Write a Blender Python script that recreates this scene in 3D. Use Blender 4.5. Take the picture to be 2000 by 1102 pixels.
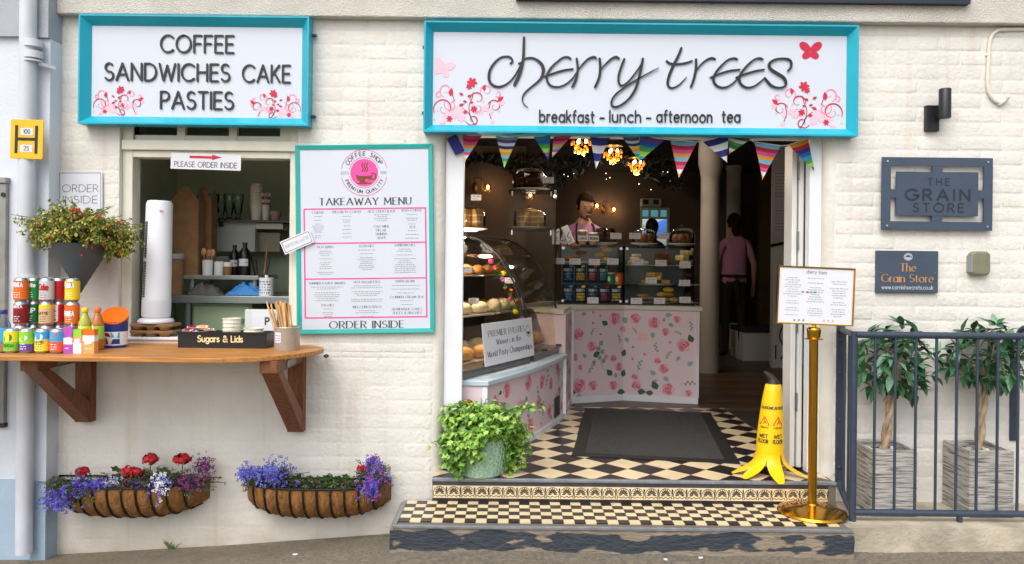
import bpy, bmesh, math, random
from mathutils import Matrix, Vector
random.seed(7)
for o in list(bpy.data.objects): bpy.data.objects.remove(o)
scene = bpy.context.scene
COL = scene.collection
rad = math.radians

# ---------------------------------------------------------------- camera
F = 1475.0; EYE = 1.40; D0 = 4.0; ROLL = 0.0105; HY = 518.0
CR, SR = math.cos(ROLL), math.sin(ROLL)
cam_d = bpy.data.cameras.new('camera'); cam = bpy.data.objects.new('camera', cam_d); COL.objects.link(cam)
cam_d.sensor_width = 36; cam_d.lens = F/2000*36; cam_d.shift_y = -(551-HY)/2000
cam_d.clip_start = 0.05; cam_d.clip_end = 500
cam.matrix_world = Matrix(((CR, -SR, 0, 0), (0, 0, -1, -D0), (SR, CR, 0, EYE), (0, 0, 0, 1)))
scene.camera = cam
scene.cycles.transparent_max_bounces = 32; scene.cycles.max_bounces = 10

# ---------------------------------------------------------------- sky, sun, exposure (bright overcast)
world = bpy.data.worlds.new('World'); scene.world = world; world.use_nodes = True
wn = world.node_tree; wn.nodes.clear()
sky = wn.nodes.new('ShaderNodeTexSky'); sky.sky_type = 'NISHITA'; sky.sun_disc = False
SUN_EL, SUN_AZ = rad(52), rad(24)          # azimuth to the left of straight behind the camera
sky.sun_elevation = SUN_EL; sky.sun_rotation = math.pi + SUN_AZ
sky.air_density = 1.0; sky.dust_density = 4.0; sky.ozone_density = 1.0
hs = wn.nodes.new('ShaderNodeHueSaturation'); hs.inputs['Saturation'].default_value = 0.4
bg = wn.nodes.new('ShaderNodeBackground'); bg.inputs['Strength'].default_value = 0.15
wo = wn.nodes.new('ShaderNodeOutputWorld')
wn.links.new(sky.outputs[0], hs.inputs['Color']); wn.links.new(hs.outputs[0], bg.inputs['Color']); wn.links.new(bg.outputs[0], wo.inputs['Surface'])
sun_d = bpy.data.lights.new('sun', 'SUN'); sun_d.energy = 0.55; sun_d.angle = rad(55); sun_d.color = (1, .97, .93)
sun = bpy.data.objects.new('sun', sun_d); COL.objects.link(sun)
sd = Vector((-math.sin(SUN_AZ)*math.cos(SUN_EL), -math.cos(SUN_AZ)*math.cos(SUN_EL), math.sin(SUN_EL)))
sun.rotation_euler = sd.to_track_quat('Z', 'Y').to_euler(); sun.location = sd*20
vs = scene.view_settings; vs.view_transform = 'Standard'; vs.look = 'None'; vs.gamma = 1; vs.exposure = 0.74
try: vs.use_curve_mapping = False
except Exception: pass

# ---------------------------------------------------------------- helpers
def W(px, py, Y=0.0):
    "photo pixel at depth Y -> world point"
    d = Y + D0; u = px - 1000; v = HY - py; k = d/F
    return Vector((k*(u*CR - v*SR), Y, EYE + k*(u*SR + v*CR)))
def K(Y): return (Y + D0)/F                      # metres per pixel at depth Y
def RC(a, b, c, d, Y):
    "pixel rectangle -> x0,x1,z0,z1 at depth Y"
    m = W((a+c)/2, (b+d)/2, Y); w = (c-a)*K(Y)/2; h = (d-b)*K(Y)/2
    return m.x-w, m.x+w, m.z-h, m.z+h
def GX(px, Y): return (px-1000)*K(Y)
def srgb(h):
    if not isinstance(h, str): return tuple(h)
    h = h.lstrip('#'); v = [int(h[i:i+2], 16)/255 for i in (0, 2, 4)]
    return tuple(x/12.92 if x <= .04045 else ((x+.055)/1.055)**2.4 for x in v)

MATS = {}
def M(name, col, rough=.6, metal=0, var=0, vs_=9, bump=0, bs=90, spec=.5, emit=None, es=0, sc=(1, 1, 1), col2=None, lo=.35, hi=.65, coat=0, detail=6):
    if name in MATS: return MATS[name]
    m = bpy.data.materials.new(name); m.use_nodes = True; nt = m.node_tree; b = nt.nodes['Principled BSDF']
    c = srgb(col); b.inputs['Base Color'].default_value = (*c, 1); b.inputs['Roughness'].default_value = rough
    b.inputs['Metallic'].default_value = metal; b.inputs['Specular IOR Level'].default_value = spec; b.inputs['Coat Weight'].default_value = coat
    if emit: b.inputs['Emission Color'].default_value = (*srgb(emit), 1); b.inputs['Emission Strength'].default_value = es
    if var or bump or col2:
        g = nt.nodes.new('ShaderNodeNewGeometry'); mp = nt.nodes.new('ShaderNodeMapping'); mp.inputs['Scale'].default_value = sc
        nt.links.new(g.outputs['Position'], mp.inputs['Vector'])
    if var or col2:
        n = nt.nodes.new('ShaderNodeTexNoise'); n.inputs['Scale'].default_value = vs_; n.inputs['Detail'].default_value = detail
        nt.links.new(mp.outputs[0], n.inputs['Vector'])
        r = nt.nodes.new('ShaderNodeValToRGB'); e = r.color_ramp.elements
        c2 = srgb(col2) if col2 else tuple(min(1, x*(1+var)) for x in c); c1 = c if col2 else tuple(x*(1-var) for x in c)
        e[0].position = lo; e[0].color = (*c1, 1); e[1].position = hi; e[1].color = (*c2, 1)
        nt.links.new(n.outputs['Fac'], r.inputs[0]); nt.links.new(r.outputs[0], b.inputs['Base Color'])
    if bump:
        n2 = nt.nodes.new('ShaderNodeTexNoise'); n2.inputs['Scale'].default_value = bs; n2.inputs['Detail'].default_value = 5
        nt.links.new(mp.outputs[0], n2.inputs['Vector'])
        bp = nt.nodes.new('ShaderNodeBump'); bp.inputs['Strength'].default_value = bump; bp.inputs['Distance'].default_value = .01
        nt.links.new(n2.outputs['Fac'], bp.inputs['Height']); nt.links.new(bp.outputs[0], b.inputs['Normal'])
    MATS[name] = m; return m
def glass(name, tint=(.96, .98, .97), gl=.9, rough=.03, ior=1.22):
    if name in MATS: return MATS[name]
    m = bpy.data.materials.new(name); m.use_nodes = True; nt = m.node_tree; nt.nodes.clear()
    o = nt.nodes.new('ShaderNodeOutputMaterial'); mx = nt.nodes.new('ShaderNodeMixShader'); t = nt.nodes.new('ShaderNodeBsdfTransparent')
    g = nt.nodes.new('ShaderNodeBsdfGlossy'); f = nt.nodes.new('ShaderNodeFresnel'); f.inputs['IOR'].default_value = ior
    t.inputs['Color'].default_value = (*tint, 1); g.inputs['Roughness'].default_value = rough; g.inputs['Color'].default_value = (gl, gl, gl, 1)
    nt.links.new(f.outputs[0], mx.inputs[0]); nt.links.new(t.outputs[0], mx.inputs[1]); nt.links.new(g.outputs[0], mx.inputs[2]); nt.links.new(mx.outputs[0], o.inputs[0])
    MATS[name] = m; return m

def wloc(o):
    v = Vector((0, 0, 0))
    while o is not None: v = v + o.location; o = o.parent
    return v
def tagp(o, label=None, cat=None, group=None, kind=None):
    if label: o['label'] = label
    if cat: o['category'] = cat
    if group: o['group'] = group
    if kind: o['kind'] = kind
    return o
def T(name, label, cat, loc, group=None, kind=None):
    o = bpy.data.objects.new(name, None); COL.objects.link(o); o.location = Vector(loc); o.empty_display_size = .05
    return tagp(o, label, cat, group, kind)
def link(name, me, parent=None, loc=(0, 0, 0)):
    o = bpy.data.objects.new(name, me); COL.objects.link(o); o.parent = parent; o.location = loc; return o
def smoothpts(p, n=5, closed=False):
    "Catmull-Rom through points (any dimension)"
    P = [Vector(q) for q in p]; out = []; L = len(P)
    for i in range(L if closed else L-1):
        a = P[(i-1) % L] if closed or i > 0 else P[0]*2-P[1]; b = P[i]; c = P[(i+1) % L]
        d = P[(i+2) % L] if closed or i+2 < L else P[-1]*2-P[-2]
        for k in range(n):
            t = k/n; out.append(.5*((2*b)+(c-a)*t+(2*a-5*b+4*c-d)*t*t+(3*b-a-3*c+d)*t**3))
    if not closed: out.append(P[-1])
    return out
class MB:
    def __init__(s, m=None): s.v = []; s.f = []; s.mi = []; s.m = m
    def add(s, vs_, fs, mi=0):
        o = len(s.v)
        for p in vs_:
            p = Vector(p); s.v.append(s.m @ p if s.m else p)
        for f in fs: s.f.append([i+o for i in f]); s.mi.append(mi)
        return s
    def box(s, x0, x1, y0, y1, z0, z1, mi=0):
        return s.add([(x0, y0, z0), (x1, y0, z0), (x1, y1, z0), (x0, y1, z0), (x0, y0, z1), (x1, y0, z1), (x1, y1, z1), (x0, y1, z1)],
                     [(0, 3, 2, 1), (4, 5, 6, 7), (0, 1, 5, 4), (1, 2, 6, 5), (2, 3, 7, 6), (3, 0, 4, 7)], mi)
    def beam(s, p0, p1, w, h, mi=0, up=(0, 0, 1)):
        "bar of section w (sideways) x h (upwards) from p0 to p1"
        p0 = Vector(p0); p1 = Vector(p1); a = (p1-p0).normalized(); sd_ = a.cross(Vector(up)).normalized(); u = sd_.cross(a)
        q = [p+sd_*i*w/2+u*j*h/2 for p in (p0, p1) for i, j in ((-1, -1), (1, -1), (1, 1), (-1, 1))]
        return s.add(q, [(0, 3, 2, 1), (4, 5, 6, 7), (0, 1, 5, 4), (1, 2, 6, 5), (2, 3, 7, 6), (3, 0, 4, 7)], mi)
    def tube(s, pts, r, n=8, mi=0, caps=True):
        P = [Vector(p) for p in pts]; L = len(P); R = r if isinstance(r, (list, tuple)) else [r]*L; vv = []; ref = None
        for i, p in enumerate(P):
            t = (P[min(i+1, L-1)]-P[max(i-1, 0)]).normalized()
            if ref is None: ref = Vector((0, 0, 1)) if abs(t.z) < .9 else Vector((1, 0, 0))
            a = ref - t*ref.dot(t)
            if a.length < 1e-5: a = t.orthogonal()
            a.normalize(); ref = a; b = t.cross(a)
            for k in range(n):
                an = 2*math.pi*k/n; vv.append(p+(a*math.cos(an)+b*math.sin(an))*R[i])
        ff = [(i*n+k, i*n+(k+1) % n, (i+1)*n+(k+1) % n, (i+1)*n+k) for i in range(L-1) for k in range(n)]
        if caps: ff += [tuple(range(n-1, -1, -1)), tuple(range((L-1)*n, L*n))]
        return s.add(vv, ff, mi)
    def cyl(s, p0, p1, r0, r1=None, n=16, mi=0): return s.tube([p0, p1], [r0, r0 if r1 is None else r1], n, mi)
    def lathe(s, c, prof, n=20, mi=0, mis=None, axis=None):
        "prof: (r,z) from bottom to top about vertical axis at c; mis: material of each ring"
        c = Vector(c); o = len(s.v); vv = []; q = axis
        for r, z in prof:
            for k in range(n):
                a = 2*math.pi*k/n; p = Vector((r*math.cos(a), r*math.sin(a), z)); vv.append(c+(q @ p if q else p))
        s.add(vv, [])
        for i in range(len(prof)-1):
            for k in range(n):
                s.f.append([o+i*n+k, o+i*n+(k+1) % n, o+(i+1)*n+(k+1) % n, o+(i+1)*n+k]); s.mi.append(mis[i] if mis else mi)
        if prof[0][0] > 1e-4: s.f.append([o+k for k in range(n-1, -1, -1)]); s.mi.append(mis[0] if mis else mi)
        if prof[-1][0] > 1e-4: s.f.append([o+(len(prof)-1)*n+k for k in range(n)]); s.mi.append(mis[-1] if mis else mi)
        return s
    def ball(s, c, r, n=12, m=8, mi=0, jit=0):
        rx, ry, rz = r if isinstance(r, (tuple, list)) else (r, r, r); c = Vector(c); vv = [c+Vector((0, 0, -rz))]
        for j in range(1, m):
            t = -math.pi/2+math.pi*j/m
            for k in range(n):
                a = 2*math.pi*k/n; q = 1+random.uniform(-jit, jit)
                vv.append(c+Vector((rx*math.cos(t)*math.cos(a)*q, ry*math.cos(t)*math.sin(a)*q, rz*math.sin(t)*q)))
        vv.append(c+Vector((0, 0, rz))); e = len(vv)-1
        ff = [(0, 1+(k+1) % n, 1+k) for k in range(n)]
        for j in range(m-2): ff += [(1+j*n+k, 1+j*n+(k+1) % n, 1+(j+1)*n+(k+1) % n, 1+(j+1)*n+k) for k in range(n)]
        ff += [(1+(m-2)*n+k, 1+(m-2)*n+(k+1) % n, e) for k in range(n)]
        return s.add(vv, ff, mi)
    def poly(s, pts, mi=0): return s.add(pts, [tuple(range(len(pts)))], mi)
    def slab(s, pts, vec, mi=0, side=None):
        "closed prism: polygon pts extruded by vec"
        n = len(pts); P = [Vector(p) for p in pts]; Q = [p+Vector(vec) for p in P]; s.add(P+Q, [tuple(range(n-1, -1, -1)), tuple(range(n, 2*n))], mi)
        o = len(s.v)-2*n
        for i in range(n): s.f.append([o+i, o+(i+1) % n, o+n+(i+1) % n, o+n+i]); s.mi.append(mi if side is None else side)
        return s
    def sheet(s, grid, mi=0):
        "grid: rows of points"
        r = len(grid); c = len(grid[0])
        return s.add([p for row in grid for p in row], [(i*c+j, i*c+j+1, (i+1)*c+j+1, (i+1)*c+j) for i in range(r-1) for j in range(c-1)], mi)
    def mesh(s, name, mats, org=Vector((0, 0, 0)), smooth=False, fix=True):
        me = bpy.data.meshes.new(name); me.from_pydata([p-org for p in s.v], [], s.f)
        for m in (mats if isinstance(mats, (list, tuple)) else [mats]): me.materials.append(m)
        me.polygons.foreach_set('material_index', s.mi)
        if fix:
            bm = bmesh.new(); bm.from_mesh(me); bmesh.ops.recalc_face_normals(bm, faces=bm.faces); bm.to_mesh(me); bm.free()
        if smooth is not False:
            me.polygons.foreach_set('use_smooth', [True]*len(me.polygons))
            if smooth is not True: me.set_sharp_from_angle(angle=rad(smooth))
        me.update(); return me
    def obj(s, name, mats, parent=None, label=None, cat=None, group=None, kind=None, smooth=False, bevel=0, fix=True):
        if parent is None:
            xs = [p.x for p in s.v]; ys = [p.y for p in s.v]; org = Vector(((min(xs)+max(xs))/2, (min(ys)+max(ys))/2, min(p.z for p in s.v))); loc = org
        else: org = wloc(parent); loc = (0, 0, 0)
        o = link(name, s.mesh(name, mats, org, smooth, fix), parent, loc); tagp(o, label, cat, group, kind)
        if bevel:
            b = o.modifiers.new('bevel', 'BEVEL'); b.width = bevel; b.segments = 2; b.limit_method = 'ANGLE'; b.angle_limit = rad(40)
        return o
def copytree(o, off, parent=None):
    c = o.copy(); COL.objects.link(c); c.parent = parent
    if parent is None: c.location = o.location + Vector(off)
    for ch in list(o.children): copytree(ch, off, c)
    return c

# ---------------------------------------------------------------- lettering: one skeleton alphabet, drawn with a round or a broad pen
def E_(cx, cy, rx, ry, a0, a1):
    n = max(3, int(abs(a1-a0)/18)); return [(cx+rx*math.cos(rad(a0+(a1-a0)*i/n)), cy+ry*math.sin(rad(a0+(a1-a0)*i/n))) for i in range(n+1)]
G_ = {
'A': (.78, [[(0, 0), (.39, 1)], [(.39, 1), (.78, 0)], [(.14, .34), (.64, .34)]]),
'B': (.58, [[(0, 0), (0, 1)], [(0, 1), (.26, 1)]+E_(.28, .76, .25, .24, 90, -90)+[(0, .52)], [(.28, .52)]+E_(.28, .26, .3, .26, 90, -90)+[(0, 0)]]),
'C': (.82, [E_(.48, .5, .48, .5, 46, 314)]),
'D': (.74, [[(0, 0), (0, 1)], [(0, 1), (.26, 1)]+E_(.26, .5, .48, .5, 90, -90)+[(0, 0)]]),
'E': (.5, [[(0, 0), (0, 1)], [(0, 1), (.5, 1)], [(0, .52), (.44, .52)], [(0, 0), (.5, 0)]]),
'F': (.48, [[(0, 0), (0, 1)], [(0, 1), (.48, 1)], [(0, .52), (.42, .52)]]),
'G': (.86, [E_(.48, .5, .48, .5, 46, 350)+[(.95, .45), (.6, .45)]]),
'H': (.64, [[(0, 0), (0, 1)], [(.64, 0), (.64, 1)], [(0, .52), (.64, .52)]]),
'I': (.0, [[(0, 0), (0, 1)]]),
'J': (.36, [[(.36, 1), (.36, .25)]+E_(.16, .22, .2, .22, 0, -140)]),
'K': (.58, [[(0, 0), (0, 1)], [(.54, 1), (0, .4)], [(.18, .58), (.58, 0)]]),
'L': (.46, [[(0, 1), (0, 0)], [(0, 0), (.46, 0)]]),
'M': (.84, [[(0, 0), (.06, 1)], [(.06, 1), (.42, .2)], [(.42, .2), (.78, 1)], [(.78, 1), (.84, 0)]]),
'N': (.66, [[(0, 0), (0, 1)], [(0, 1), (.66, 0)], [(.66, 0), (.66, 1)]]),
'O': (.96, [E_(.48, .5, .48, .5, 90, 450)]),
'P': (.54, [[(0, 0), (0, 1)], [(0, 1), (.26, 1)]+E_(.26, .74, .28, .26, 90, -90)+[(0, .48)]]),
'Q': (.96, [E_(.48, .5, .48, .5, 90, 450), [(.55, .25), (.95, -.08)]]),
'R': (.58, [[(0, 0), (0, 1)], [(0, 1), (.26, 1)]+E_(.26, .74, .28, .26, 90, -90)+[(0, .48)], [(.26, .48), (.58, 0)]]),
'S': (.54, [E_(.27, .75, .24, .25, 40, 250)+E_(.27, .26, .27, .26, 80, -150)]),
'T': (.6, [[(0, 1), (.6, 1)], [(.3, 1), (.3, 0)]]),
'U': (.62, [[(0, 1), (0, .31)]+E_(.31, .31, .31, .31, 180, 360)+[(.62, 1)]]),
'V': (.7, [[(0, 1), (.35, 0)], [(.35, 0), (.7, 1)]]),
'W': (1.04, [[(0, 1), (.27, 0)], [(.27, 0), (.52, .9)], [(.52, .9), (.77, 0)], [(.77, 0), (1.04, 1)]]),
'X': (.62, [[(0, 1), (.62, 0)], [(0, 0), (.62, 1)]]),
'Y': (.64, [[(0, 1), (.32, .46)], [(.64, 1), (.32, .46)], [(.32, .46), (.32, 0)]]),
'Z': (.6, [[(0, 1), (.6, 1)], [(.6, 1), (0, 0)], [(0, 0), (.6, 0)]]),
'a': (.54, [E_(.27, .32, .27, .32, 20, 340), [(.54, .64), (.54, 0)]]),
'b': (.54, [[(0, 1), (0, 0)], E_(.27, .32, .27, .32, 160, -160)]),
'c': (.46, [E_(.29, .32, .29, .32, 50, 310)]),
'd': (.54, [E_(.27, .32, .27, .32, 20, 340), [(.54, 1), (.54, 0)]]),
'e': (.54, [[(.02, .34), (.54, .34)]+E_(.28, .32, .27, .32, 5, 315)]),
'f': (.3, [[(.12, 0), (.12, .8)]+E_(.28, .8, .16, .2, 180, 80), [(0, .62), (.3, .62)]]),
'g': (.54, [E_(.27, .32, .27, .32, 20, 340), [(.54, .64), (.54, -.08)]+E_(.28, -.08, .26, .22, 0, -150)]),
'h': (.46, [[(0, 1), (0, 0)], [(0, .38)]+E_(.23, .38, .23, .26, 180, 0)+[(.46, 0)]]),
'i': (.0, [[(0, .64), (0, 0)], [(0, .86), (0, .9)]]),
'j': (.1, [[(.1, .64), (.1, -.1), (0, -.25)], [(.1, .86), (.1, .9)]]),
'k': (.42, [[(0, 1), (0, 0)], [(.4, .64), (0, .26)], [(.14, .38), (.42, 0)]]),
'l': (.0, [[(0, 1), (0, 0)]]),
'm': (.8, [[(0, .64), (0, 0)], [(0, .4)]+E_(.2, .42, .2, .22, 180, 0)+[(.4, 0)], [(.4, .4)]+E_(.6, .42, .2, .22, 180, 0)+[(.8, 0)]]),
'n': (.46, [[(0, .64), (0, 0)], [(0, .38)]+E_(.23, .38, .23, .26, 180, 0)+[(.46, 0)]]),
'o': (.58, [E_(.29, .32, .29, .32, 90, 450)]),
'p': (.54, [[(0, .64), (0, -.3)], E_(.27, .32, .27, .32, 160, -160)]),
'r': (.26, [[(0, .64), (0, 0)], [(0, .36)]+E_(.24, .38, .24, .26, 180, 80)]),
's': (.36, [E_(.18, .48, .16, .16, 40, 250)+E_(.18, .165, .18, .165, 80, -150)]),
't': (.3, [[(.12, .9), (.12, .12)]+E_(.24, .12, .12, .12, 180, 280), [(0, .64), (.3, .64)]]),
'u': (.46, [[(0, .64), (0, .24)]+E_(.23, .24, .23, .24, 180, 360)+[(.46, .64)], [(.46, .64), (.46, 0)]]),
'v': (.46, [[(0, .64), (.23, 0)], [(.23, 0), (.46, .64)]]),
'w': (.72, [[(0, .64), (.18, 0)], [(.18, 0), (.36, .6)], [(.36, .6), (.54, 0)], [(.54, 0), (.72, .64)]]),
'x': (.42, [[(0, .64), (.42, 0)], [(0, 0), (.42, .64)]]),
'y': (.46, [[(0, .64), (.23, 0)], [(.46, .64), (.23, 0), (.1, -.28)]]),
'0': (.5, [E_(.25, .5, .25, .5, 90, 450)]), '1': (.2, [[(0, .78), (.2, 1), (.2, 0)]]),
'2': (.5, [E_(.25, .74, .25, .26, 170, -35)+[(0, 0), (.5, 0)]]), '5': (.5, [[(.46, 1), (.08, 1), (.04, .56)]+E_(.24, .32, .26, .32, 110, -150)]),
'7': (.5, [[(0, 1), (.5, 1), (.15, 0)]]), '6': (.5, [[(.4, 1), (.06, .45)]+E_(.25, .28, .25, .28, 160, 520)]),
'&': (.7, [[(.7, 0), (.14, .72)]+E_(.3, .8, .17, .2, 200, -40)+[(.06, .36)]+E_(.28, .24, .26, .24, 150, 330)+[(.66, .45)]]),
'-': (.34, [[(0, .34), (.34, .34)]]), '.': (.0, [[(0, 0), (0, .04)]]), '!': (.0, [[(0, 1), (0, .3)], [(0, .0), (0, .04)]]), '/': (.4, [[(0, 0), (.4, 1)]]),
"'": (.0, [[(0, 1), (0, .8)]]), ' ': (.3, []),
}
def pmap(o, r, u):
    "flat surface: (u,v,w) -> point; w stands off the surface"
    o = Vector(o); r = Vector(r).normalized(); u = Vector(u).normalized(); n = r.cross(u)
    return lambda a, b, c=0: o+r*a+u*b+n*c
def rotmap(o, ang, Y=None):
    "map on a plane facing the camera side (-Y), turned by ang in its plane"
    return pmap(o, (math.cos(ang), 0, math.sin(ang)), (-math.sin(ang), 0, math.cos(ang)))
def stroke(mb, pts, hw, fm, w0=0, dep=0, mi=0, caps=True, serif=None):
    P = [Vector((p[0], p[1])) for p in pts]; Q = [P[0]]
    for p in P[1:]:
        if (p-Q[-1]).length > 1e-6: Q.append(p)
    P = Q; L = len(P)
    if L < 2: return
    H = hw if isinstance(hw, list) else None; l = []; r = []
    for i, p in enumerate(P):
        t = (P[min(i+1, L-1)]-P[max(i-1, 0)])
        if t.length < 1e-9: t = Vector((1, 0))
        t.normalize(); n = Vector((-t.y, t.x))
        h = H[i] if H else (hw(t) if callable(hw) else hw)
        l.append(p+n*h); r.append(p-n*h)
    if caps:
        def cap(c, t, h): return [c+Vector((t.x*math.cos(a)-t.y*math.sin(a), t.x*math.sin(a)+t.y*math.cos(a)))*h for a in (rad(60), 0, rad(-60))]
        t1 = (P[-1]-P[-2]).normalized(); t0 = (P[0]-P[1]).normalized()
        h1 = (l[-1]-r[-1]).length/2; h0 = (l[0]-r[0]).length/2
        poly_ends = (cap(P[-1], t1, h1), cap(P[0], t0, h0))
    else: poly_ends = ([], [])
    fr = [fm(p.x, p.y, w0+dep) for p in l]+[fm(p.x, p.y, w0+dep) for p in r]
    ff = [(L+i, L+i+1, i+1, i) for i in range(L-1)]
    mb.add(fr, ff, mi)
    rim = l[::-1]+poly_ends[1]+r+poly_ends[0]
    for e, a, b in ((poly_ends[0], r[-1], l[-1]), (poly_ends[1], l[0], r[0])):
        if e:
            q = [b]+e+[a]; mb.add([fm(p.x, p.y, w0+dep) for p in q], [tuple(range(len(q)-1, -1, -1))], mi)
    if dep > 0:
        n = len(rim); mb.add([fm(p.x, p.y, w0+dep) for p in rim]+[fm(p.x, p.y, w0) for p in rim], [(i, (i+1) % n, n+(i+1) % n, n+i) for i in range(n)], mi)
def twidth(s, sp=.22): return sum(G_[c][0]+sp for c in s)-sp
def text(mb, s, x, y, h, fm, wid=None, hw=.07, style='r', al='c', sp=.22, dep=0, w0=.0008, mi=0, per=None, sx=1):
    "draws s; x,y baseline anchor; h cap height; wid fits the width; hw pen half-width in caps; per(char, MB) collects single letters"
    W0 = twidth(s, sp)*h
    if wid: sx = wid/W0
    x0 = x-(W0*sx/2 if al == 'c' else W0*sx if al == 'r' else 0); k = 0
    for ch in s:
        w, st = G_[ch]; b = MB() if per else mb
        for pts in st:
            k += 1; q = [(x0+px*h*sx, y+py*h) for px, py in pts]; off = w0+(k % 4)*.00025
            if style == 'r': stroke(b, q, hw*h, fm, off, dep, mi)
            else:
                pen = lambda t: h*(hw*.32+hw*.85*abs(t.y)**1.4*(1.0 if t.x*t.y <= .02 else .55))
                stroke(b, q, pen, fm, off, dep, mi, caps=False)
                if style == 's':
                    for (a, c) in ((q[0], q[1]), (q[-1], q[-2])):
                        if abs(a[1]-c[1]) > abs(a[0]-c[0])*.8 and (abs(a[1]-y) < .02*h or abs(a[1]-y-h) < .02*h or abs(a[1]-y-.64*h) < .02*h):
                            stroke(b, [(a[0]-.13*h, a[1]), (a[0]+.13*h, a[1])], h*.026, fm, off+.0001, dep, mi, caps=False)
        if per and st: per(ch, b)
        x0 += (w+sp)*h*sx
def scribble(mb, x0, x1, y, h, fm, mi=0, w0=.0008):
    "a line of print too small to read"
    x = x0
    while x < x1:
        w = random.uniform(1.2, 3.6)*h; e = min(x+w, x1)
        if e-x > h*.4: stroke(mb, [(x, y), (e, y)], h*.32, fm, w0, 0, mi, caps=False)
        x = e+h*.9
# ================================================================ materials of the setting
m_wall = M('painted_brick', '#dcd8d0', .62, var=.06, vs_=3.5, bump=.5, bs=42, spec=.3)
def grime(m, streak='#b39a78', foot='#9c8a70'):
    "rust-brown vertical streaks and dried splash dirt along the foot of the wall"
    nt = m.node_tree; b = nt.nodes['Principled BSDF']; src = b.inputs['Base Color'].links[0].from_socket; g = [q for q in nt.nodes if q.type == 'NEW_GEOMETRY'][0]
    mp = nt.nodes.new('ShaderNodeMapping'); mp.inputs['Scale'].default_value = (7, 7, .55); nt.links.new(g.outputs['Position'], mp.inputs['Vector'])
    n = nt.nodes.new('ShaderNodeTexNoise'); n.inputs['Scale'].default_value = 1.6; n.inputs['Detail'].default_value = 7; nt.links.new(mp.outputs[0], n.inputs['Vector'])
    r = nt.nodes.new('ShaderNodeMapRange'); r.inputs['From Min'].default_value = .57; r.inputs['From Max'].default_value = .8; r.inputs['To Max'].default_value = .42; nt.links.new(n.outputs['Fac'], r.inputs['Value'])
    mx = nt.nodes.new('ShaderNodeMix'); mx.data_type = 'RGBA'; nt.links.new(r.outputs[0], mx.inputs['Factor']); nt.links.new(src, mx.inputs['A']); mx.inputs['B'].default_value = (*srgb(streak), 1)
    sp = nt.nodes.new('ShaderNodeSeparateXYZ'); nt.links.new(g.outputs['Position'], sp.inputs[0]); z = nt.nodes.new('ShaderNodeMapRange'); z.inputs['From Min'].default_value = .16; z.inputs['From Max'].default_value = -.16; nt.links.new(sp.outputs['Z'], z.inputs['Value'])
    n2 = nt.nodes.new('ShaderNodeTexNoise'); n2.inputs['Scale'].default_value = 6; n2.inputs['Detail'].default_value = 9; nt.links.new(g.outputs['Position'], n2.inputs['Vector'])
    mu = nt.nodes.new('ShaderNodeMath'); mu.operation = 'MULTIPLY'; nt.links.new(z.outputs[0], mu.inputs[0]); nt.links.new(n2.outputs['Fac'], mu.inputs[1])
    m2 = nt.nodes.new('ShaderNodeMix'); m2.data_type = 'RGBA'; nt.links.new(mu.outputs[0], m2.inputs['Factor']); nt.links.new(mx.outputs['Result'], m2.inputs['A']); m2.inputs['B'].default_value = (*srgb(foot), 1); nt.links.new(m2.outputs['Result'], b.inputs['Base Color'])
grime(m_wall)
m_render = M('roughcast_render', '#d0cbc1', .8, var=.08, vs_=5, bump=1.0, bs=150, spec=.2)
m_plaster = M('cream_plaster', '#d8d4ca', .6, var=.1, vs_=4, bump=.35, bs=45, spec=.3)
m_nwall = M('pale_blue_white_render', '#d3d9e2', .7, var=.04, vs_=3, bump=.25, bs=60, spec=.3)
m_nblue = M('light_blue_paint', '#a3b9cb', .65, var=.06, vs_=6, bump=.25, bs=60, spec=.3)
m_ngrey = M('grey_band_render', '#a9adb6', .75, var=.06, vs_=8, bump=.4, bs=140, spec=.2)
m_asph = M('asphalt', '#55504a', .85, col2='#8d8474', vs_=55, bump=.9, bs=160, lo=.3, hi=.75, spec=.3)
grime(m_asph, '#b0a38a', '#988b76')
m_white = M('white_gloss_paint', '#e4e6ea', .35, var=.025, vs_=5)
m_offw = M('old_cream_paint', '#d9d6c6', .45, var=.06, vs_=9, bump=.1, bs=40)
m_green = M('sage_green_wall', '#cbd6b6', .7, var=.05, vs_=4)
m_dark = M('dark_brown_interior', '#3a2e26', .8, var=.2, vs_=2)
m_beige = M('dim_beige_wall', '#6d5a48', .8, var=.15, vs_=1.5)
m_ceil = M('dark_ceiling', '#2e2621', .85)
m_plank = [M('dark_oak_board_%d' % i, c, .4, var=.2, vs_=14, sc=(1, 8, 8)) for i, c in enumerate(('#5a4531', '#4e3a28', '#65503a'))]
m_tcream = M('cream_tile', '#dcc9a2', .3, var=.07, vs_=7, bump=.05, bs=30)
m_tblack = M('black_brown_tile', '#262022', .3, var=.22, vs_=9, bump=.05, bs=30)
m_grout = M('dark_grout', '#6d655a', .9)
m_nose = M('grey_metal_nosing', '#83868c', .4, metal=.3, var=.15, vs_=20)
m_slate = M('slate_grey_tile', '#3b3d44', .4, var=.25, vs_=14)

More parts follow.
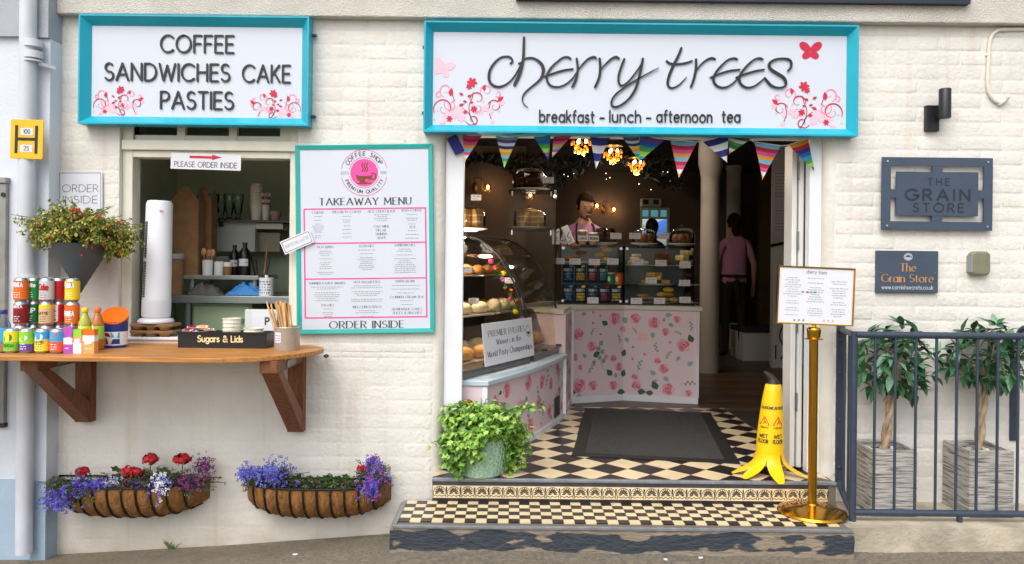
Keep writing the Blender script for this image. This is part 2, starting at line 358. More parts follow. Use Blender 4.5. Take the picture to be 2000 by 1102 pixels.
# ================================================================ ground
def gz(x):
    pts = [(-60, -.3), (-3.2, -.2), (-2.5, -.165), (-1.5, -.10), (-.65, -.03), (0, .0), (1.6, .03), (3, .05), (60, .1)]
    for (a, b), (c, d) in zip(pts, pts[1:]):
        if a <= x <= c: return b+(d-b)*(x-a)/(c-a)
    return 0
def rise(x, y):
    t = max(0, min(1, -y/.5)); t = t*t*(3-2*t); r = .085 if x < -.5 else .085-.065*min(1, (x+.5)/2.1); return r*t
xs = [-60, -30, -15, -8, -5]+[-3.6+i*.12 for i in range(64)]+[5, 8, 15, 30, 60]
ys = [-80, -40, -20, -10, -5, -3, -2]+[-1.4+i*.1 for i in range(16)]+[.16]
rg = random.Random(3)
g = MB().sheet([[(x, y, gz(x)+rise(x, y)+(rg.uniform(-.004, .004) if -1.4 < y < 0 else 0)) for x in xs] for y in ys])
g.obj('road', m_asph, kind='structure', smooth=True)

# ================================================================ the neighbouring building on the left
NB = T('neighbour_building', 'pale blue-white rendered building at the left edge, light blue along its foot', 'building', (-3.4, -.02, gz(-3.2)))
x_c = -2.395
zb = W(60, 936, -.06).z
MB().box(-6, x_c-.075, -.06, .3, zb, 2.56).obj('wall', m_nwall, NB)
MB().box(-6, x_c-.075, -.066, .3, -.4, zb).obj('painted_dado', m_nblue, NB)
MB().box(-6, x_c-.075, -.085, .3, 2.56, 3.6).obj('upper_band', m_ngrey, NB)
MB().box(x_c-.075, x_c, -.10, .3, zb, 2.545).obj('pilaster', m_nwall, NB, bevel=.004)
MB().box(x_c-.076, x_c+.001, -.103, .3, -.4, zb).obj('pilaster_foot', m_nblue, NB)
MB().box(x_c-.075, x_c, -.12, .3, 2.545, 3.6).obj('pilaster_head', m_ngrey, NB)
# metal cabinet cut by the left picture edge
a = RC(-90, 346, 9, 835, -.09)
CB = T('metal_cabinet', 'grey metal cabinet on the pale wall, cut off by the left picture edge', 'cabinet', (a[0], -.1, a[2]))
m_cab = M('dull_grey_metal', '#8f8f8b', .5, metal=.5, var=.15, vs_=9)
MB().box(a[0], a[1], -.088, -.06, a[2]+.02, a[3]-.03).obj('cabinet_body', m_cab, CB, bevel=.004)
MB().box(a[0], a[1]+.004, -.098, -.06, a[3]-.03, a[3]).obj('cabinet_cap', m_cab, CB, bevel=.003)
MB().cyl((a[1]-.012, -.095, a[3]-.09), (a[1]-.012, -.088, a[3]-.09), .012, n=12).obj('lock', M('black_plastic', '#1c1c1e', .4), CB)
MB().box(a[0], a[1]+.003, -.092, -.06, a[2], a[2]+.02).obj('cabinet_foot', m_dark, CB)

# ================================================================ the cafe front
CF = T('cafe_front', 'cream painted brick cafe front with serving hatch and wide open doorway', 'building', (0, .1, 0))
XL, XR = x_c, 4.2; WX0, WX1, WZ0, WZ1 = -2.085, -1.140, .985, 2.16; DX0, DX1, DZ1 = -.41, 1.705, 2.14; ZT = 2.69
wb = MB()
wb.box(XL, WX0, 0, .22, -.4, 3.6).box(WX0, WX1, 0, .22, -.4, WZ0).box(WX0, WX1, 0, .22, WZ1, 3.6).box(WX1, DX0, 0, .22, -.4, 3.6)
wb.box(DX0, DX1, 0, .22, DZ1, 3.6).box(DX1, XR, 0, .22, -.4, 3.6)
wb.obj('wall', m_wall, CF, fix=False)
MB().box(XL, XR, -.055, 0, ZT, 3.6).obj('fascia_band', m_render, CF, bevel=.006)
for nm, cx, sx in (('rounded_reveal', DX0, 1), ('rounded_reveal', DX1, -1)):
    MB().add([(cx-sx*.001+sx*r*math.cos(t), .05-r*math.sin(t), z) for r in (.05,) for z in (.0, DZ1) for t in [rad(90*i/8) for i in range(9)]]
             + [(cx+sx*.049, .22, 0), (cx+sx*.049, .22, DZ1)],
             [(i, i+1, i+10, i+9) for i in range(8)]+[(0, 9, 19, 18)]).obj(nm, m_plaster, CF, smooth=50)
# bricks: thick with paint, so low and soft at the edges
BL, BH = .225, .0752; bmesh_v = []
for q in range(8):
    r_ = random.Random(q); j = lambda s: r_.uniform(-s, s)
    L, H = BL/2-.0035, BH/2-.003; vv = []
    for ins, y in ((0, 0.0005), (.0045, -.0032), (.011, -.0048)):
        for sx, sz in ((-1, -1), (1, -1), (1, 1), (-1, 1)): vv.append((sx*(L-ins)+j(.002), y+(j(.0009) if y < 0 else 0), sz*(H-ins)+j(.002)))
    ff = [(i, (i+1) % 4, 4+(i+1) % 4, 4+i) for i in range(4)]+[(4+i, 4+(i+1) % 4, 8+(i+1) % 4, 8+i) for i in range(4)]+[(8, 9, 10, 11)]
    bmesh_v.append(MB().add(vv, ff).mesh('brick', m_wall, smooth=True, fix=False))
regs = [(XL, WX0, -.25, ZT, .42), (WX0, WX1, -.25, WZ0, .3), (WX0, WX1, WZ1, ZT, .6), (WX1, DX0-.005, -.12, .93, .45), (WX1, DX0-.005, .93, ZT, .7), (DX1+.005, XR, .1, ZT, .8)]
cells = []
for (x0, x1, z0, z1, dp) in regs:
    r = math.floor(z0/BH)
    while r*BH < z1:
        a_, b_ = max(z0, r*BH), min(z1, r*BH+BH); off = BL/2 if r % 2 else 0
        c_ = math.floor((x0-off)/BL)
        while c_*BL+off < x1:
            e, f = max(x0, c_*BL+off), min(x1, c_*BL+off+BL)
            if f-e > .03 and b_-a_ > .025: cells.append((e, f, a_, b_, dp))
            c_ += 1
        r += 1
# nearest to view and largest first: the first 300 are bricks of their own
def hidden(c):
    mx, mz = (c[0]+c[1])/2, (c[2]+c[3])/2
    px = 1000+mx*F/4; py = HY-(mz-EYE)*F/4
    return not (100 < px < 2010 and py < 1090) or 165 < px < 600 and 40 < py < 245 or 585 < px < 845 and 290 < py < 645
cells.sort(key=lambda c: (hidden(c), -(c[1]-c[0])*(c[3]-c[2])*c[4]))
rest = MB(); rb = random.Random(5)
for i, (e, f, a_, b_, dp) in enumerate(cells):
    sx, sz = (f-e)/BL, (b_-a_)/BH; dv = dp*rb.uniform(.3, 1.05)
    if i < 300:
        o = link('brick', bmesh_v[i % 8], CF); o.location = Vector(((e+f)/2, 0, (a_+b_)/2))-wloc(CF); o.scale = (sx, dv, sz); o.rotation_euler = (0, rb.uniform(-.006, .006), 0)
    else:
        me = bmesh_v[i % 8]; rest.add([((e+f)/2+v.co.x*sx, v.co.y*dv, (a_+b_)/2+v.co.z*sz) for v in me.vertices], [tuple(p.vertices) for p in me.polygons])
rest.obj('brick_courses', m_wall, CF, kind='stuff', smooth=True, fix=False)
# navy board on the band, only its foot is in view
a = RC(1008, -60, 1896, 3, -.09)
MB().box(a[0], a[1], -.09, -.055, a[2], 3.2).obj('upper_sign', M('navy_board', '#1d2637', .4), None, 'dark navy board on the band above the main sign, only its foot showing', 'sign')
# small iron eye on the wall
MB().tube(smoothpts([W(636, 694, 0), W(633, 695, -.03), W(637, 698, -.04), W(641, 695, -.03), W(637, 693, -.015)], 4), .004, 6).obj('wall_eye', M('old_iron', '#35312e', .6, metal=.6), None, 'small iron eye screwed into the brick beside the wooden shelf end', 'hook', smooth=True)

# ---- doorway joinery
m_steel = M('brushed_steel', '#8d8f92', .3, metal=.9, var=.06, vs_=30)
MB().box(-.361, -.262, .05, .11, .302, DZ1).obj('door_jamb', m_white, CF, bevel=.004)
MB().box(1.592, 1.657, .05, .11, .302, DZ1).obj('door_jamb', m_white, CF, bevel=.004)
MB().box(-.262, 1.592, .06, .11, DZ1-.05, DZ1).obj('door_head', m_white, CF, bevel=.004)
DL = T('folded_door', 'white door leaves folded open at the right side of the doorway', 'door', (1.56, .4, .306))
m_dw = M('white_door_paint', '#d9d9d6', .4, var=.04, vs_=5)
MB().box(1.563, 1.590, .12, .33, .312, 2.08).obj('door_leaf', m_dw, DL, bevel=.004)
lf = MB().box(1.528, 1.556, .13, .25, .312, 2.08).obj('door_leaf', m_dw, DL, bevel=.004)
for z in (.62, 1.05, 1.50, 1.88): MB().box(1.5565, 1.5625, .112, .135, z, z+.10).obj('hinge', m_steel, DL, bevel=.001)
m_paper = M('white_paper', '#d9dbe0', .6); m_ink = M('black_print', '#26262a', .6); m_grey_ink = M('grey_print', '#8b8b94', .6)

# ---- serving hatch frame
HF = MB()
y0, y1 = .03, .12
MB().box(WX0, WX0+.055, y0, y1, 1.0, WZ1).obj('hatch_jamb', m_offw, CF, bevel=.004)
MB().box(WX1-.05, WX1, y0, y1, 1.0, WZ1).obj('hatch_jamb', m_offw, CF, bevel=.004)
zt0, zt1 = W(400, 309, .04).z, W(400, 296, .04).z
MB().box(WX0+.055, WX1-.05, y0, y1, zt0, zt1).obj('hatch_head', m_offw, CF, bevel=.003)
MB().box(WX0+.003, WX1-.003, y0-.02, y1, zt1+.001, zt1+.055).obj('transom', m_offw, CF, bevel=.005)
tw = T('transom_light', 'row of three small panes in a cream frame above the serving hatch', 'window', (-1.6, .05, zt1+.056))
zz = zt1+.056
for i, (a_, b_) in enumerate(((262, 345), (361, 446), (462, 546))):
    xa, xb = GX(a_, .06), GX(b_, .06); MB().box(xa, xb, .075, .079, zz+.03, WZ1).obj('pane', glass('window_glass', (.55, .6, .57)), tw)
fx = [WX0+.055, GX(262, .06), GX(345, .06), GX(361, .06), GX(446, .06), GX(462, .06), GX(546, .06), WX1-.05]
for i in range(0, 8, 2): MB().box(fx[i], fx[i+1], .045, .10, zz, WZ1).obj('glazing_bar', m_offw, tw, bevel=.003)
for i in (1, 3, 5): MB().box(fx[i], fx[i+1], .05, .10, zz, zz+.03).obj('bottom_rail', m_offw, tw)
MB().box(WX0-.0, WX1+.0, -.012, .22, .985, 1.0).obj('hatch_sill', m_white, CF, bevel=.003)

# ================================================================ steps
FZ = .30; SZ = .183; FY = -.115; SY = -.485
MB().box(-.40, 1.68, FY+.012, 1.9, .0, FZ-.006).obj('doorway_floor', m_grout, kind='structure'); fl = bpy.data.objects['doorway_floor']
def clip(poly, x0, x1, y0, y1):
    for ax, s, v in ((0, 1, x0), (0, -1, x1), (1, 1, y0), (1, -1, y1)):
        out = []
        for i in range(len(poly)):
            p, q = poly[i-1], poly[i]; a_ = (p[ax]-v)*s >= 0; b_ = (q[ax]-v)*s >= 0
            if a_ != b_:
                t = (v-p[ax])/(q[ax]-p[ax]); out.append((p[0]+(q[0]-p[0])*t, p[1]+(q[1]-p[1])*t))
            if b_: out.append(q)
        poly = out
        if not poly: return poly
    return poly
DW = .2126; hd = DW/2-.0012; rt = random.Random(11)
full = {c: MB().slab([(hd, 0, 0), (0, hd, 0), (-hd, 0, 0), (0, -hd, 0)], (0, 0, .006)).mesh('tile', (m_tcream, m_tblack)[c]) for c in (0, 1)}
for j in range(-3, 10):
    for i in range(-8, 7):
        for c in (0, 1):
            cx, cy = .8516+(i+c*.5)*DW, .208+(j+c*.5)*DW
            q = clip([(cx+hd, cy), (cx, cy+hd), (cx-hd, cy), (cx, cy-hd)], -.398, 1.66, FY+.014, 1.885)
            if len(q) < 3: continue
            ar = abs(sum(q[k-1][0]*q[k][1]-q[k][0]*q[k-1][1] for k in range(len(q))))/2
            if ar < .0006: continue
            # left of the counter plinth nothing shows
            if cx < -.1+(cy-.19)*.39-.25 and cy > .3: continue
            dz = rt.uniform(0, .0006)
            if ar > 2*hd*hd*.98: o = link('tile', full[c], fl); o.location = Vector((cx, cy, FZ-.006+dz))-wloc(fl)
            else: MB().slab([(x, y, FZ-.006+dz) for x, y in q], (0, 0, .006)).obj('tile', (m_tcream, m_tblack)[c], fl)
MB().box(-.40, 1.68, FY-.012, FY+.0125, FZ-.014, FZ+.0025).obj('nosing', m_nose, fl, bevel=.003)
# riser with palmette tiles
rz = [FZ-.0145, FZ-.036, FZ-.100, SZ]
MB().box(-.398, 1.678, FY+.0, FY+.012, 0, FZ-.0145).obj('riser_bed', m_grout, fl)
def palmette(mb, cx, cz, s, fm):
    for k in range(9):
        an = rad(180*k/8); r0, r1 = s*.10, s*(.40+.06*math.sin(an)); l = [(cx+r*math.cos(an)*.85, cz+r*math.sin(an)) for r in (r0, r0+(r1-r0)*.65, r1)]
        stroke(mb, l, [s*.012, s*.05, s*.018], fm, .0006, 0, 1)
    stroke(mb, [(cx+s*.47*math.cos(t), cz+s*.5*math.sin(t)) for t in [rad(-18+216*i/14) for i in range(15)]], s*.022, fm, .0008, 0, 1)
    for sg in (-1, 1): stroke(mb, smoothpts([(cx, cz-s*.12), (cx+sg*s*.18, cz-s*.22), (cx+sg*s*.34, cz-s*.12), (cx+sg*s*.47, cz-s*.26)], 4), s*.022, fm, .0009, 0, 1)
    stroke(mb, [(cx+s*.5, cz+.4*s), (cx+s*.5, cz-.05*s)], [s*.06, s*.01], fm, .0007, 0, 1)
TW = .1452; tb = MB().box(-TW/2+.0008, TW/2-.0008, -.005, 0, 0, .064)
fm = pmap((0, -.005, 0), (1, 0, 0), (0, 0, 1))
for sx in (-1, 1): palmette(tb, sx*TW/4, .024, .07, fm)
ptile = tb.mesh('palmette_tile', [m_tcream, m_tblack], fix=False); up_t = MB().box(-TW/2+.0008, TW/2-.0008, -.004, 0, 0, .0205).mesh('dark_tile', m_slate); lo_t = MB().box(-TW/2+.0008, TW/2-.0008, -.004, 0, 0, rz[2]-SZ-.001).mesh('dark_tile', m_tblack)
for i in range(14):
    x = -.396+TW*(i+.5)
    for me, z in ((ptile, rz[2]+.0005), (up_t, rz[1]+.0005), (lo_t, SZ+.0005)):
        o = link(me.name.split('.')[0], me, fl); o.location = Vector((x, FY, z))-wloc(fl)
# lower step: worn stone with checker tiles
SX0, SX1 = -.545, 1.60
m_peel = M('stone_with_peeling_black_paint', '#343a42', .75, col2='#8b7e6d', vs_=5.5, lo=.56, hi=.6, bump=.9, bs=30, sc=(1, 1, 2.6), detail=10)
def worn_edges(m, zmid, half, gain):
    "paint has worn off along the top and bottom arrises: height above the ground added to the wear noise"
    nt = m.node_tree; n = [q for q in nt.nodes if q.type == 'TEX_NOISE'][0]; r = [q for q in nt.nodes if q.type == 'VALTORGB'][0]; g = [q for q in nt.nodes if q.type == 'NEW_GEOMETRY'][0]
    sp = nt.nodes.new('ShaderNodeSeparateXYZ'); nt.links.new(g.outputs['Position'], sp.inputs[0])
    def mt(op, a, b):
        q = nt.nodes.new('ShaderNodeMath'); q.operation = op
        for i, v in enumerate((a, b)):
            if isinstance(v, (int, float)): q.inputs[i].default_value = v
            elif v is not None: nt.links.new(v, q.inputs[i])
        return q.outputs[0]
    d = mt('ABSOLUTE', mt('SUBTRACT', sp.outputs['Z'], zmid), None); e = mt('MULTIPLY', mt('MAXIMUM', mt('SUBTRACT', d, half), 0.0), gain); nt.links.new(mt('ADD', n.outputs['Fac'], e), r.inputs[0])
worn_edges(m_peel, .112, .030, 9.0)
rs = random.Random(2)
nx, nz = 60, 6; rows = []
for k in range(nz+1):
    z = -.06+(SZ-.012+.06)*k/nz; rows.append([(SX0-.012+(SX1-SX0+.02)*i/nx, SY+.004+rs.uniform(-.007, .005)-(.012 if k < 2 else 0), z+(rs.uniform(-.008, .008) if 0 < k < nz else 0)) for i in range(nx+1)])
st = MB().sheet(rows)
st.sheet([[(p[0], p[1], p[2]) for p in rows[-1]], [(p[0], FY, SZ-.006) for p in rows[-1]]])
st.sheet([[(SX0-.012, SY+.004, z), (SX0-.012, FY, z)] for z in (-.1, SZ-.012)])
st.obj('lower_step', m_peel, kind='structure', smooth=60, fix=False); ls = bpy.data.objects['lower_step']
MB().box(SX0+.012, SX1, SY+.012, FY, SZ-.0058, SZ-.005).obj('tile_bed', m_grout, ls)
ts = .0522; tl = [MB().box(.0008, ts-.0008, .0008, ts-.0008, 0, .005).mesh('tile', m) for m in (m_tcream, m_tblack)]
lastrow = MB(); n_t = 0
for j in range(7):
    for i in range(41):
        x = SX0+.02+i*ts; y = FY-(j+1)*ts
        if y < SY+.012-.001 or x+ts > SX1: continue
        o = link('tile', tl[(i+j) % 2], ls); o.location = Vector((x, y, SZ-.005+rt.uniform(0, .0005)))-wloc(ls); n_t += 1
MB().box(SX0, SX1+.0, SY-.006, SY+.0115, SZ-.012, SZ+.0015).obj('nosing', m_nose, ls, bevel=.002)
MB().box(SX0, SX0+.0185, SY+.012, FY, SZ-.006, SZ+.001).obj('edge_strip', m_nose, ls)
# concrete plinth under the railing
m_conc = M('weathered_concrete', '#9c9382', .85, col2='#bdb39f', vs_=6, bump=.6, bs=55, lo=.35, hi=.6, detail=9)
pz = .168; rows = []
for k in range(5):
    z = -.08+(pz+.08)*k/4; rows.append([(1.612+2.6*i/50, -.405+rs.uniform(-.006, .006), z) for i in range(51)])
pl = MB().sheet(rows); pl.sheet([rows[-1], [(p[0], 0, pz) for p in rows[-1]]]); pl.sheet([[(1.612, -.405, z), (1.612, 0, z)] for z in (-.1, pz)])
pl.obj('concrete_plinth', m_conc, kind='structure', smooth=50, fix=False)

# ================================================================ rooms behind
def room(nm, mb, mat): mb.obj(nm, mat, kind='structure')
CZ = 2.78; RB = 7.0; RX0, RX1 = -.72, 4.0
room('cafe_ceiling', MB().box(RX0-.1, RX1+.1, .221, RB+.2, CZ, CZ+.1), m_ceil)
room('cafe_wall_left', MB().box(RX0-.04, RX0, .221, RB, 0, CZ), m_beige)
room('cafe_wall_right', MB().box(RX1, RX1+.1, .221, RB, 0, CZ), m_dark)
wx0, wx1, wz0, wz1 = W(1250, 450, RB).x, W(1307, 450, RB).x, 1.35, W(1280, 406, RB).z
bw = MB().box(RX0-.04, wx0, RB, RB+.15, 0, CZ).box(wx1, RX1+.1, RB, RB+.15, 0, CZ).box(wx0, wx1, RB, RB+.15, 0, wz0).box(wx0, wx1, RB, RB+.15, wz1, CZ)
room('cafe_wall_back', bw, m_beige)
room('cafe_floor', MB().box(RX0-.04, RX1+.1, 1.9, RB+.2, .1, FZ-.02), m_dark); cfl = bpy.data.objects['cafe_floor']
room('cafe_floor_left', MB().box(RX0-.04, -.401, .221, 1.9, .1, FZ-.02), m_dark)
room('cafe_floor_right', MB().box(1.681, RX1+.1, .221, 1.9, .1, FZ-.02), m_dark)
y = 1.9; k = 0
while y < 6.8:
    MB().box(.3, RX1, y+.001, y+.129, FZ-.02, FZ).obj('floor_board', m_plank[k % 3], cfl, bevel=.0015); y += .13; k += 1
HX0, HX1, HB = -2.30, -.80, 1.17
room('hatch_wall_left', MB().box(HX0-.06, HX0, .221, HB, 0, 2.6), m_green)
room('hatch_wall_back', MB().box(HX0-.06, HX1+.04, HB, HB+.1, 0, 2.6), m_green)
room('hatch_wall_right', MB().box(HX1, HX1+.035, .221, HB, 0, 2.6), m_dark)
room('hatch_ceiling', MB().box(HX0-.06, HX1+.04, .221, HB+.1, 2.3, 2.4), m_white)  # unseen ceiling, set low and white to bounce daylight around the hatch
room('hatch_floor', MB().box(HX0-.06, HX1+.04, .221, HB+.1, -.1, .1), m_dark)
# rear window
RW = T('rear_window', 'small bright window in the back wall of the cafe, above the cake domes', 'window', ((wx0+wx1)/2, RB, wz0))
zt = W(1280, 425, RB).z; m_wf = M('pale_green_frame', '#a9b59c', .5)
for (x0, x1) in ((wx0, wx0+.03), (wx1-.03, wx1)): MB().box(x0, x1, RB-.02, RB+.05, wz0, wz1).obj('frame', m_wf, RW)
for z in (wz0, zt-.02, wz1-.03): MB().box(wx0+.03, wx1-.03, RB-.018, RB+.05, z, z+.03).obj('frame', m_wf, RW)
for t in (.33, .66): x = wx0+(wx1-wx0)*t; MB().box(x-.012, x+.012, RB-.016, RB+.05, zt+.01, wz1-.03).obj('glazing_bar', m_wf, RW)
MB().box(wx0+.03, wx1-.03, RB+.02, RB+.024, wz0+.03, zt-.02).obj('pane', glass('clear_glass'), RW)
xs_ = [wx0+.03, wx0+(wx1-wx0)*.33-.012, wx0+(wx1-wx0)*.33+.012, wx0+(wx1-wx0)*.66-.012, wx0+(wx1-wx0)*.66+.012, wx1-.03]
for i in (0, 2, 4): MB().box(xs_[i], xs_[i+1], RB+.02, RB+.024, zt+.01, wz1-.03).obj('pane', glass('teal_glass', (.35, .6, .65)), RW)
c_ = W(1298, 445, RB+1.2); MB().lathe((c_.x, c_.y, c_.z-.16), [(.42, 0), (.3, .12), (.12, .25), (.0, .3)], 8).obj('blue_canopy', M('blue_canvas', '#2f6fc4', .7), None, 'blue canopy outside the small rear window', 'canopy')
a = RC(1252, 388, 1291, 404, RB-.1)
AC = T('air_unit', 'pale wall-mounted air unit above the rear window', 'air conditioner', ((a[0]+a[1])/2, RB-.1, a[2]))
MB().box(a[0], a[1], RB-.16, RB, a[2], a[3]).obj('casing', M('pale_green_plastic', '#b4bda6', .5), AC, bevel=.01)
for i in (0, 1): MB().box(a[0]+.02+i*(a[1]-a[0])*.5, a[0]+.1+i*(a[1]-a[0])*.5, RB-.165, RB-.159, a[2]+.03, a[3]-.02).obj('grille', m_dark, AC)
# ================================================================ signs and fittings on the front
m_teal = M('turquoise_paint', '#12a5bd', .35, var=.03, vs_=6)
m_teal2 = M('teal_paint', '#1fa39c', .45, var=.05, vs_=6)
m_panel = M('white_sign_panel', '#cbd1dc', .3)
m_blk = M('black_acrylic', '#16161a', .3)
m_red = M('crimson_print', '#c2143f', .5); m_pink = M('pink_print', '#f28aa5', .5); m_pale = M('pale_pink_print', '#f7bccb', .5)
m_bolt = M('galvanised_bolt', '#55585c', .4, metal=.8)
def frame4(parent, x0, x1, z0, z1, fw, yo, yi, mat, name='frame_rail', back=0.0, lip=.008, fm=None):
    "picture frame of four mitred rails sloping from the outer lip down to the panel"
    fm = fm or (lambda x, z, y: Vector((x, y, z)))
    O = [(x0, z0), (x1, z0), (x1, z1), (x0, z1)]; L = [(x0+lip, z0+lip), (x1-lip, z0+lip), (x1-lip, z1-lip), (x0+lip, z1-lip)]; I = [(x0+fw, z0+fw), (x1-fw, z0+fw), (x1-fw, z1-fw), (x0+fw, z1-fw)]
    for i in range(4):
        j = (i+1) % 4
        q = [fm(*O[i], back), fm(*O[j], back), fm(*O[j], yo), fm(*O[i], yo), fm(*L[i], yo), fm(*L[j], yo), fm(*I[i], yi), fm(*I[j], yi), fm(*I[i], back), fm(*I[j], back)]
        MB().add(q, [(0, 1, 2, 3), (3, 2, 5, 4), (4, 5, 7, 6), (6, 7, 9, 8), (0, 3, 4, 6, 8), (1, 9, 7, 5, 2), (0, 8, 9, 1)]).obj(name, mat, parent)
TICK = [0]
def tick(): TICK[0] = (TICK[0]+1) % 23; return TICK[0]*.00004
def blossom(mb, x, y, r, fm, mi, w, n=5, a0=0):
    w += tick()
    pts = []
    for k in range(n*6):
        a = 2*math.pi*k/(n*6); q = r*(.55+.45*abs(math.cos(n*a/2))); pts.append((x+q*math.cos(a+a0), y+q*math.sin(a+a0)))
    mb.poly([fm(a, b, w) for a, b in pts], mi)
def leafp(mb, x, y, l, an, fm, mi, w, k=.34):
    w += tick()
    c, s = math.cos(an), math.sin(an); q = [(0, 0), (.3, .8*k), (.6, .8*k), (1, 0), (.6, -.6*k), (.3, -.8*k)]
    mb.poly([fm(x+(a*c-b*s)*l, y+(a*s+b*c)*l, w) for a, b in q], mi)
def curl(mb, x, y, r, a0, turns, fm, mi, w, hw, sg=1):
    w += tick(); n = int(20*turns)+4; p = []
    for i in range(n): t = i/(n-1); q = r*(1-.78*t); an = a0+sg*turns*2*math.pi*t; p.append((x+q*math.cos(an), y+q*math.sin(an)))
    stroke(mb, p, [hw*(.35+.9*math.sin(math.pi*min(1, i/(n-1)*1.3+.1))) if i < n-1 else hw*.2 for i in range(n)], fm, w, 0, mi, caps=False)
def flourish(name, parent, fm, w, h, flip):
    "printed spray of scrolls and cherry blossom, w x h, stems rising from the bottom"
    mb = MB(); f = (lambda a, b, c=0: fm(w-a if flip else a, b, c)); X = lambda t: t*w; Y = lambda t: t*h; s = w
    for x, y, r in ((.36, .3, .085), (.3, .22, .06), (.72, .36, .05), (.8, .3, .045), (.95, .48, .05), (.22, .2, .09), (.4, .16, .06), (.83, .1, .035), (.12, .06, .03), (.66, .28, .05)): blossom(mb, X(x), Y(y), r*s, f, 2, .0008, 6, x*9)
    for x, y, r, a, t, sg, mi in ((.15, .35, .15, 3.6, 1.2, -1, 0), (.18, .72, .10, 4.4, 1.1, -1, 1), (.24, .42, .09, 2.5, 1.3, 1, 1), (.62, .55, .11, 3.3, .9, -1, 0), (.74, .72, .09, 3.8, 1.2, -1, 1), (.86, .4, .10, 2.9, 1.1, -1, 0), (.62, .36, .08, 2.4, 1.2, 1, 1), (.08, .62, .05, 1, 1, 1, 1), (.55, .12, .08, 5, .9, 1, 0), (.9, .66, .05, 4, 1, 1, 1)):
        curl(mb, X(x), Y(y), r*s, a, t, f, mi, .0011, .0075*s, sg)
    for p in ([(.58, .02), (.52, .2), (.5, .4), (.54, .55), (.56, .68)], [(.55, .1), (.5, .25), (.42, .35)], [(.3, .5), (.27, .62), (.24, .72)], [(.83, .08), (.78, .3), (.8, .5)], [(.6, .05), (.52, .02), (.46, .08)]):
        stroke(mb, smoothpts([(X(a), Y(b)) for a, b in p], 4), .006*s, f, .0013, 0, 0)
    for x, y, r in ((.54, .88, .075), (.5, .8, .045), (.57, .34, .05), (.23, .14, .045), (.45, .28, .03)): blossom(mb, X(x), Y(y), r*s, f, 0, .0016, 6, y*7)
    for x, y, l, a in ((.24, .6, .12, 1.4), (.9, .5, .11, .7), (.7, .72, .09, 1.3), (.36, .4, .08, .4), (.42, .62, .07, 2.6), (.48, .58, .06, .7), (.47, .48, .06, 2.8), (.52, .46, .05, .4)): leafp(mb, X(x), Y(y), l*s, a, f, 0, .0018)
    for x, y in ((.1, .72), (.28, .5), (.06, .3), (.16, .05), (.92, .3), (.7, .5), (.02, .12), (.2, -.04)): blossom(mb, X(x), Y(y), .012*s, f, 1, .0012, 7)
    mb.obj(name, [m_red, m_pink, m_pale], parent, fix=False)
def butterfly(parent, x, z, s, ang, y, mat):
    mb = MB(); fm = rotmap((x, y, z), ang)
    for sg in (-1, 1):
        for cx, cy, rx, ry, a in ((.3, .24, .34, .22, .7), (.22, -.2, .24, .19, -.6)):
            mb.poly([fm(sg*(cx+rx*math.cos(t)*math.cos(a)-ry*math.sin(t)*math.sin(a))*s, (cy+rx*math.cos(t)*math.sin(a)+ry*math.sin(t)*math.cos(a))*s, .001+.0003*(cy > 0)) for t in [2*math.pi*i/16 for i in range(16)]])
    stroke(mb, [(0, -.25*s), (0, .2*s)], .04*s, fm, .0016, 0, 0); mb.obj('butterfly', mat, parent, fix=False)

# ---- left sign
a = RC(160, 34, 606, 246, -.05)
S1 = T('sign_board', 'turquoise framed white sign reading COFFEE SANDWICHES CAKE PASTIES', 'sign', ((a[0]+a[1])/2, -.03, a[2]))
frame4(S1, a[0], a[1], a[2], a[3], .046, -.085, -.042, m_teal)
MB().box(a[0]+.042, a[1]-.042, -.04, -.012, a[2]+.042, a[3]-.042).obj('panel', m_panel, S1)
fm = pmap((0, -.04, 0), (1, 0, 0), (0, 0, 1)); per = lambda c, b: b.obj('letter', m_blk, S1, fix=False)
for s, x0, x1, zb_, h in (('COFFEE', 311, 459, 105, 33), ('SANDWICHES', 202, 451, 160, 33), ('CAKE', 471, 569, 163, 33), ('PASTIES', 311, 458, 215, 33)):
    p = W((x0+x1)/2, zb_, -.045); k = K(-.045); text(None, s, p.x, p.z+.006, h*k, fm, wid=(x1-x0-6)*k, hw=.056, dep=.007, w0=.0005, per=per)
q = RC(182, 168, 282, 226, -.04); flourish('flourish', S1, pmap((q[0], -.0404, q[2]), (1, 0, 0), (0, 0, 1)), q[1]-q[0], q[3]-q[2], False)
q = RC(487, 176, 588, 232, -.04); flourish('flourish', S1, pmap((q[0], -.0404, q[2]), (1, 0, 0), (0, 0, 1)), q[1]-q[0], q[3]-q[2], True)
for z in (a[2]+.06, a[3]-.08):
    for x in (a[1]+.004,): MB().cyl((x-.004, -.02, z), (x+.016, -.02, z), .009, n=10).cyl((x+.012, -.02, z), (x+.022, -.02, z), .005, n=8).obj('bolt', m_bolt, S1)

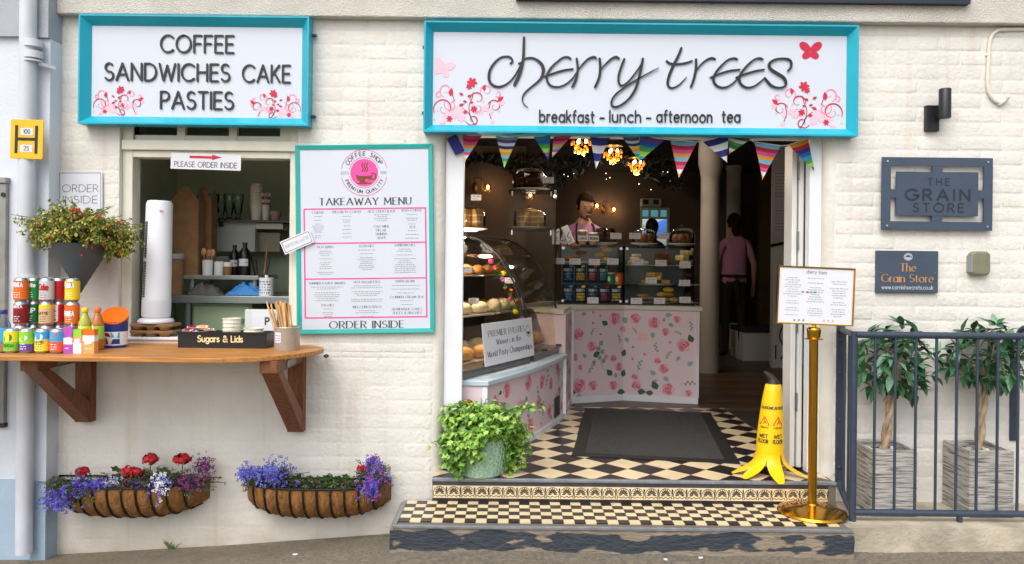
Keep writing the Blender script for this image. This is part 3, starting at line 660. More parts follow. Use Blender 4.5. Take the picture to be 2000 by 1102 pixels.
# ---- main sign
a = RC(829, 49, 1671, 264, -.05)
S2 = T('sign_board', 'long turquoise framed sign with cherry trees in black script over the doorway', 'sign', ((a[0]+a[1])/2, -.03, a[2]))
frame4(S2, a[0], a[1], a[2], a[3], .044, -.085, -.042, m_teal)
MB().box(a[0]+.04, a[1]-.04, -.04, -.012, a[2]+.04, a[3]-.04).obj('panel', m_panel, S2)
Z6 = lambda p: W(820+p[0]/4.081, 30+p[1]/4.081, -.045); Z7 = lambda p: W(1240+p[0]/4.082, 30+p[1]/4.082, -.045)
def script(name, Z, strokes):
    mb = MB()
    for i, (pts, ws) in enumerate(strokes):
        L = [(Z(p).x, Z(p).z) for p in pts]; n = len(pts); wl = [ws[0]+(ws[-1]-ws[0])*t/(n-1) for t in range(n)] if len(ws) == 2 else ws
        S = smoothpts([(x, z, w*.46/4.081*K(-.045)) for (x, z), w in zip(L, wl)], 6)
        stroke(mb, [(p.x, p.y) for p in S], [max(p.z, .0008) for p in S], fm, .0005+i*.0004, .008, 0)
    mb.obj(name, m_blk, S2, fix=False)
script('word_cherry', Z6, [
 ([(722, 385), (738, 365), (722, 337), (690, 328), (640, 340), (590, 385), (558, 440), (550, 490), (560, 535), (590, 562), (630, 570), (680, 555), (730, 515), (770, 460), (800, 405), (822, 360)], [14, 18, 16, 14, 15, 18, 22, 24, 22, 20, 18, 14, 13, 14, 14, 12]),
 ([(830, 178), (828, 250), (825, 330), (815, 400), (795, 470), (772, 520), (755, 555)], [20, 23, 24, 25, 27, 30, 26]),
 ([(786, 384), (805, 378), (830, 352), (862, 340), (905, 343), (945, 365), (975, 400), (985, 440), (972, 490), (940, 530), (890, 570), (840, 615), (818, 655), (820, 690), (838, 718), (862, 732)], [12, 12, 12, 13, 16, 22, 27, 29, 24, 17, 14, 13, 11, 9, 6, 2]),
 ([(985, 490), (1060, 465), (1140, 440), (1220, 428)], [9, 14, 15, 13]),
 ([(1203, 347), (1180, 334), (1140, 338), (1090, 375), (1045, 420), (1017, 470), (1013, 515), (1035, 555), (1075, 571), (1120, 568), (1170, 545), (1215, 505), (1245, 460)], [14, 14, 13, 14, 17, 20, 20, 17, 14, 12, 12, 12, 8]),
 ([(1250, 346), (1258, 420), (1250, 490), (1232, 540), (1215, 570)], [18, 20, 21, 23, 20]),
 ([(1252, 450), (1290, 400), (1340, 350), (1385, 333), (1406, 344)], [8, 13, 15, 17, 14]),
 ([(1432, 346), (1438, 420), (1430, 490), (1412, 540), (1396, 572)], [20, 22, 22, 22, 19]),
 ([(1436, 440), (1480, 390), (1530, 345), (1565, 333), (1588, 346)], [8, 13, 16, 17, 14]),
 ([(1628, 352), (1605, 410), (1587, 470), (1582, 520), (1592, 552), (1618, 560), (1660, 530), (1710, 470), (1758, 400), (1776, 350)], [20, 20, 20, 18, 16, 15, 14, 13, 12, 14]),
 ([(1776, 348), (1764, 420), (1745, 500), (1725, 570), (1700, 620), (1660, 672), (1600, 718), (1552, 732), (1527, 712), (1533, 670), (1570, 622), (1640, 570), (1714, 522), (1770, 490), (1834, 455), (1904, 418)], [20, 21, 22, 22, 21, 18, 16, 17, 17, 16, 15, 13, 11, 10, 9, 3])])
script('word_trees', Z7, [
 ([(370, 262), (350, 315), (312, 390), (277, 470), (262, 530), (268, 566), (297, 580), (340, 563), (380, 528), (412, 490)], [20, 22, 24, 24, 22, 18, 14, 12, 9, 4]),
 ([(253, 366), (277, 383), (330, 390), (400, 382), (455, 364)], [16, 17, 16, 16, 14]),
 ([(487, 352), (487, 420), (472, 500), (447, 572)], [19, 21, 21, 19]),
 ([(480, 460), (520, 400), (570, 357), (612, 342), (640, 350)], [8, 13, 15, 17, 14]),
 ([(602, 497), (680, 465), (760, 442), (836, 433)], [14, 15, 15, 12]),
 ([(816, 352), (790, 343), (740, 357), (687, 405), (643, 460), (626, 510), (642, 553), (690, 577), (745, 566), (800, 525), (832, 480)], [14, 14, 14, 17, 20, 21, 18, 15, 13, 12, 7]),
 ([(807, 497), (880, 468), (960, 445), (1030, 433)], [14, 15, 15, 12]),
 ([(1018, 352), (990, 343), (945, 357), (892, 405), (848, 460), (831, 510), (847, 553), (895, 577), (950, 566), (1000, 530), (1036, 497)], [14, 14, 14, 17, 20, 21, 18, 15, 13, 12, 8]),
 ([(1218, 443), (1240, 420), (1246, 385), (1232, 357), (1195, 346), (1130, 350), (1083, 372), (1068, 400), (1082, 430), (1122, 457), (1175, 490), (1198, 520), (1202, 550), (1183, 573), (1140, 578), (1090, 563), (1052, 525), (1033, 495)], [14, 18, 19, 16, 14, 15, 19, 22, 22, 22, 23, 22, 20, 16, 14, 18, 20, 8])])
per = lambda c, b: b.obj('letter', m_blk, S2, fix=False); k = K(-.045)
for s, x0, x1 in (('breakfast', 1053, 1161), ('-', 1171, 1181), ('lunch', 1190, 1252), ('-', 1262, 1272), ('afternoon', 1282, 1391), ('tea', 1410, 1446)):
    p = W((x0+x1)/2, 238.5, -.045); text(None, s, p.x, p.z, 22.5*k, fm, wid=(x1-x0-2)*k, hw=.062, dep=.006, w0=.0005, per=per, sp=.24)
q = RC(846, 150, 986, 246, -.04); flourish('flourish', S2, pmap((q[0], -.0404, q[2]), (1, 0, 0), (0, 0, 1)), q[1]-q[0], q[3]-q[2], False)
q = RC(1505, 158, 1646, 252, -.04); flourish('flourish', S2, pmap((q[0], -.0404, q[2]), (1, 0, 0), (0, 0, 1)), q[1]-q[0], q[3]-q[2], True)
p = W(865, 134, -.04); butterfly(S2, p.x, p.z, .095, -.35, -.0405, m_pale)
p = W(1583, 101, -.04); butterfly(S2, p.x, p.z, .10, .0, -.0405, m_red)
for z in (a[2]+.11, a[3]-.12):
    for x, sg in ((a[0], -1), (a[1], 1)): MB().cyl((x, -.02, z), (x+sg*.014, -.02, z), .009, n=10).obj('bolt', m_bolt, S2)

# ---- takeaway menu board, hung a little askew
c = W(713, 467, -.02); BW_, BHt = 268*K(-.02), 368*K(-.02); ang = .022
MN = T('menu_board', 'tall teal framed takeaway menu board between the hatch and the doorway', 'menu board', (c.x, -.01, c.z-BHt/2))
bm_ = rotmap((c.x, 0, c.z), ang)
frame4(MN, -BW_/2, BW_/2, -BHt/2, BHt/2, .023, .030, .026, m_teal2, fm=lambda x, z, y: bm_(x, z, y), lip=.004, back=.004)
q = [bm_(sx*(BW_/2-.02), sz*(BHt/2-.02), .006) for sx, sz in ((-1, -1), (1, -1), (1, 1), (-1, 1))]
MB().slab(q, bm_(0, 0, .016)-bm_(0, 0, 0)).obj('panel', m_panel, MN)
mf = lambda u, v, w=0: bm_(u-BW_/2, BHt/2-v, .0224+w)       # u right, v down, metres from the top left corner
mt = lambda a, b, w=0: mf(a, -b, w)
pr = MB(); m_char = M('charcoal_print', '#3a3a3e', .6); m_dkpink = M('magenta_print', '#e0489a', .5); m_brown = M('brown_print', '#7d3420', .5)
bx = lambda u: u*BW_; by = lambda v: -v*BHt
text(pr, 'TAKEAWAY MENU', bx(.505), by(.318), .036*BHt, mt, wid=.665*BW_, hw=.085, style='s', sp=.26)
text(pr, 'ORDER INSIDE', bx(.505), by(.972), .037*BHt, mt, wid=.54*BW_, hw=.082, style='s', sp=.26)
for s, u, v, w in (('COFFEE', .16, .363, .087), ('SPECIALTY COFFEE', .37, .361, .215), ('HOT CHOCOLATE', .625, .36, .2), ('ICED COFFEE', .845, .357, .145), ('OAT MILK', .62, .44, .11), ('DECAF', .62, .46, .075), ('SKINNY', .62, .48, .085), ('SOYA', .62, .50, .06), ('TEA', .845, .445, .045),
                   ('HOT BAPS', .21, .546, .115), ('TOASTIES', .51, .543, .108), ('SANDWICHES', .79, .54, .15), ('SUMMER FAJITA WRAPS', .22, .738, .265), ('HOT BAGUETTES', .51, .734, .19), ('SUPER BOWL', .79, .732, .145), ('CORNISH CREAM TEA', .80, .816, .24), ('HOMEMADE CAKES', .80, .88, .215), ('SLICES & BISCUITS', .80, .90, .21), ('PASTIES', .225, .855, .09), ('KIDS LUNCH BAGS', .51, .866, .205)):
    text(pr, s, bx(u), by(v), .0125*BHt, mt, wid=w*BW_, hw=.06, style='n')
rm = random.Random(8)
for u, v0, v1, w in ((.16, .378, .5, .09), (.37, .378, .5, .09), (.625, .372, .42, .12), (.845, .372, .425, .1), (.845, .458, .5, .11), (.21, .562, .695, .13), (.51, .558, .665, .15), (.79, .556, .69, .16), (.22, .752, .825, .24), (.225, .868, .912, .09), (.51, .748, .84, .27), (.51, .88, .912, .2), (.79, .748, .79, .21), (.80, .83, .86, .12)):
    v = v0
    while v < v1:
        ww = w*BW_*rm.uniform(.5, 1); scribble(pr, bx(u)-ww/2, bx(u)+ww/2, by(v), .0042*BHt, mt, 1); v += .0105 if rm.random() < .6 else .02
for r0 in ((.058, .335, .945, .342), (.058, .912, .945, .919), (.058, .517, .945, .524), (.058, .706, .945, .713), (.054, .335, .064, .919), (.939, .335, .949, .919)):
    o_ = .0005 if r0[2]-r0[0] > .1 else .0009; pr.poly([mf(bx(x), -by(y), o_) for x, y in ((r0[0], r0[3]), (r0[2], r0[3]), (r0[2], r0[1]), (r0[0], r0[1]))], 2)
lx, ly, lr = bx(.5), by(.148), .168*BW_
disc = lambda x, y, r, mi, w, n=28, ky=1: pr.poly([mt(x+r*math.cos(t), y+ky*r*math.sin(t), w) for t in [2*math.pi*i/n for i in range(n)]], mi)
disc(lx, ly, lr*.6, 2, .0006)
for a0, a1, r in ((12, 168, 1), (192, 348, 1), (14, 166, .66), (194, 346, .66)): stroke(pr, [(lx+r*lr*math.cos(rad(a0+(a1-a0)*i/24)), ly+r*lr*math.sin(rad(a0+(a1-a0)*i/24))) for i in range(25)], lr*.012, mt, .0006, 0, 2)
def arc_text(s, r, a0, a1, h, up):
    for i, ch in enumerate(s):
        t = rad(a0+(a1-a0)*(i+.5)/len(s)); cx, cy = lx+r*math.cos(t), ly+r*math.sin(t); q = t-math.pi/2 if up else t+math.pi/2
        loc = lambda a, b, w=0, cx=cx, cy=cy, q=q: mt(cx+a*math.cos(q)-b*math.sin(q), cy+a*math.sin(q)+b*math.cos(q), w)
        text(pr, ch, 0, -h/2, h, loc, hw=.08)
arc_text('COFFEE SHOP', lr*.83, 155, 25, lr*.17, True); arc_text('PREMIUM QUALITY', lr*.83, 200, 340, lr*.14, False)
text(pr, 'ESTD', lx-lr*.83, ly-lr*.06, lr*.11, mt, hw=.06, mi=1); text(pr, '2010', lx+lr*.83, ly-lr*.06, lr*.11, mt, hw=.06, mi=1)
pr.poly([mt(lx+lr*a, ly+lr*b, .001) for a, b in [(.36*math.cos(t), -.08+.38*math.sin(t)) for t in [math.pi+math.pi*i/14 for i in range(15)]]], 3)
disc(lx, ly-lr*.08, lr*.36, 2, .0013, ky=.18); stroke(pr, E_(lx+lr*.38, ly-lr*.16, lr*.12, lr*.13, 110, -110), lr*.03, mt, .0012, 0, 3); disc(lx, ly-lr*.46, lr*.34, 3, .0009, ky=.12)
for dx in (-.1, 0, .1): stroke(pr, smoothpts([(lx+lr*dx, ly+lr*.05), (lx+lr*(dx+.06), ly+lr*.17), (lx+lr*dx, ly+lr*.28), (lx+lr*(dx+.05), ly+lr*.42)], 4), lr*.025, mt, .0012, 0, 3)
disc(lx+lr*.16, ly-lr*.36, lr*.12, 2, .0016, ky=.7); stroke(pr, [(lx+lr*.08, ly-lr*.4), (lx+lr*.25, ly-lr*.32)], lr*.012, mt, .0018, 0, 3)
pr.obj('print', [m_char, m_grey_ink, m_dkpink, m_brown], MN, fix=False)
# ---- little paper signs
def paper_sign(name, label, cat, px, py, w, h, ang, Y, lines, thick=.002, extra=None, mat=None):
    c = W(px, py, Y); k = K(Y); w *= k; h *= k; fm_ = rotmap(c, ang); t = T(name, label, cat, (c.x, Y, c.z-h/2))
    MB().slab([fm_(sx*w/2, sz*h/2, -thick) for sx, sz in ((-1, -1), (1, -1), (1, 1), (-1, 1))], fm_(0, 0, thick)-fm_(0, 0, 0)).obj('card', mat or m_paper, t)
    p = MB(); f2 = lambda a, b, c=0: fm_(a*k, b*k, c)
    for s, x, y, hh, ww, mi, hw in lines: text(p, s, x, y, hh, f2, wid=ww, hw=hw, mi=mi)
    if extra: extra(p, f2)
    p.obj('print', [m_char, m_dkpink, m_grey_ink, m_red], t, fix=False); return t
paper_sign('order_sign', 'small white sign reading PLEASE ORDER INSIDE with red arrow above the hatch', 'sign', 402, 316, 137, 31, -.02, .005, [('PLEASE ORDER INSIDE', 0, -11, 10, 122, 0, .055)],
           extra=lambda p, f: p.poly([f(a, b, .001) for a, b in ((-32, 6), (12, 6), (12, 3.5), (32, 9), (12, 14), (12, 11), (-32, 11))], 3))
def brd(p, f, w=80, h=78):
    for q in (((-w/2+3, -h/2+3), (w/2-3, -h/2+3)), ((w/2-3, -h/2+3), (w/2-3, h/2-3)), ((w/2-3, h/2-3), (-w/2+3, h/2-3)), ((-w/2+3, h/2-3), (-w/2+3, -h/2+3))): stroke(p, q, .45, f, .0008, 0, 0, caps=False)
paper_sign('order_sign', 'white card reading ORDER INSIDE behind the hanging cone planter', 'sign', 157, 377, 86, 84, .012, -.012, [('ORDER', 0, 2, 14, 70, 0, .035), ('INSIDE', 0, -20, 14, 66, 0, .035)], extra=lambda p, f: brd(p, f, 86, 84))
paper_sign('matcha_card', 'small tilted white card reading MATCHA LATTE on the edge of the menu board', 'card', 580, 473, 62, 27, .42, -.036, [('MATCHA LATTE', 0, -3, 6, 48, 2, .05)], extra=lambda p, f: brd(p, f, 62, 27))
# ---- yellow hydrant plate
c = W(52, 272, -.19); k = K(-.19); HS = T('hydrant_plate', 'yellow hydrant plate with a big black H fixed to the drainpipe', 'sign', (c.x, c.y, c.z-.12))
hp = rotmap(c, -.02); w, h = 32*k, 38.5*k
MB().slab([hp(x, z, -.006) for x, z in ((-w, -h+.006), (-w+.006, -h), (w-.006, -h), (w, -h+.006), (w, h-.006), (w-.006, h), (-w+.006, h), (-w, h-.006))], hp(0, 0, .006)-hp(0, 0, 0)).obj('plate', M('hydrant_yellow', '#eab60a', .4, var=.05, vs_=20), HS, bevel=.0015)
p = MB(); f2 = lambda a, b, c=0: hp(a*k, b*k, c)
for q in (((-20, -28), (-20, 27)), ((19, -28), (19, 27)), ((-18, 0), (17, 0))): stroke(p, q, 3, f2, .0008 if q[0][0] != -18 else .0012, 0, 0, caps=False)
for y, s in ((15, '100'), (-18, '25')):
    p.poly([f2(a, b, .0012) for a, b in ((-12, y-7), (12, y-7), (12, y+7), (-12, y+7))], 1); text(p, s, 0, y-4, 8, f2, hw=.07, w0=.0016)
p.obj('print', [m_blk, m_paper], HS, fix=False)
for sx in (-1, 1): MB().box(c.x+sx*w*.5-.006, c.x+sx*w*.5+.006, c.y+.0005, c.y+.02, c.z-.01, c.z+.01).obj('clip', m_bolt, HS)
# ---- drainpipe
m_pipe = M('white_plastic_pipe', '#c9cdd4', .4, var=.06, vs_=5)
PT, PB = W(58, -330, -.15), W(47, 1080, -.15); PP = T('drainpipe', 'white drainpipe running down beside the left building corner', 'drainpipe', (PB.x, -.15, PB.z))
MB().tube([PB, PB.lerp(PT, .5), PT], .0395, 20).obj('pipe', m_pipe, PP, smooth=50)
for py in (86, 108, 120, 544): q = W(66-16*py/1080, py, -.15); MB().cyl(q-Vector((0, 0, .018 if py != 120 else .004)), q+Vector((0, 0, .018 if py != 120 else .004)), .045, n=20).obj('collar', m_pipe, PP, smooth=50)
for py in (124, 540): q = W(66-16*py/1080, py, -.15); MB().beam(q+Vector((.03, .0, 0)), q+Vector((.085, .05, -.012)), .012, .016).obj('bracket', m_pipe, PP)
# ---- big slate sign with cut-out frame
c = W(1830, 379, -.03); k = K(-.03); GS = T('slate_sign', 'large dark slate-blue cut-out sign reading THE GRAIN STORE', 'sign', (c.x, -.03, c.z-.19))
m_gs = M('slate_blue_metal', '#3d4a5c', .5, var=.06, vs_=12); w, h = 108*k, 71*k
fb = lambda u0, u1, v0, v1: (c.x+u0*k, c.x+u1*k, -.034, -.024, c.z+v0*k, c.z+v1*k)
MB().box(*fb(-108, 108, 54, 71)).obj('frame_bar', m_gs, GS, bevel=.001); MB().box(*fb(-108, 108, -71, -54)).obj('frame_bar', m_gs, GS, bevel=.001)
MB().box(*fb(-108, -91, -53.9, 53.9)).obj('frame_bar', m_gs, GS); MB().box(*fb(91, 108, -53.9, 53.9)).obj('frame_bar', m_gs, GS)
MB().box(*fb(-80, 80, -43, 43)).obj('centre_panel', m_gs, GS, bevel=.001)
for q in ((-10, 10, 43.1, 53.9), (-10, 10, -53.9, -43.1), (-90.9, -80.1, -8, 8), (80.1, 90.9, -8, 8)): MB().box(*fb(*q)).obj('bridge', m_gs, GS)
t = MB(); f2 = lambda a, b, e=0: Vector((c.x+a*k, -.0345-e, c.z+b*k)); m_cut = M('letter_recess', '#252c37', .7)
text(t, 'THE', 2, 17, 13, f2, wid=42, hw=.075, sp=.5); text(t, 'GRAIN', 0, -12, 20, f2, wid=124, hw=.11, sp=.45); text(t, 'STORE', 2, -35, 16, f2, wid=98, hw=.085, sp=.45)
t.obj('lettering', m_cut, GS, fix=False)
for sx in (-1, 1):
    for sz in (-1, 1): MB().cyl((c.x+sx*98*k, -.03, c.z+sz*63*k), (c.x+sx*98*k, -.038, c.z+sz*63*k), .005, n=12).obj('screw', M('silver_screw', '#c8cacc', .3, metal=.8), GS); MB().cyl((c.x+sx*98*k, -.0235, c.z+sz*63*k), (c.x+sx*98*k, .002, c.z+sz*63*k), .008, n=10).obj('standoff', m_bolt, GS)
# ---- small slate plaque
c2 = W(1770, 531, -.01); k = K(-.01); PQ = T('slate_plaque', 'small dark plaque with gold words The Grain Store below the large sign', 'sign', (c2.x, -.01, c2.z-.11))
MB().box(c2.x-60*k, c2.x+60*k, -.022, -.002, c2.z-41*k, c2.z+41*k).obj('plate', m_gs, PQ, bevel=.002)
t = MB(); f2 = lambda a, b, e=0: Vector((c2.x+a*k, -.0224-e, c2.z+b*k))
text(t, 'The', 1, 1, 15, f2, hw=.075, style='s', sp=.2); text(t, 'Grain Store', 0, -20, 15, f2, wid=100, hw=.075, style='s', sp=.2); text(t, 'www.cornishsecrets.co.uk', 0, -34, 7.5, f2, wid=100, hw=.07, mi=1)
for r in (8, 5.5): stroke(t, E_(1, 29, r, r*.8, 0, 360), .7, f2, .0008, 0, 1)
t.poly([f2(1+5*math.cos(q), 28-abs(3*math.sin(q)), .0012) for q in [math.pi*i/8 for i in range(9)]], 1)
t.obj('lettering', [M('gold_paint', '#b98a52', .5), M('pale_grey_paint', '#b9bdc4', .5)], PQ, fix=False)
for sx in (-1, 1): MB().cyl((c2.x+sx*53*k, -.022, c2.z-2*k), (c2.x+sx*53*k, -.025, c2.z-2*k), .0045, n=12).obj('screw', M('copper_screw', '#a87a58', .4, metal=.7), PQ)
# ---- grey-green vent cover
c = W(1911, 514, -.02); k = K(-.02); VT = T('vent_cover', 'small rounded olive-grey plastic box on the brick right of the plaque', 'vent', (c.x, -.02, c.z-.06))
o = MB().slab([(c.x+a*k, -.001, c.z+b*k) for a, b in ((-19, -20), (-14, -24), (14, -24), (20, -20), (20, 18), (14, 23), (-13, 23), (-19, 17))], (0, -.04, 0)).obj('casing', M('olive_grey_plastic', '#7a7a62', .5, var=.08, vs_=20), VT, bevel=.012)
MB().box(c.x-19.5*k, c.x-17*k, -.045, -.001, c.z-18*k, c.z+14*k).obj('side_lip', M('grey_plastic', '#8d908e', .5), VT)
# ---- wall lamp
c = W(1832, 215, -.06); k = K(-.06); LP = T('wall_lamp', 'black cylinder wall lamp on the brick beside the main sign', 'lamp', (c.x, -.05, c.z-.1)); m_lb = M('black_metal_lamp', '#17181b', .45)
MB().box(c.x-16*k, c.x+10*k, -.028, -.001, c.z-39*k, c.z+12*k).obj('back_plate', m_lb, LP, bevel=.003)
MB().beam((c.x+5*k, -.025, c.z-12*k), (c.x+5*k, -.065, c.z-8*k), .02, .03).obj('arm', m_lb, LP)
MB().lathe((c.x+8*k, -.085, c.z-18*k), [(.026, 0), (.0295, .002), (.0295, .15), (.027, .153), (.024, .145), (.02, .14)], 24).obj('lamp_tube', m_lb, LP, smooth=40)
# ---- white cable
cb = [W(2080, 57, -.012), W(1965, 58, -.012), W(1945, 62, -.012), W(1934, 78, -.012), W(1931, 110, -.012), W(1929, 160, -.012), W(1932, 182, -.012), W(1942, 196, -.012), W(1953, 201, -.012), W(1963, 197, -.016), W(1970, 188, -.03)]
CW = T('wall_cable', 'thick white cable bent in a hook shape on the upper right brickwork', 'cable', W(1953, 203, -.012)); m_cbl = M('cream_cable', '#ddd6c6', .5)
MB().tube(smoothpts(cb, 5), .0095, 10).obj('cable', m_cbl, CW, smooth=True)
for p_ in (W(1962, 58, -.01), W(1930, 108, -.01), W(1953, 203, -.01)): MB().ball(p_, (.015, .012, .012), 8, 6).obj('cable_clip', m_cbl, CW, smooth=True)
# ================================================================ wooden counter shelf under the hatch
SHZ = .967; SHT = .022; m_wood = M('orange_brown_plywood', '#b57b3e', .45, var=.3, vs_=10, sc=(.5, 7, 7), bump=.08, bs=40); m_wood2 = M('dark_stained_timber', '#7a4622', .5, var=.3, vs_=12, sc=(6, 6, 1.2), bump=.15, bs=40)
SH = T('wooden_shelf', 'long orange-brown wooden counter shelf under the serving hatch', 'shelf', (-1.7, -.3, SHZ-.5))
pl_ = smoothpts([(-1.30, -.60), (-1.13, -.52), (-1.00, -.36), (-.95, -.2), (-.965, -.12)], 5)
out = [(-3.3, -.60)]+[(p.x, p.y) for p in pl_]+[(-1.06, -.001), (-2.394, -.001), (-2.394, -.107), (-3.3, -.107)]
MB().slab([(x, y, SHZ-SHT) for x, y in out], (0, 0, SHT)).obj('shelf_board', m_wood, SH, bevel=.003)
for X, zb_ in ((-2.235, .555), (-1.125, .515)):
    br = MB().box(X-.042, X+.042, -.055, -.001, zb_, SHZ-SHT-.001); br.obj('bracket_post', m_wood2, SH, bevel=.003)
    MB().box(X-.041, X+.041, -.50, -.056, SHZ-SHT-.06, SHZ-SHT-.001).obj('bracket_arm', m_wood2, SH, bevel=.003)
    MB().slab([(X-.04, -.48, SHZ-SHT-.061), (X-.04, -.40, SHZ-SHT-.061), (X-.04, -.056, zb_+.11), (X-.04, -.056, zb_+.005)], (.08, 0, 0)).obj('bracket_strut', m_wood2, SH, bevel=.003)
    MB().box(X+.0425, X+.0445, -.35, -.2, SHZ-SHT-.05, SHZ-SHT-.02).obj('metal_angle', m_steel, SH)

# ================================================================ drinks
m_alu = M('can_aluminium', '#b9bcc0', .3, metal=.9)
def col(name, h, rough=.35): return M('print_'+name, h, rough)
PC = {n: col(n, h) for n, h in dict(orange='#ef6d10', green='#0c8a3c', silver='#c3c7cc', red='#b80f1c', yellow='#f0cf10', dkred='#8e0f20', dkgreen='#0d6a35', cream='#d9b98a', lime='#8ed03a', purple='#6b3fa0', sky='#3fa3d8', coral='#ee5a3c', white='#eceef0', navy='#22327e', brown='#5b2c19', lemon='#f3e03a', magenta='#b34fb5', black='#1d1d20', peach='#f3a560', teal='#1f8a80').items()}
def cylmap(c, r, a0=-math.pi/2): return lambda u, v, w=0: Vector((c[0]+(r+w)*math.cos(a0+u/r), c[1]+(r+w)*math.sin(a0+u/r), c[2]+v))
def can(label, px, Y, lvl, bands, word=None, wc='white', wh=.024, wz=.07, vert=False, blob=None):
    "bands: (height fraction, colour) from the bottom"
    r = .033; c = (GX(px, Y), Y, SHZ+lvl*.1155); t = T('drink_can', label, 'drinks can', c, 'drinks set out on the wooden shelf')
    b = MB().lathe(c, [(.024, 0), (.0255, .003), (r, .012)], 20, 0); b.lathe((c[0], c[1], c[2]), [(r, .102), (.0265, .1125), (.027, .115), (.0245, .115), (.024, .112)], 20, 0)
    names = ['__']; z = .012; mats = [m_alu]
    for f, cn in bands:
        if PC[cn] not in mats: mats.append(PC[cn])
        z1 = min(.102, z+f*.09); n = len(b.v); b.add([(c[0]+r*math.cos(2*math.pi*k/20), c[1]+r*math.sin(2*math.pi*k/20), c[2]+q) for q in (z, z1) for k in range(20)], [(k, (k+1) % 20, 20+(k+1) % 20, 20+k) for k in range(20)], mats.index(PC[cn])); z = z1
    b.obj('can_body', mats, t, smooth=40)
    p = MB(); fm_ = cylmap(c, r)
    if blob: p.poly([fm_(.019*math.cos(q), blob[1]+blob[2]*math.sin(q)+.25*.019*math.cos(q), .0004) for q in [2*math.pi*i/18 for i in range(18)]], 1)
    if word:
        if vert: vm = lambda u, v, w=0: fm_(-v, u, w); text(p, word, .057, -.012, wh, vm, wid=.078, hw=.1, w0=.0008, sp=.16)
        else: text(p, word, 0, wz, wh, fm_, wid=.046, hw=.11, w0=.0009, sp=.16)
    for k in range(3): scribble(p, -.014, .014, .022+k*.011, .005, fm_)
    p.obj('print', [PC[wc], PC[blob[0]] if blob else PC[wc]], t, fix=False); return t
st_y = [-.32, -.27, -.32, -.27, -.32]; st_x = [42, 67, 92, 116, 142]
rowlab = ('top row of the can stack', 'middle row of the can stack')
can('orange can with navy cloud at the left end of the top row of stacked cans', 42, st_y[0], 2, [(1, 'orange')], 'FANTA', 'white', .02, .072, blob=('navy', .082, .016))
can('bright green can in the top row of stacked cans', 67, st_y[1], 2, [(1, 'green')], 'Sprite', 'white', .02, .07)
can('silver can with red lettering in the top row of stacked cans', 92, st_y[2], 2, [(1, 'silver')], 'Coke', 'red', .028, .058)
can('plain red can in the top row of stacked cans', 116, st_y[3], 2, [(1, 'red')], None, 'dkred')
can('yellow can with navy cloud, right end of the top row of stacked cans', 142, st_y[4], 2, [(1, 'yellow')], 'FANTA', 'white', .02, .07, blob=('navy', .08, .017))
can('dark red can with black fruit print, left end of the second row of cans', 42, st_y[0], 1, [(1, 'dkred')], 'FANTA', 'white', .014, .085, blob=('black', .04, .02))
can('dark green can with white lettering, second row of stacked cans', 67, st_y[1], 1, [(1, 'dkgreen')], '7UP', 'white', .022, .06)
can('cream coffee can with yellow top, second row of stacked cans', 92, st_y[2], 1, [(.8, 'cream'), (.2, 'yellow')], 'LATTE', 'brown', .012, .055)
can('red can with white script running up its side, second row', 116, st_y[3], 1, [(1, 'red')], 'CocaCola', 'white', .03, .05, vert=True)
can('orange can at the right end of the second row of stacked cans', 142, st_y[4], 1, [(1, 'orange')], 'FANTA', 'white', .022, .05, blob=('navy', .06, .018))
for i, (px, n) in enumerate(zip(st_x, ('orange', 'green', 'silver', 'red', 'orange'))):
    can('%s can in the bottom row of the stack, hidden behind the %s' % (n, ('small green can', 'lime can', 'yellow can', 'blue can', 'cartons')[i]), px, st_y[i], 0, [(1, n)], None)
can('small green and yellow can, left end of the front row on the shelf', 25, -.48, 0, [(.45, 'lime'), (.55, 'lemon')], 'LEMON', 'green', .012, .03, blob=('green', .07, .02))
can('lime green can with purple foot in the front row on the shelf', 55, -.48, 0, [(.36, 'purple'), (.64, 'lime')], None, 'white', blob=('white', .07, .013))
can('yellow can with pale blue top in the front row on the shelf', 85, -.48, 0, [(.6, 'lemon'), (.4, 'sky')], 'LIME', 'navy', .01, .05, blob=('white', .075, .016))
can('coral can with sky blue top in the front row on the shelf', 114, -.48, 0, [(.5, 'coral'), (.5, 'sky')], None, 'white', blob=('coral', .085, .012))
def carton(label, px, Y, w, h, cols, spout=None):
    x = GX(px, Y); t = T('juice_carton', label, 'carton', (x, Y, SHZ), 'drinks set out on the wooden shelf'); b = MB(); z = 0
    for i, f in enumerate(cols[1]): b.box(x-w/2, x+w/2, Y-.018, Y+.018, SHZ+z*h, SHZ+(z+f)*h, i); z += f
    b.obj('carton_body', [PC[c] for c in cols[0]], t)
    p = MB(); fm_ = pmap((x, Y-.018, SHZ), (1, 0, 0), (0, 0, 1)); p.poly([fm_(a*w*.3, h*.5+q*h*.14, .0006) for a, q in ((-1, -1), (1, -.6), (1, 1), (-1, .6))]); scribble(p, -w*.3, w*.3, h*.2, .006, fm_); p.obj('print', PC['white'], t, fix=False)
    MB().cyl((x+w*.3, Y+.008, SHZ+.02), (x+w*.18, Y+.0, SHZ+h+.02), .0025, n=6).obj('straw', PC['white'], t)
carton('slim purple juice carton beside the front cans', 138, -.47, .042, .122, (('magenta', 'white', 'magenta'), (.35, .25, .4)))
carton('slim green and white juice carton between the purple and orange ones', 156, -.465, .042, .112, (('white', 'peach', 'lime'), (.45, .25, .3)))
carton('orange and white juice carton beside the bottles', 178, -.46, .056, .112, (('peach', 'white', 'orange'), (.5, .25, .25)))
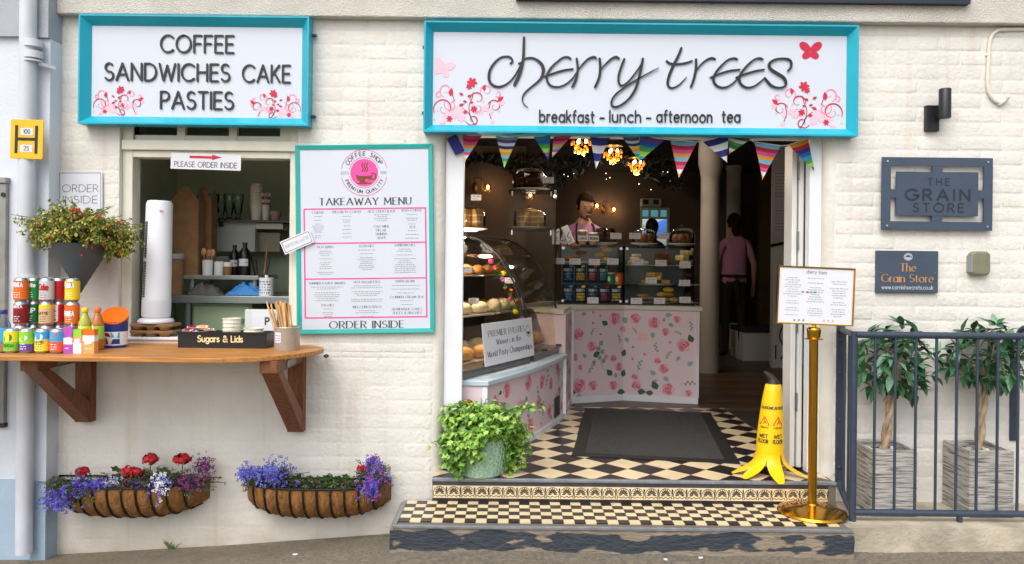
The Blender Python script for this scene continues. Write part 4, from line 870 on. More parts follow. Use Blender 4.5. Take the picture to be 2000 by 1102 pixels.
def bottle(label, px, Y, r, h, liquid, cap, lab, name='drink_bottle', z=None, parent_mats=None):
    c = (GX(px, Y), Y, SHZ if z is None else z); t = T(name, label, 'bottle', c, 'drinks set out on the wooden shelf' if z is None else None)
    MB().lathe(c, [(r*.85, 0), (r, h*.04), (r, h*.32), (r*.94, h*.36), (r*.94, h*.52), (r, h*.56), (r*.98, h*.64), (r*.6, h*.80), (r*.42, h*.86), (r*.42, h*.9)], 18).obj('bottle_body', liquid, t, smooth=50)
    MB().lathe(c, [(r*.5, h*.9), (r*.52, h*.905), (r*.52, h*.985), (r*.46, h)], 16).obj('cap', cap, t, smooth=40)
    if lab: MB().lathe(c, [(r*1.01, h*.26), (r*1.012, h*.27), (r*1.012, h*.56), (r*1.01, h*.57)], 18).obj('label_band', lab, t, smooth=True)
m_tea1 = M('lemon_tea_bottle', '#a8b23a', .15, coat=.5); m_tea2 = M('peach_tea_bottle', '#b06a1c', .15, coat=.5)
bottle('iced tea bottle with yellow cap behind the cartons', 167, -.34, .029, .205, m_tea1, PC['yellow'], PC['lemon'])
bottle('iced tea bottle with orange cap beside the charity tub', 192, -.33, .029, .205, m_tea2, PC['orange'], PC['lime'])
bottle('clear water bottle with blue cap at the left end of the shelf', 8, -.47, .030, .20, glass('clear_plastic', (.80, .86, .92)), PC['navy'], PC['sky'])
# charity tub with a slanting orange top
x, Y = GX(226, -.2), -.2; CT = T('collection_tub', 'blue and white collection tub with slanting orange lid on the shelf', 'tub', (x, Y, SHZ)); r = .06
b = MB(); N = 28; zt_ = lambda a: .155-.035*math.sin(a)*-1-.012*math.cos(a)
ring = lambda rr, zf: [(x+rr*math.cos(2*math.pi*k/N), Y+rr*math.sin(2*math.pi*k/N), SHZ+zf(2*math.pi*k/N)) for k in range(N)]
for i, (f0, f1, mi) in enumerate(((0, .10, 0), (.10, .62, 1), (.62, 1, 0))):
    b.add(ring(r*(.93+.07*f0), lambda a: f0*.13)+ring(r*(.93+.07*f1), lambda a: f1*.13), [(k, (k+1) % N, N+(k+1) % N, N+k) for k in range(N)], mi)
b.add(ring(r, lambda a: .13)+ring(r*1.02, zt_), [(k, (k+1) % N, N+(k+1) % N, N+k) for k in range(N)], 0)
b.obj('tub_body', [PC['navy'], PC['white']], CT, smooth=50)
MB().add(ring(r*1.03, lambda a: zt_(a))+ring(r*1.03, lambda a: zt_(a)+.008), [(k, (k+1) % N, N+(k+1) % N, N+k) for k in range(N)]+[tuple(range(N, 2*N))]).obj('lid', PC['orange'], CT)
p = MB(); fm_ = cylmap((x, Y, SHZ), r*.985)
for q, mi in ((((-.05, .02), (-.02, .02), (-.035, .075), (-.055, .075)), 0), (((-.015, .02), (.0, .02), (-.01, .05), (-.02, .05)), 0), (((.012, .055), (.05, .05), (.05, .078), (.008, .078)), 1), (((-.02, .06), (.01, .055), (.0, .075), (-.025, .077)), 0), (((.01, .02), (.05, .02), (.05, .045), (.02, .045)), 2)): p.poly([fm_(a, c_, .001) for a, c_ in q], mi)
p.obj('print', [PC['red'], PC['sky'], PC['navy']], CT, fix=False)

# ================================================================ tower fan on cardboard cup trays
m_fan = M('white_plastic', '#dfe1e6', .4); m_card = M('brown_cardboard', '#8d6a45', .85, var=.12, vs_=20, bump=.1); fx_, fy_ = GX(304, .05), .06
TR = T('cup_tray', 'moulded cardboard cup trays stacked under the white tower fan', 'cup tray', (fx_, fy_, 1.0))
for k, z in enumerate((1.0, 1.035)):
    b = MB().slab([(fx_+.115*a, fy_+.075*c_, z+.018) for a, c_ in ((-1, -.7), (-.7, -1), (.7, -1), (1, -.7), (1, .7), (.7, 1), (-.7, 1), (-1, .7))], (0, 0, .016)); 
    for sx in (-1, 0, 1): b.cyl((fx_+sx*.07, fy_-.045, z+.001), (fx_+sx*.07, fy_-.045, z+.02), .022, .034, 12)
    b.obj('tray', m_card, TR, bevel=.004)
TF = T('tower_fan', 'white tower fan with dark side grille standing in the serving hatch', 'fan', (fx_, fy_, 1.071))
zf = 1.0715; hf = .655
MB().lathe((fx_, fy_, zf), [(.09, 0), (.092, .008), (.085, .02), (.06, .028), (.055, .03)], 28).obj('base', m_fan, TF, smooth=40)
lean = Matrix.Rotation(rad(1.2), 3, 'Y')
b = MB(); pr_ = [(.068, .03), (.073, .04), (.073, .12)]; b.lathe((fx_, fy_, zf), pr_+[(.0735, .125), (.072, .13), (.066, hf-.02), (.06, hf-.004), (.05, hf)], 32, axis=lean); b.obj('body', m_fan, TF, smooth=35)
m_gr = M('dark_grille', '#2a2b2e', .5)
for k in range(46):
    if k in (22, 23): continue
    z = .14+k*.0088; a = rad(-128); rr = .0722-.006*(z-.13)/.5
    p0 = Vector((fx_, fy_, zf))+lean @ Vector((rr*math.cos(a), rr*math.sin(a), z)); tdir = Vector((-math.sin(a), math.cos(a), 0))
    MB().beam(p0-tdir*.012, p0+tdir*.012, .006, .005).obj('grille_slot', m_gr, TF)
p0 = Vector((fx_, fy_, zf))+lean @ Vector((.03, -.058, hf-.06)); MB().box(p0.x, p0.x+.02, p0.y-.006, p0.y-.002, p0.z, p0.z+.004).obj('red_mark', PC['red'], TF)

# ================================================================ black sugar tray
a = RC(352, 632, 531, 667, -.17); ST = T('sugar_tray', 'black tray lettered Sugars and Lids on the wooden shelf', 'tray', ((a[0]+a[1])/2, -.1, SHZ)); m_bt = M('black_tray_plastic', '#141416', .4)
ty0, ty1, th = -.20, -.05, .076; x0, x1 = a[0]+.008, a[1]-.02
MB().box(x0, x1, ty0, ty1, SHZ, SHZ+.006).obj('tray_floor', m_bt, ST)
for q in ((x0, x1, ty0-.004, ty0+.002), (x0, x1, ty1-.002, ty1+.004)): MB().box(q[0], q[1], q[2], q[3], SHZ+.0005, SHZ+th).obj('tray_side', m_bt, ST, bevel=.001)
for q in ((x0-.005, x0), (x1, x1+.005)): MB().box(q[0], q[1], ty0-.004, ty1+.004, SHZ+.0005, SHZ+th).obj('tray_side', m_bt, ST, bevel=.001)
MB().beam((x0-.01, ty0-.006, SHZ+th+.002), (x1+.01, ty0-.006, SHZ+th+.002), .012, .008).obj('tray_rim', m_bt, ST)
for t_ in (.28, .55, .8): MB().box(x0+(x1-x0)*t_-.002, x0+(x1-x0)*t_+.002, ty0+.003, ty1-.003, SHZ+.006, SHZ+th-.006).obj('divider', PC['white'], ST)
t = MB(); text(t, 'Sugars & Lids', (x0+x1)/2-.01, SHZ+.032, .030, pmap((0, ty0-.0042, 0), (1, 0, 0), (0, 0, 1)), wid=.225, hw=.1, sp=.2); t.obj('lettering', M('pale_gold_letters', '#e5cf9c', .5), ST, fix=False)
def stackcup(name, label, px, Y, z, r0, r1, h, mat, n=1, dz=.012, lid=None, group=None, cat='cup'):
    x = GX(px, Y); b = MB()
    for k in range(n): b.lathe((x, Y, z+k*dz), [(r0, 0), (r1, h), (r1+.003, h), (r1+.003, h+.004), (r1-.003, h+.004), (r0-.002, .004)], 18)
    o = b.obj(name, mat, None, label, cat, group, smooth=40); return o
m_cupw = M('cream_paper_cup', '#e3ddcb', .6)
stackcup('lid_stack', 'short stack of cream cup lids in the black tray', 454, -.13, SHZ+.008, .042, .043, .02, m_cupw, 7, .019, cat='lids')
stackcup('lid_stack', 'low tilted white lids at the right end of the black tray', 497, -.12, SHZ+.008, .046, .047, .02, m_cupw, 5, .016, cat='lids')
rsg = random.Random(4)
for label, px, mat, n in (('red and white sugar sachets at the left of the black tray', 378, PC['red'], 6), ('brown sugar sachets in the black tray', 404, PC['peach'], 7)):
    t = T('sugar_sachets', label, 'sachets', (GX(px, -.1), -.1, SHZ+.007)); c = GX(px, -.1)
    for k in range(n):
        q = Matrix.Translation((c+rsg.uniform(-.016, .016), -.1+rsg.uniform(-.045, .04), SHZ+.066+k*.006)) @ Matrix.Rotation(rsg.uniform(-.5, .5), 4, 'Z') @ Matrix.Rotation(rsg.uniform(-.2, .2), 4, 'X')
        MB(q).box(-.025, .025, -.012, .012, -.003, .003, 0).box(-.02, .02, -.0125, .0125, -.001, .0034, 1).obj('sachet', [PC['white'], mat], t)
    MB().box(c-.028, c+.028, -.16, -.05, SHZ+.0065, SHZ+.06).obj('sachet_pile', PC['white'], t)
# ---- stirrers in a tin
x, Y = GX(562, -.24), -.24; m_tin = M('dull_tin', '#b9b6ae', .38, metal=.35, var=.1, vs_=25)
TN = T('stirrer_tin', 'round metal tin with paper label at the right end of the shelf', 'tin', (x, Y, SHZ)); 
MB().lathe((x, Y, SHZ), [(.060, 0), (.062, .003), (.062, .11), (.064, .113), (.062, .116), (.058, .113), (.058, .02), (.0, .02)], 28).obj('tin_body', m_tin, TN, smooth=40)
p = MB(); fm_ = cylmap((x, Y, SHZ), .0622); p.add([fm_(-.05+.04*i/4-.002, z, .0006) for i in range(5) for z in (.04, .09)], [(2*i, 2*i+2, 2*i+3, 2*i+1) for i in range(4)], 0); [scribble(p, -.047, -.017, .05+k*.012, .005, fm_, 1, .0012) for k in range(3)]; p.obj('paper_label', [m_paper, PC['navy']], TN, fix=False)
SB = T('wooden_stirrers', 'fan of pale wooden stirrers standing in the metal tin', 'stirrers', (x, Y, SHZ+.02)); m_st = [M('stirrer_wood_%d' % i, c, .7, var=.1, vs_=30) for i, c in enumerate(('#c89a63', '#b98a55', '#d6ab75'))]
for k in range(30):
    a, q = rsg.uniform(0, 6.28), rsg.uniform(.0, .045); bx0 = Vector((x+q*math.cos(a)*.9, Y+q*math.sin(a), SHZ+.022)); tp = Vector((x-.045+q*math.cos(a)*1.15+(rsg.uniform(-.03, .03)), Y+q*math.sin(a)*1.05, SHZ+.235+rsg.uniform(-.012, .01)))
    MB().beam(bx0, tp, .0065, .002, up=(rsg.uniform(-.4, .4), 1, 0)).obj('stirrer', m_st[k % 3], SB)

# ================================================================ inside the serving hatch
def lathe_thing(name, label, cat, px, py, Y, prof, mat, n=18, group=None, sm=40, mis=None):
    "prof in pixels from base, placed with its base centre at the pixel"
    p = W(px, py, Y); k = K(Y); return MB().lathe(p, [(r*k, z*k) for r, z in prof], n, mis=mis).obj(name, mat, None, label, cat, group, smooth=sm)
def slabz(px0, px1, py, Y0, Y1, th): z = W((px0+px1)/2, py, Y0).z; return (GX(px0, Y0), GX(px1, Y0), Y0, Y1, z-th, z)
# tall brown folded boxes
for (px0, px1, pt, pb, Y, lab) in ((335, 386, 365, 545, .50, 'tall brown cardboard box with pointed top beside the tower fan'), (380, 412, 366, 520, .62, 'second tall pointed brown box, half hidden behind the first')):
    a = RC(px0, pt, px1, pb, Y); w = a[1]-a[0]; dpt = .09
    t = T('pointed_box', lab, 'box', ((a[0]+a[1])/2, Y+dpt/2, a[2])); zt_ = a[3]-.075
    MB().slab([(a[0], Y, a[2]), (a[1], Y, a[2]), (a[1], Y, zt_), (a[0]+w*.62, Y, a[3]), (a[0]+w*.4, Y, a[3]), (a[0], Y, zt_)], (0, .004, 0)).obj('front_flap', m_card, t)
    MB().slab([(a[1], Y+.001, a[2]), (a[1], Y+dpt, a[2]), (a[1], Y+dpt, zt_+.02), (a[1], Y+dpt*.5, a[3]-.01), (a[1], Y+.001, zt_)], (.003, 0, 0)).obj('side_flap', m_card, t)
    MB().box(a[0], a[1], Y+dpt, Y+dpt+.003, a[2], zt_).obj('back_panel', m_card, t); MB().box(a[0]-.003, a[0], Y+.001, Y+dpt, a[2], zt_).obj('side_panel', m_card, t)
m_stl = M('grey_steel_counter', '#8b928f', .35, metal=.5, var=.08, vs_=8)
b0 = slabz(330, 562, 578, .42, 1.1, .045); BN = T('steel_bench', 'grey steel work bench inside the hatch', 'bench', ((b0[0]+b0[1])/2, .7, .1))
MB().box(b0[0]-.1, b0[1]+.18, .42, 1.1, b0[4], b0[5]).obj('bench_top', m_stl, BN, bevel=.004)
for x in (b0[0]+.08, b0[1]+.1): MB().cyl((x, .5, .1), (x, .5, b0[4]), .02, n=12).obj('leg', m_stl, BN); MB().cyl((x, 1.0, .1), (x, 1.0, b0[4]), .02, n=12).obj('leg', m_stl, BN)
b1 = slabz(352, 505, 538, .47, .85, .025); RS = T('raised_shelf', 'low steel shelf standing on the bench inside the hatch', 'shelf', ((b1[0]+b1[1])/2, .6, b0[5]))
MB().box(b1[0], b1[1], .47, .85, b1[4], b1[5]).obj('shelf_top', m_stl, RS, bevel=.003)
for x in (b1[0]+.06, b1[1]-.03):
    for y in (.5, .8): MB().cyl((x, y, b0[5]), (x, y, b1[4]), .014, n=10).obj('leg', m_stl, RS)
zs = b1[5]; zb2 = b0[5]
m_mug = M('white_china', '#d9dad6', .3); m_dkb = M('dark_sauce', '#1e1212', .3); m_sp = M('spoon_wood', '#b58a5e', .7)
def on(z, px, Y): return (GX(px, Y), Y, z)
def prof_thing(name, label, cat, c, prof, mat, group=None, mis=None): return MB().lathe(c, prof, 18, mis=mis).obj(name, mat, None, label, cat, group, smooth=40)
prof_thing('mug', 'white mug holding wooden spoons inside the hatch', 'mug', on(zs, 406, .53), [(.030, 0), (.033, .09), (.030, .09), (.027, .02)], m_mug, 'mugs on the steel shelf')
prof_thing('mug', 'white mug with red print beside the spoon mug', 'mug', on(zs, 428, .53), [(.027, 0), (.028, .082), (.025, .082), (.024, .02)], [m_mug, PC['red']], 'mugs on the steel shelf')
prof_thing('paper_cup', 'brown paper cup of sachets on the steel shelf in the hatch', 'cup', on(zs, 445, .53), [(.019, 0), (.024, .05), (.0245, .052), (.025, .078), (.022, .078), (.018, .02)], [m_card, m_cupw], mis=[0, 0, 1, 1, 1])
t = T('wooden_spoons', 'cluster of wooden spoon heads rising from the white mug', 'spoons', on(zs+.02, 406, .53)); c = on(zs, 406, .53)
for k in range(6): e = Vector((c[0]+(k-2.5)*.013, c[1]+rsg.uniform(-.015, .015), c[2]+.135+rsg.uniform(-.008, .01))); MB().beam((c[0]+(k-2.5)*.006, c[1], c[2]+.022), e, .006, .003).ball(e, (.014, .006, .022), 10, 6).obj('spoon', m_sp, t)
bl = lambda r, h: [(r*.95, 0), (r, .01), (r, h*.62), (r*.85, h*.72), (r*.35, h*.86), (r*.35, h*.93), (r*.42, h*.93), (r*.4, h)]
for lab, px, Y, r, h in (('dark sauce bottle with white label on the steel shelf', 478, .60, .035, .2), ('shorter dark bottle behind the sauce bottle', 458, .68, .03, .185)):
    c = on(zs, px, Y); t = T('sauce_bottle', lab, 'bottle', c); MB().lathe(c, bl(r, h), 18).obj('bottle_body', m_dkb, t, smooth=40); p = MB(); fm_ = cylmap(c, r); p.add([fm_(-r*.9+1.8*r*i/6, z, .0006) for i in range(7) for z in (h*.28, h*.5)], [(2*i, 2*i+2, 2*i+3, 2*i+1) for i in range(6)]); scribble(p, -r*.7, r*.7, h*.39, .01, fm_, 1, .0012); p.obj('paper_label', [m_paper, PC['navy']], t, fix=False)
c = on(zs, 432, .72); t = T('plate_stack', 'stack of striped white plates on the steel shelf', 'plates', c)
for k in range(9): MB().lathe((c[0], c[1], c[2]+k*.0125), [(.05, 0), (.082, .010), (.083, .012), (.05, .005)], 22).obj('plate', m_mug, t, smooth=40)
# crumpled cloths
def cloth(label, mat, px, Y, rx, ry, h):
    r_ = random.Random(px); n = 14; c = on(zb2, px, Y)
    MB().sheet([[(c[0]+rx*(i/n*2-1)+r_.uniform(-.01, .01), c[1]+ry*(j/n*2-1)+r_.uniform(-.008, .008), c[2]+.003+h*max(0, (1-(i/n*2-1)**2)*(1-(j/n*2-1)**2))*r_.uniform(.35, 1.3)) for i in range(n+1)] for j in range(n+1)]).obj('cloth', mat, None, label, 'cloth', smooth=True)
cloth('crumpled bright blue cloth on the bench inside the hatch', M('blue_cloth', '#3f87c8', .8), 482, .50, .11, .06, .075)
cloth('crumpled grey cloth on the bench inside the hatch', M('grey_cloth', '#62625e', .85), 402, .50, .10, .06, .07)
c = on(zb2, 521, .46); t = T('paint_tin', 'white labelled tin on the right of the steel bench', 'tin', c); MB().lathe(c, [(.041, 0), (.042, .003), (.042, .1), (.043, .102), (.043, .108), (.0, .108)], 22).obj('tin_body', PC['white'], t, smooth=40); MB().cyl((c[0], c[1], c[2]+.108), (c[0], c[1], c[2]+.124), .01).obj('knob', PC['white'], t)
p = MB(); fm_ = cylmap(c, .0422); [scribble(p, -.035, .035, .02+k*.016, .008, fm_) for k in range(5)]; p.obj('print', PC['navy'], t, fix=False)
c = on(zb2, 510, .66); t = T('utensil_pot', 'dark pot of black utensils and a wooden spatula on the bench', 'utensils', c); MB().lathe(c, [(.045, 0), (.05, .12), (.046, .12), (.042, .02)], 18).obj('pot', m_bt, t, smooth=40)
for dx, dz, m in ((-.05, .25, m_bt), (-.025, .22, m_bt), (.03, .3, m_sp), (.045, .24, m_bt), (.0, .26, m_bt)): MB().beam((c[0]+dx*.3, c[1], c[2]+.02), (c[0]+dx*1.3, c[1], c[2]+dz), .012, .006).obj('utensil', m, t)
c = on(zb2, 342, .46); t = T('storage_jar', 'brown storage jar with grey lid behind the tower fan', 'jar', c); MB().lathe(c, [(.045, 0), (.047, .2), (.042, .21)], 20).obj('jar_body', m_card, t, smooth=40); MB().lathe(c, [(.05, .211), (.052, .215), (.052, .24), (.045, .245)], 20).obj('lid', M('pale_grey_lid', '#a5a7a6', .4), t, smooth=40)
# glass shelf with milkshake glasses and cup towers
g0 = slabz(408, 566, 430, .80, 1.15, .012); m_gsh = M('dark_shelf', '#4a4840', .4); GSH = T('wall_shelf', 'dark shelf of glasses on the hatch wall', 'shelf', ((g0[0]+g0[1])/2, .95, g0[4]))
MB().box(g0[0], g0[1]+.4, .80, 1.15, g0[4], g0[5]).obj('shelf_board', m_gsh, GSH); zg = g0[5]
for x in (g0[0]+.05, g0[1]): MB().box(x-.01, x+.01, .85, HB, g0[4]-.03, g0[4]-.001).obj('shelf_bracket', m_gsh, GSH)
m_gl = glass('drinking_glass', (.90, .94, .92), 1.0, .05, 1.4)
for k, (px, Y) in enumerate(((416, .86), (431, .90), (447, .86), (464, .88))):
    prof_thing('milkshake_glass', ('leftmost milkshake glass on the hatch shelf', 'second milkshake glass from the left on the hatch shelf', 'third milkshake glass from the left on the hatch shelf', 'rightmost milkshake glass on the hatch shelf')[k], 'glass', on(zg, px, Y), [(.028, 0), (.028, .008), (.012, .02), (.022, .05), (.036, .15), (.033, .17), (.031, .168), (.033, .15), (.019, .05), (.0, .03)], m_gl, 'glasses on the hatch shelf')
prof_thing('cup_tower', 'tall tower of beige paper cups on the hatch shelf', 'cups', on(zg, 500, .86), [(.03, 0), (.038, .09)]+[(r, .09+k*.02+dz) for k in range(7) for r, dz in ((.041, 0), (.041, .006), (.037, .008))]+[(.036, .235)], m_cupw)
t = T('straw_cup', 'white cup of red and white striped straws on the hatch shelf', 'straws', on(zg, 518, .84)); c = on(zg, 518, .84); MB().lathe(c, [(.018, 0), (.026, .1), (.023, .1), (.016, .01)], 16).obj('cup', m_mug, t, smooth=40)
for k in range(10):
    a = k*.63; q0 = Vector((c[0]+.011*math.cos(a), c[1]+.011*math.sin(a), c[2]+.012)); q1 = Vector((c[0]+.026*math.cos(a), c[1]+.026*math.sin(a), c[2]+.175)); b = MB()
    for j in range(8): b.cyl(q0.lerp(q1, j/8), q0.lerp(q1, (j+1)/8), .0035, n=6, mi=j % 2)
    b.obj('straw', [PC['red'], PC['white']], t)
prof_thing('small_pot', 'small pinkish bowl at the right of the hatch shelf', 'bowl', on(zg, 537, .86), [(.025, 0), (.038, .06), (.035, .06), (.02, .01)], M('pink_china', '#b58d82', .4))
# white board and boxes under the shelf, cupboard below the bench
a = RC(424, 434, 500, 492, .9); MB().box(a[0], a[1], .88, .92, a[2], a[3]).obj('white_board', M('white_laminate', '#cfd3cd', .4), None, 'white square panel under the hatch shelf', 'board', bevel=.003)
a = RC(503, 437, 556, 448, .9); MB().box(a[0], a[1], .86, 1.1, a[2], a[3]).obj('narrow_shelf', m_offw, None, 'narrow cream shelf right of the white panel in the hatch', 'shelf')
a = RC(503, 455, 548, 492, .98); t = T('cream_box', 'cream cardboard box behind the utensils in the hatch', 'box', ((a[0]+a[1])/2, 1.0, a[2])); MB().box(a[0], a[1], .96, 1.12, a[2], a[3]-.02).obj('box_body', M('cream_card', '#a8a390', .7), t); MB().box(a[0]-.003, a[1]+.003, .957, 1.123, a[3]-.02, a[3]).obj('box_lid', M('cream_card', '#a8a390', .7), t)
a = RC(376, 594, 492, 700, .5); CU = T('green_cupboard', 'pale green cupboard under the bench inside the hatch', 'cupboard', ((a[0]+a[1])/2, .5, .1)); m_pg = M('pale_green_paint', '#a9bb97', .5)
MB().box(a[0], a[1], .5, .9, .1, min(a[3], b0[4]-.002)).obj('cupboard_body', m_pg, CU); MB().box(a[0]+.01, a[1]-.01, .485, .4995, .12, min(a[3], b0[4])-.012).obj('cupboard_door', m_pg, CU, bevel=.003); MB().cyl((a[1]-.05, .485, b0[4]-.1), (a[1]-.05, .465, b0[4]-.1), .012).obj('knob', m_steel, CU)
t = paper_sign('parking_notice', 'white notice with a dark letter P leaning inside the hatch behind the stirrers', 'notice', 514, 632, 44, 44, 0, .30, [('P', 8, -2, 13, None, 0, .12)], thick=.004); 
a = RC(488, 594, 545, 700, .34); MB().box(a[0]-.02, a[1], .306, .36, .1, a[3]-.03).obj('storage_crate', M('white_laminate', '#cfd3cd', .4), None, 'white storage box behind the P notice under the bench', 'box', bevel=.006)
# ================================================================ counters
m_pinkp = M('pale_pink_panel', '#e2cdd3', .5); m_ledge = M('pale_blue_ledge', '#b9c9d6', .4); m_top = M('cream_counter_top', '#cfcbbd', .35, var=.05, vs_=8)
m_rose = [M('rose_%d' % i, c, .6) for i, c in enumerate(('#e6a3b0', '#d9738a', '#bf4a63', '#8ba18f', '#45604f', '#8fabb0', '#ecbcb9'))]
def petalring(mb, x, y, r, fm, mi, w, n, a0):
    pts = []
    for k in range(n*5):
        a = 2*math.pi*k/(n*5); q = r*(.84+.16*abs(math.sin(n*a/2))); pts.append((x+q*math.cos(a+a0), y+q*math.sin(a+a0)))
    mb.poly([fm(a, b, w) for a, b in pts], mi)
ROSE_P = [None]
def rose(mb, x, y, r, fm, k=0):
    mb = MB(); ph = x*37+y*91; petalring(mb, x, y, r, fm, 0, .0008, 5, ph)
    for q in range(5): a = ph+q*1.257+.6; petalring(mb, x+r*.42*math.cos(a), y+r*.42*math.sin(a), r*.46, fm, (0, 1, 6, 1, 0)[q], .0010+q*.0002, 3, a)
    petalring(mb, x, y, r*.56, fm, 1, .0022, 5, ph+.7); petalring(mb, x+r*.06, y+r*.05, r*.42, fm, 0, .0025, 4, ph+1.5); petalring(mb, x, y, r*.26, fm, 2, .0028, 4, ph+2)
    curl(mb, x, y, r*.5, ph+2, .7, fm, 2, .0031, r*.035); curl(mb, x, y, r*.8, ph, .4, fm, 2, .0031, r*.025); curl(mb, x, y, r*.2, ph, 1.2, fm, 0, .0034, r*.04)
    mb.obj('printed_rose', m_rose, ROSE_P[0], fix=False)
def sprig(mb, x, y, l, an, fm, mi=3):
    c, s = math.cos(an), math.sin(an); stroke(mb, smoothpts([(x, y), (x+l*.5*c-.06*l*s, y+l*.5*s), (x+l*c, y+l*s)], 4), l*.012, fm, .0009, 0, mi)
    for k in range(5):
        t = .25+k*.17; sg = 1 if k % 2 else -1; leafp(mb, x+l*t*c, y+l*t*s, l*.24, an+sg*.75, fm, mi, .0011+.0002*k, .5)
def polypanel(P, z0):
    "arc-length map along a plan polyline, outward on its right-hand side"
    S = [0]
    for a, b in zip(P, P[1:]): S.append(S[-1]+math.dist(a, b))
    def f(u, v, w=0):
        i = 0
        while i < len(P)-2 and u > S[i+1]: i += 1
        t = (u-S[i])/(S[i+1]-S[i]); a, b = Vector(P[i]), Vector(P[i+1]); q = a.lerp(b, t); d = (b-a).normalized(); n = Vector((d.y, -d.x))
        return Vector((q.x+n.x*w, q.y+n.y*w, z0+v))
    return f, S
# left curved plinth
PF = [(p.x, p.y) for p in smoothpts([(-.15, .14), (.085, .62), (.275, 1.12), (.385, 1.46)], 4)]
LC = T('display_counter', 'low rose-papered counter curving in from the left of the doorway', 'counter', (-.1, .8, FZ)); PZ = .735
back = [(-.70, 1.46), (-.70, .14)]
MB().slab([(x, y, FZ+.001) for x, y in PF+back], (0, 0, PZ-FZ)).obj('plinth', m_pinkp, LC, smooth=30)
fP, SP = polypanel(PF, FZ)
def strip(mb, f, S, v0, v1, w, mi=0, seg=None):
    us = seg or S; mb.add([f(u, v, ww) for u in us for v, ww in ((v0, 0), (v0, w), (v1, w), (v1, 0))], [(4*i+k, 4*i+4+k, 4*i+4+(k+1) % 4, 4*i+(k+1) % 4) for i in range(len(us)-1) for k in range(3)]+[(0, 1, 2, 3), tuple(4*(len(us)-1)+k for k in (3, 2, 1, 0))], mi)
b = MB(); strip(b, fP, SP, .0, .035, .008); b.obj('skirting', m_white, LC)
b = MB(); b.slab([tuple(fP(u, PZ-FZ+.0015, .03)) for u in SP]+[(x, y, PZ+.0015) for x, y in back], (0, 0, .028)); b.obj('ledge', m_ledge, LC, bevel=.004)
for u in (.012, SP[-1]-.012): q = fP(u, .036, .004); MB().box(q.x-.014, q.x+.014, q.y-.012, q.y+.012, FZ+.036, PZ-.002).obj('corner_post', m_white, LC)
ROSE_P[0] = LC; b = MB(); rr = random.Random(21); Lp = SP[-1]
for t, v, r in ((.1, .33, .04), (.2, .12, .045), (.2, .37, .05), (.33, .25, .04), (.42, .37, .055), (.45, .1, .05), (.55, .22, .04), (.6, .34, .05), (.72, .12, .05), (.74, .3, .045), (.86, .38, .05), (.9, .22, .04), (.95, .1, .035), (.34, .08, .035)): rose(b, t*Lp, v, r, fP)
for k in range(26): leafp(b, rr.uniform(.04, .96)*Lp, rr.uniform(.06, .40), rr.uniform(.03, .06), rr.uniform(0, 6.28), fP, rr.choice((3, 3, 4, 5)), .0006)
for k in range(9): sprig(b, rr.uniform(.08, .9)*Lp, rr.uniform(.06, .3), .11, rr.uniform(.8, 2.2), fP, 3)
b.obj('printed_leaves', m_rose, LC, kind='stuff', fix=False)
q0, q1 = fP(.80*Lp, .06, .003), fP(.90*Lp, .20, .003); b = MB()
b.add([fP(.80*Lp, .05, .004), fP(.90*Lp, .05, .004), fP(.90*Lp, .19, .004), fP(.80*Lp, .19, .004)], [(0, 1, 2, 3)]); b.obj('vent_panel', M('vent_grey', '#4c4a48', .5), LC, fix=False)
for k in range(8): b = MB(); strip(b, fP, None, .06+k*.016, .066+k*.016, .009, 0, [.805*Lp, .895*Lp]); b.obj('vent_slat', M('vent_grey', '#4c4a48', .5), LC)
# rear counter, its two front panels meeting in a shallow hollow corner
PA, PB_, PC_, PD = (.482, 2.03), (.92, 2.20), (1.505, 2.06), (1.545, 2.45)
RCN = T('rear_counter', 'waist-high pale pink rose-papered counter facing the doorway', 'counter', (1.0, 2.3, FZ)); CTZ = 1.045
MB().slab([(x, y, FZ+.001) for x, y in (PA, PB_, PC_, PD, (1.5, 2.75), (.3, 2.75), (.0, 1.9), (.395, 1.49))], (0, 0, CTZ-FZ)).obj('carcass', m_pinkp, RCN)
MB().slab([(x, y, CTZ+.002) for x, y in ((.47, 2.0), (.92, 2.175), (1.525, 2.03), (1.57, 2.46), (1.52, 2.77), (.28, 2.77), (-.02, 1.88), (.38, 1.475))], (0, 0, .034)).obj('counter_top', m_top, RCN, bevel=.003)
fR, SR_ = polypanel([PA, PB_, PC_], FZ); fS, SS = polypanel([(.395, 1.49), PA], FZ)
b = MB(); strip(b, fR, SR_, 0, .05, .008); b.obj('skirting', m_white, RCN)
b = MB(); strip(b, fS, SS, 0, .05, .008); b.obj('skirting', m_white, RCN)
for q in (fR(.006, .051, .003), fR(SR_[-1]-.008, .051, .003)): MB().box(q.x-.011, q.x+.011, q.y-.008, q.y+.008, FZ+.051, CTZ).obj('corner_post', m_white, RCN)
def z8(x, y): return 1080+x/5.01, 580+y/5.01
def toR(x, y):
    px, py = z8(x, y); u = (px-1118)/101*SR_[1] if px < 1219 else SR_[1]+(px-1219)/148*(SR_[2]-SR_[1]); v = (786-(px > 1180)*2-py)/187*(CTZ+.035-FZ); return u, v
ROSE_P[0] = RCN; b = MB()
for x, y, r in ((255, 370, 62), (385, 490, 56), (610, 215, 66), (815, 210, 55), (1000, 250, 62), (1225, 210, 38), (1115, 335, 42), (1290, 460, 68), (265, 865, 78), (400, 870, 54), (600, 605, 40), (655, 690, 46), (600, 870, 50), (815, 785, 36), (830, 870, 52), (1040, 620, 36), (1100, 695, 52), (1145, 890, 64), (1345, 920, 36), (225, 590, 38), (275, 690, 30), (525, 585, 26), (690, 320, 34)):
    u, v = toR(x, y); rose(b, u, v, r*1.0/5.01*.0041, fR)
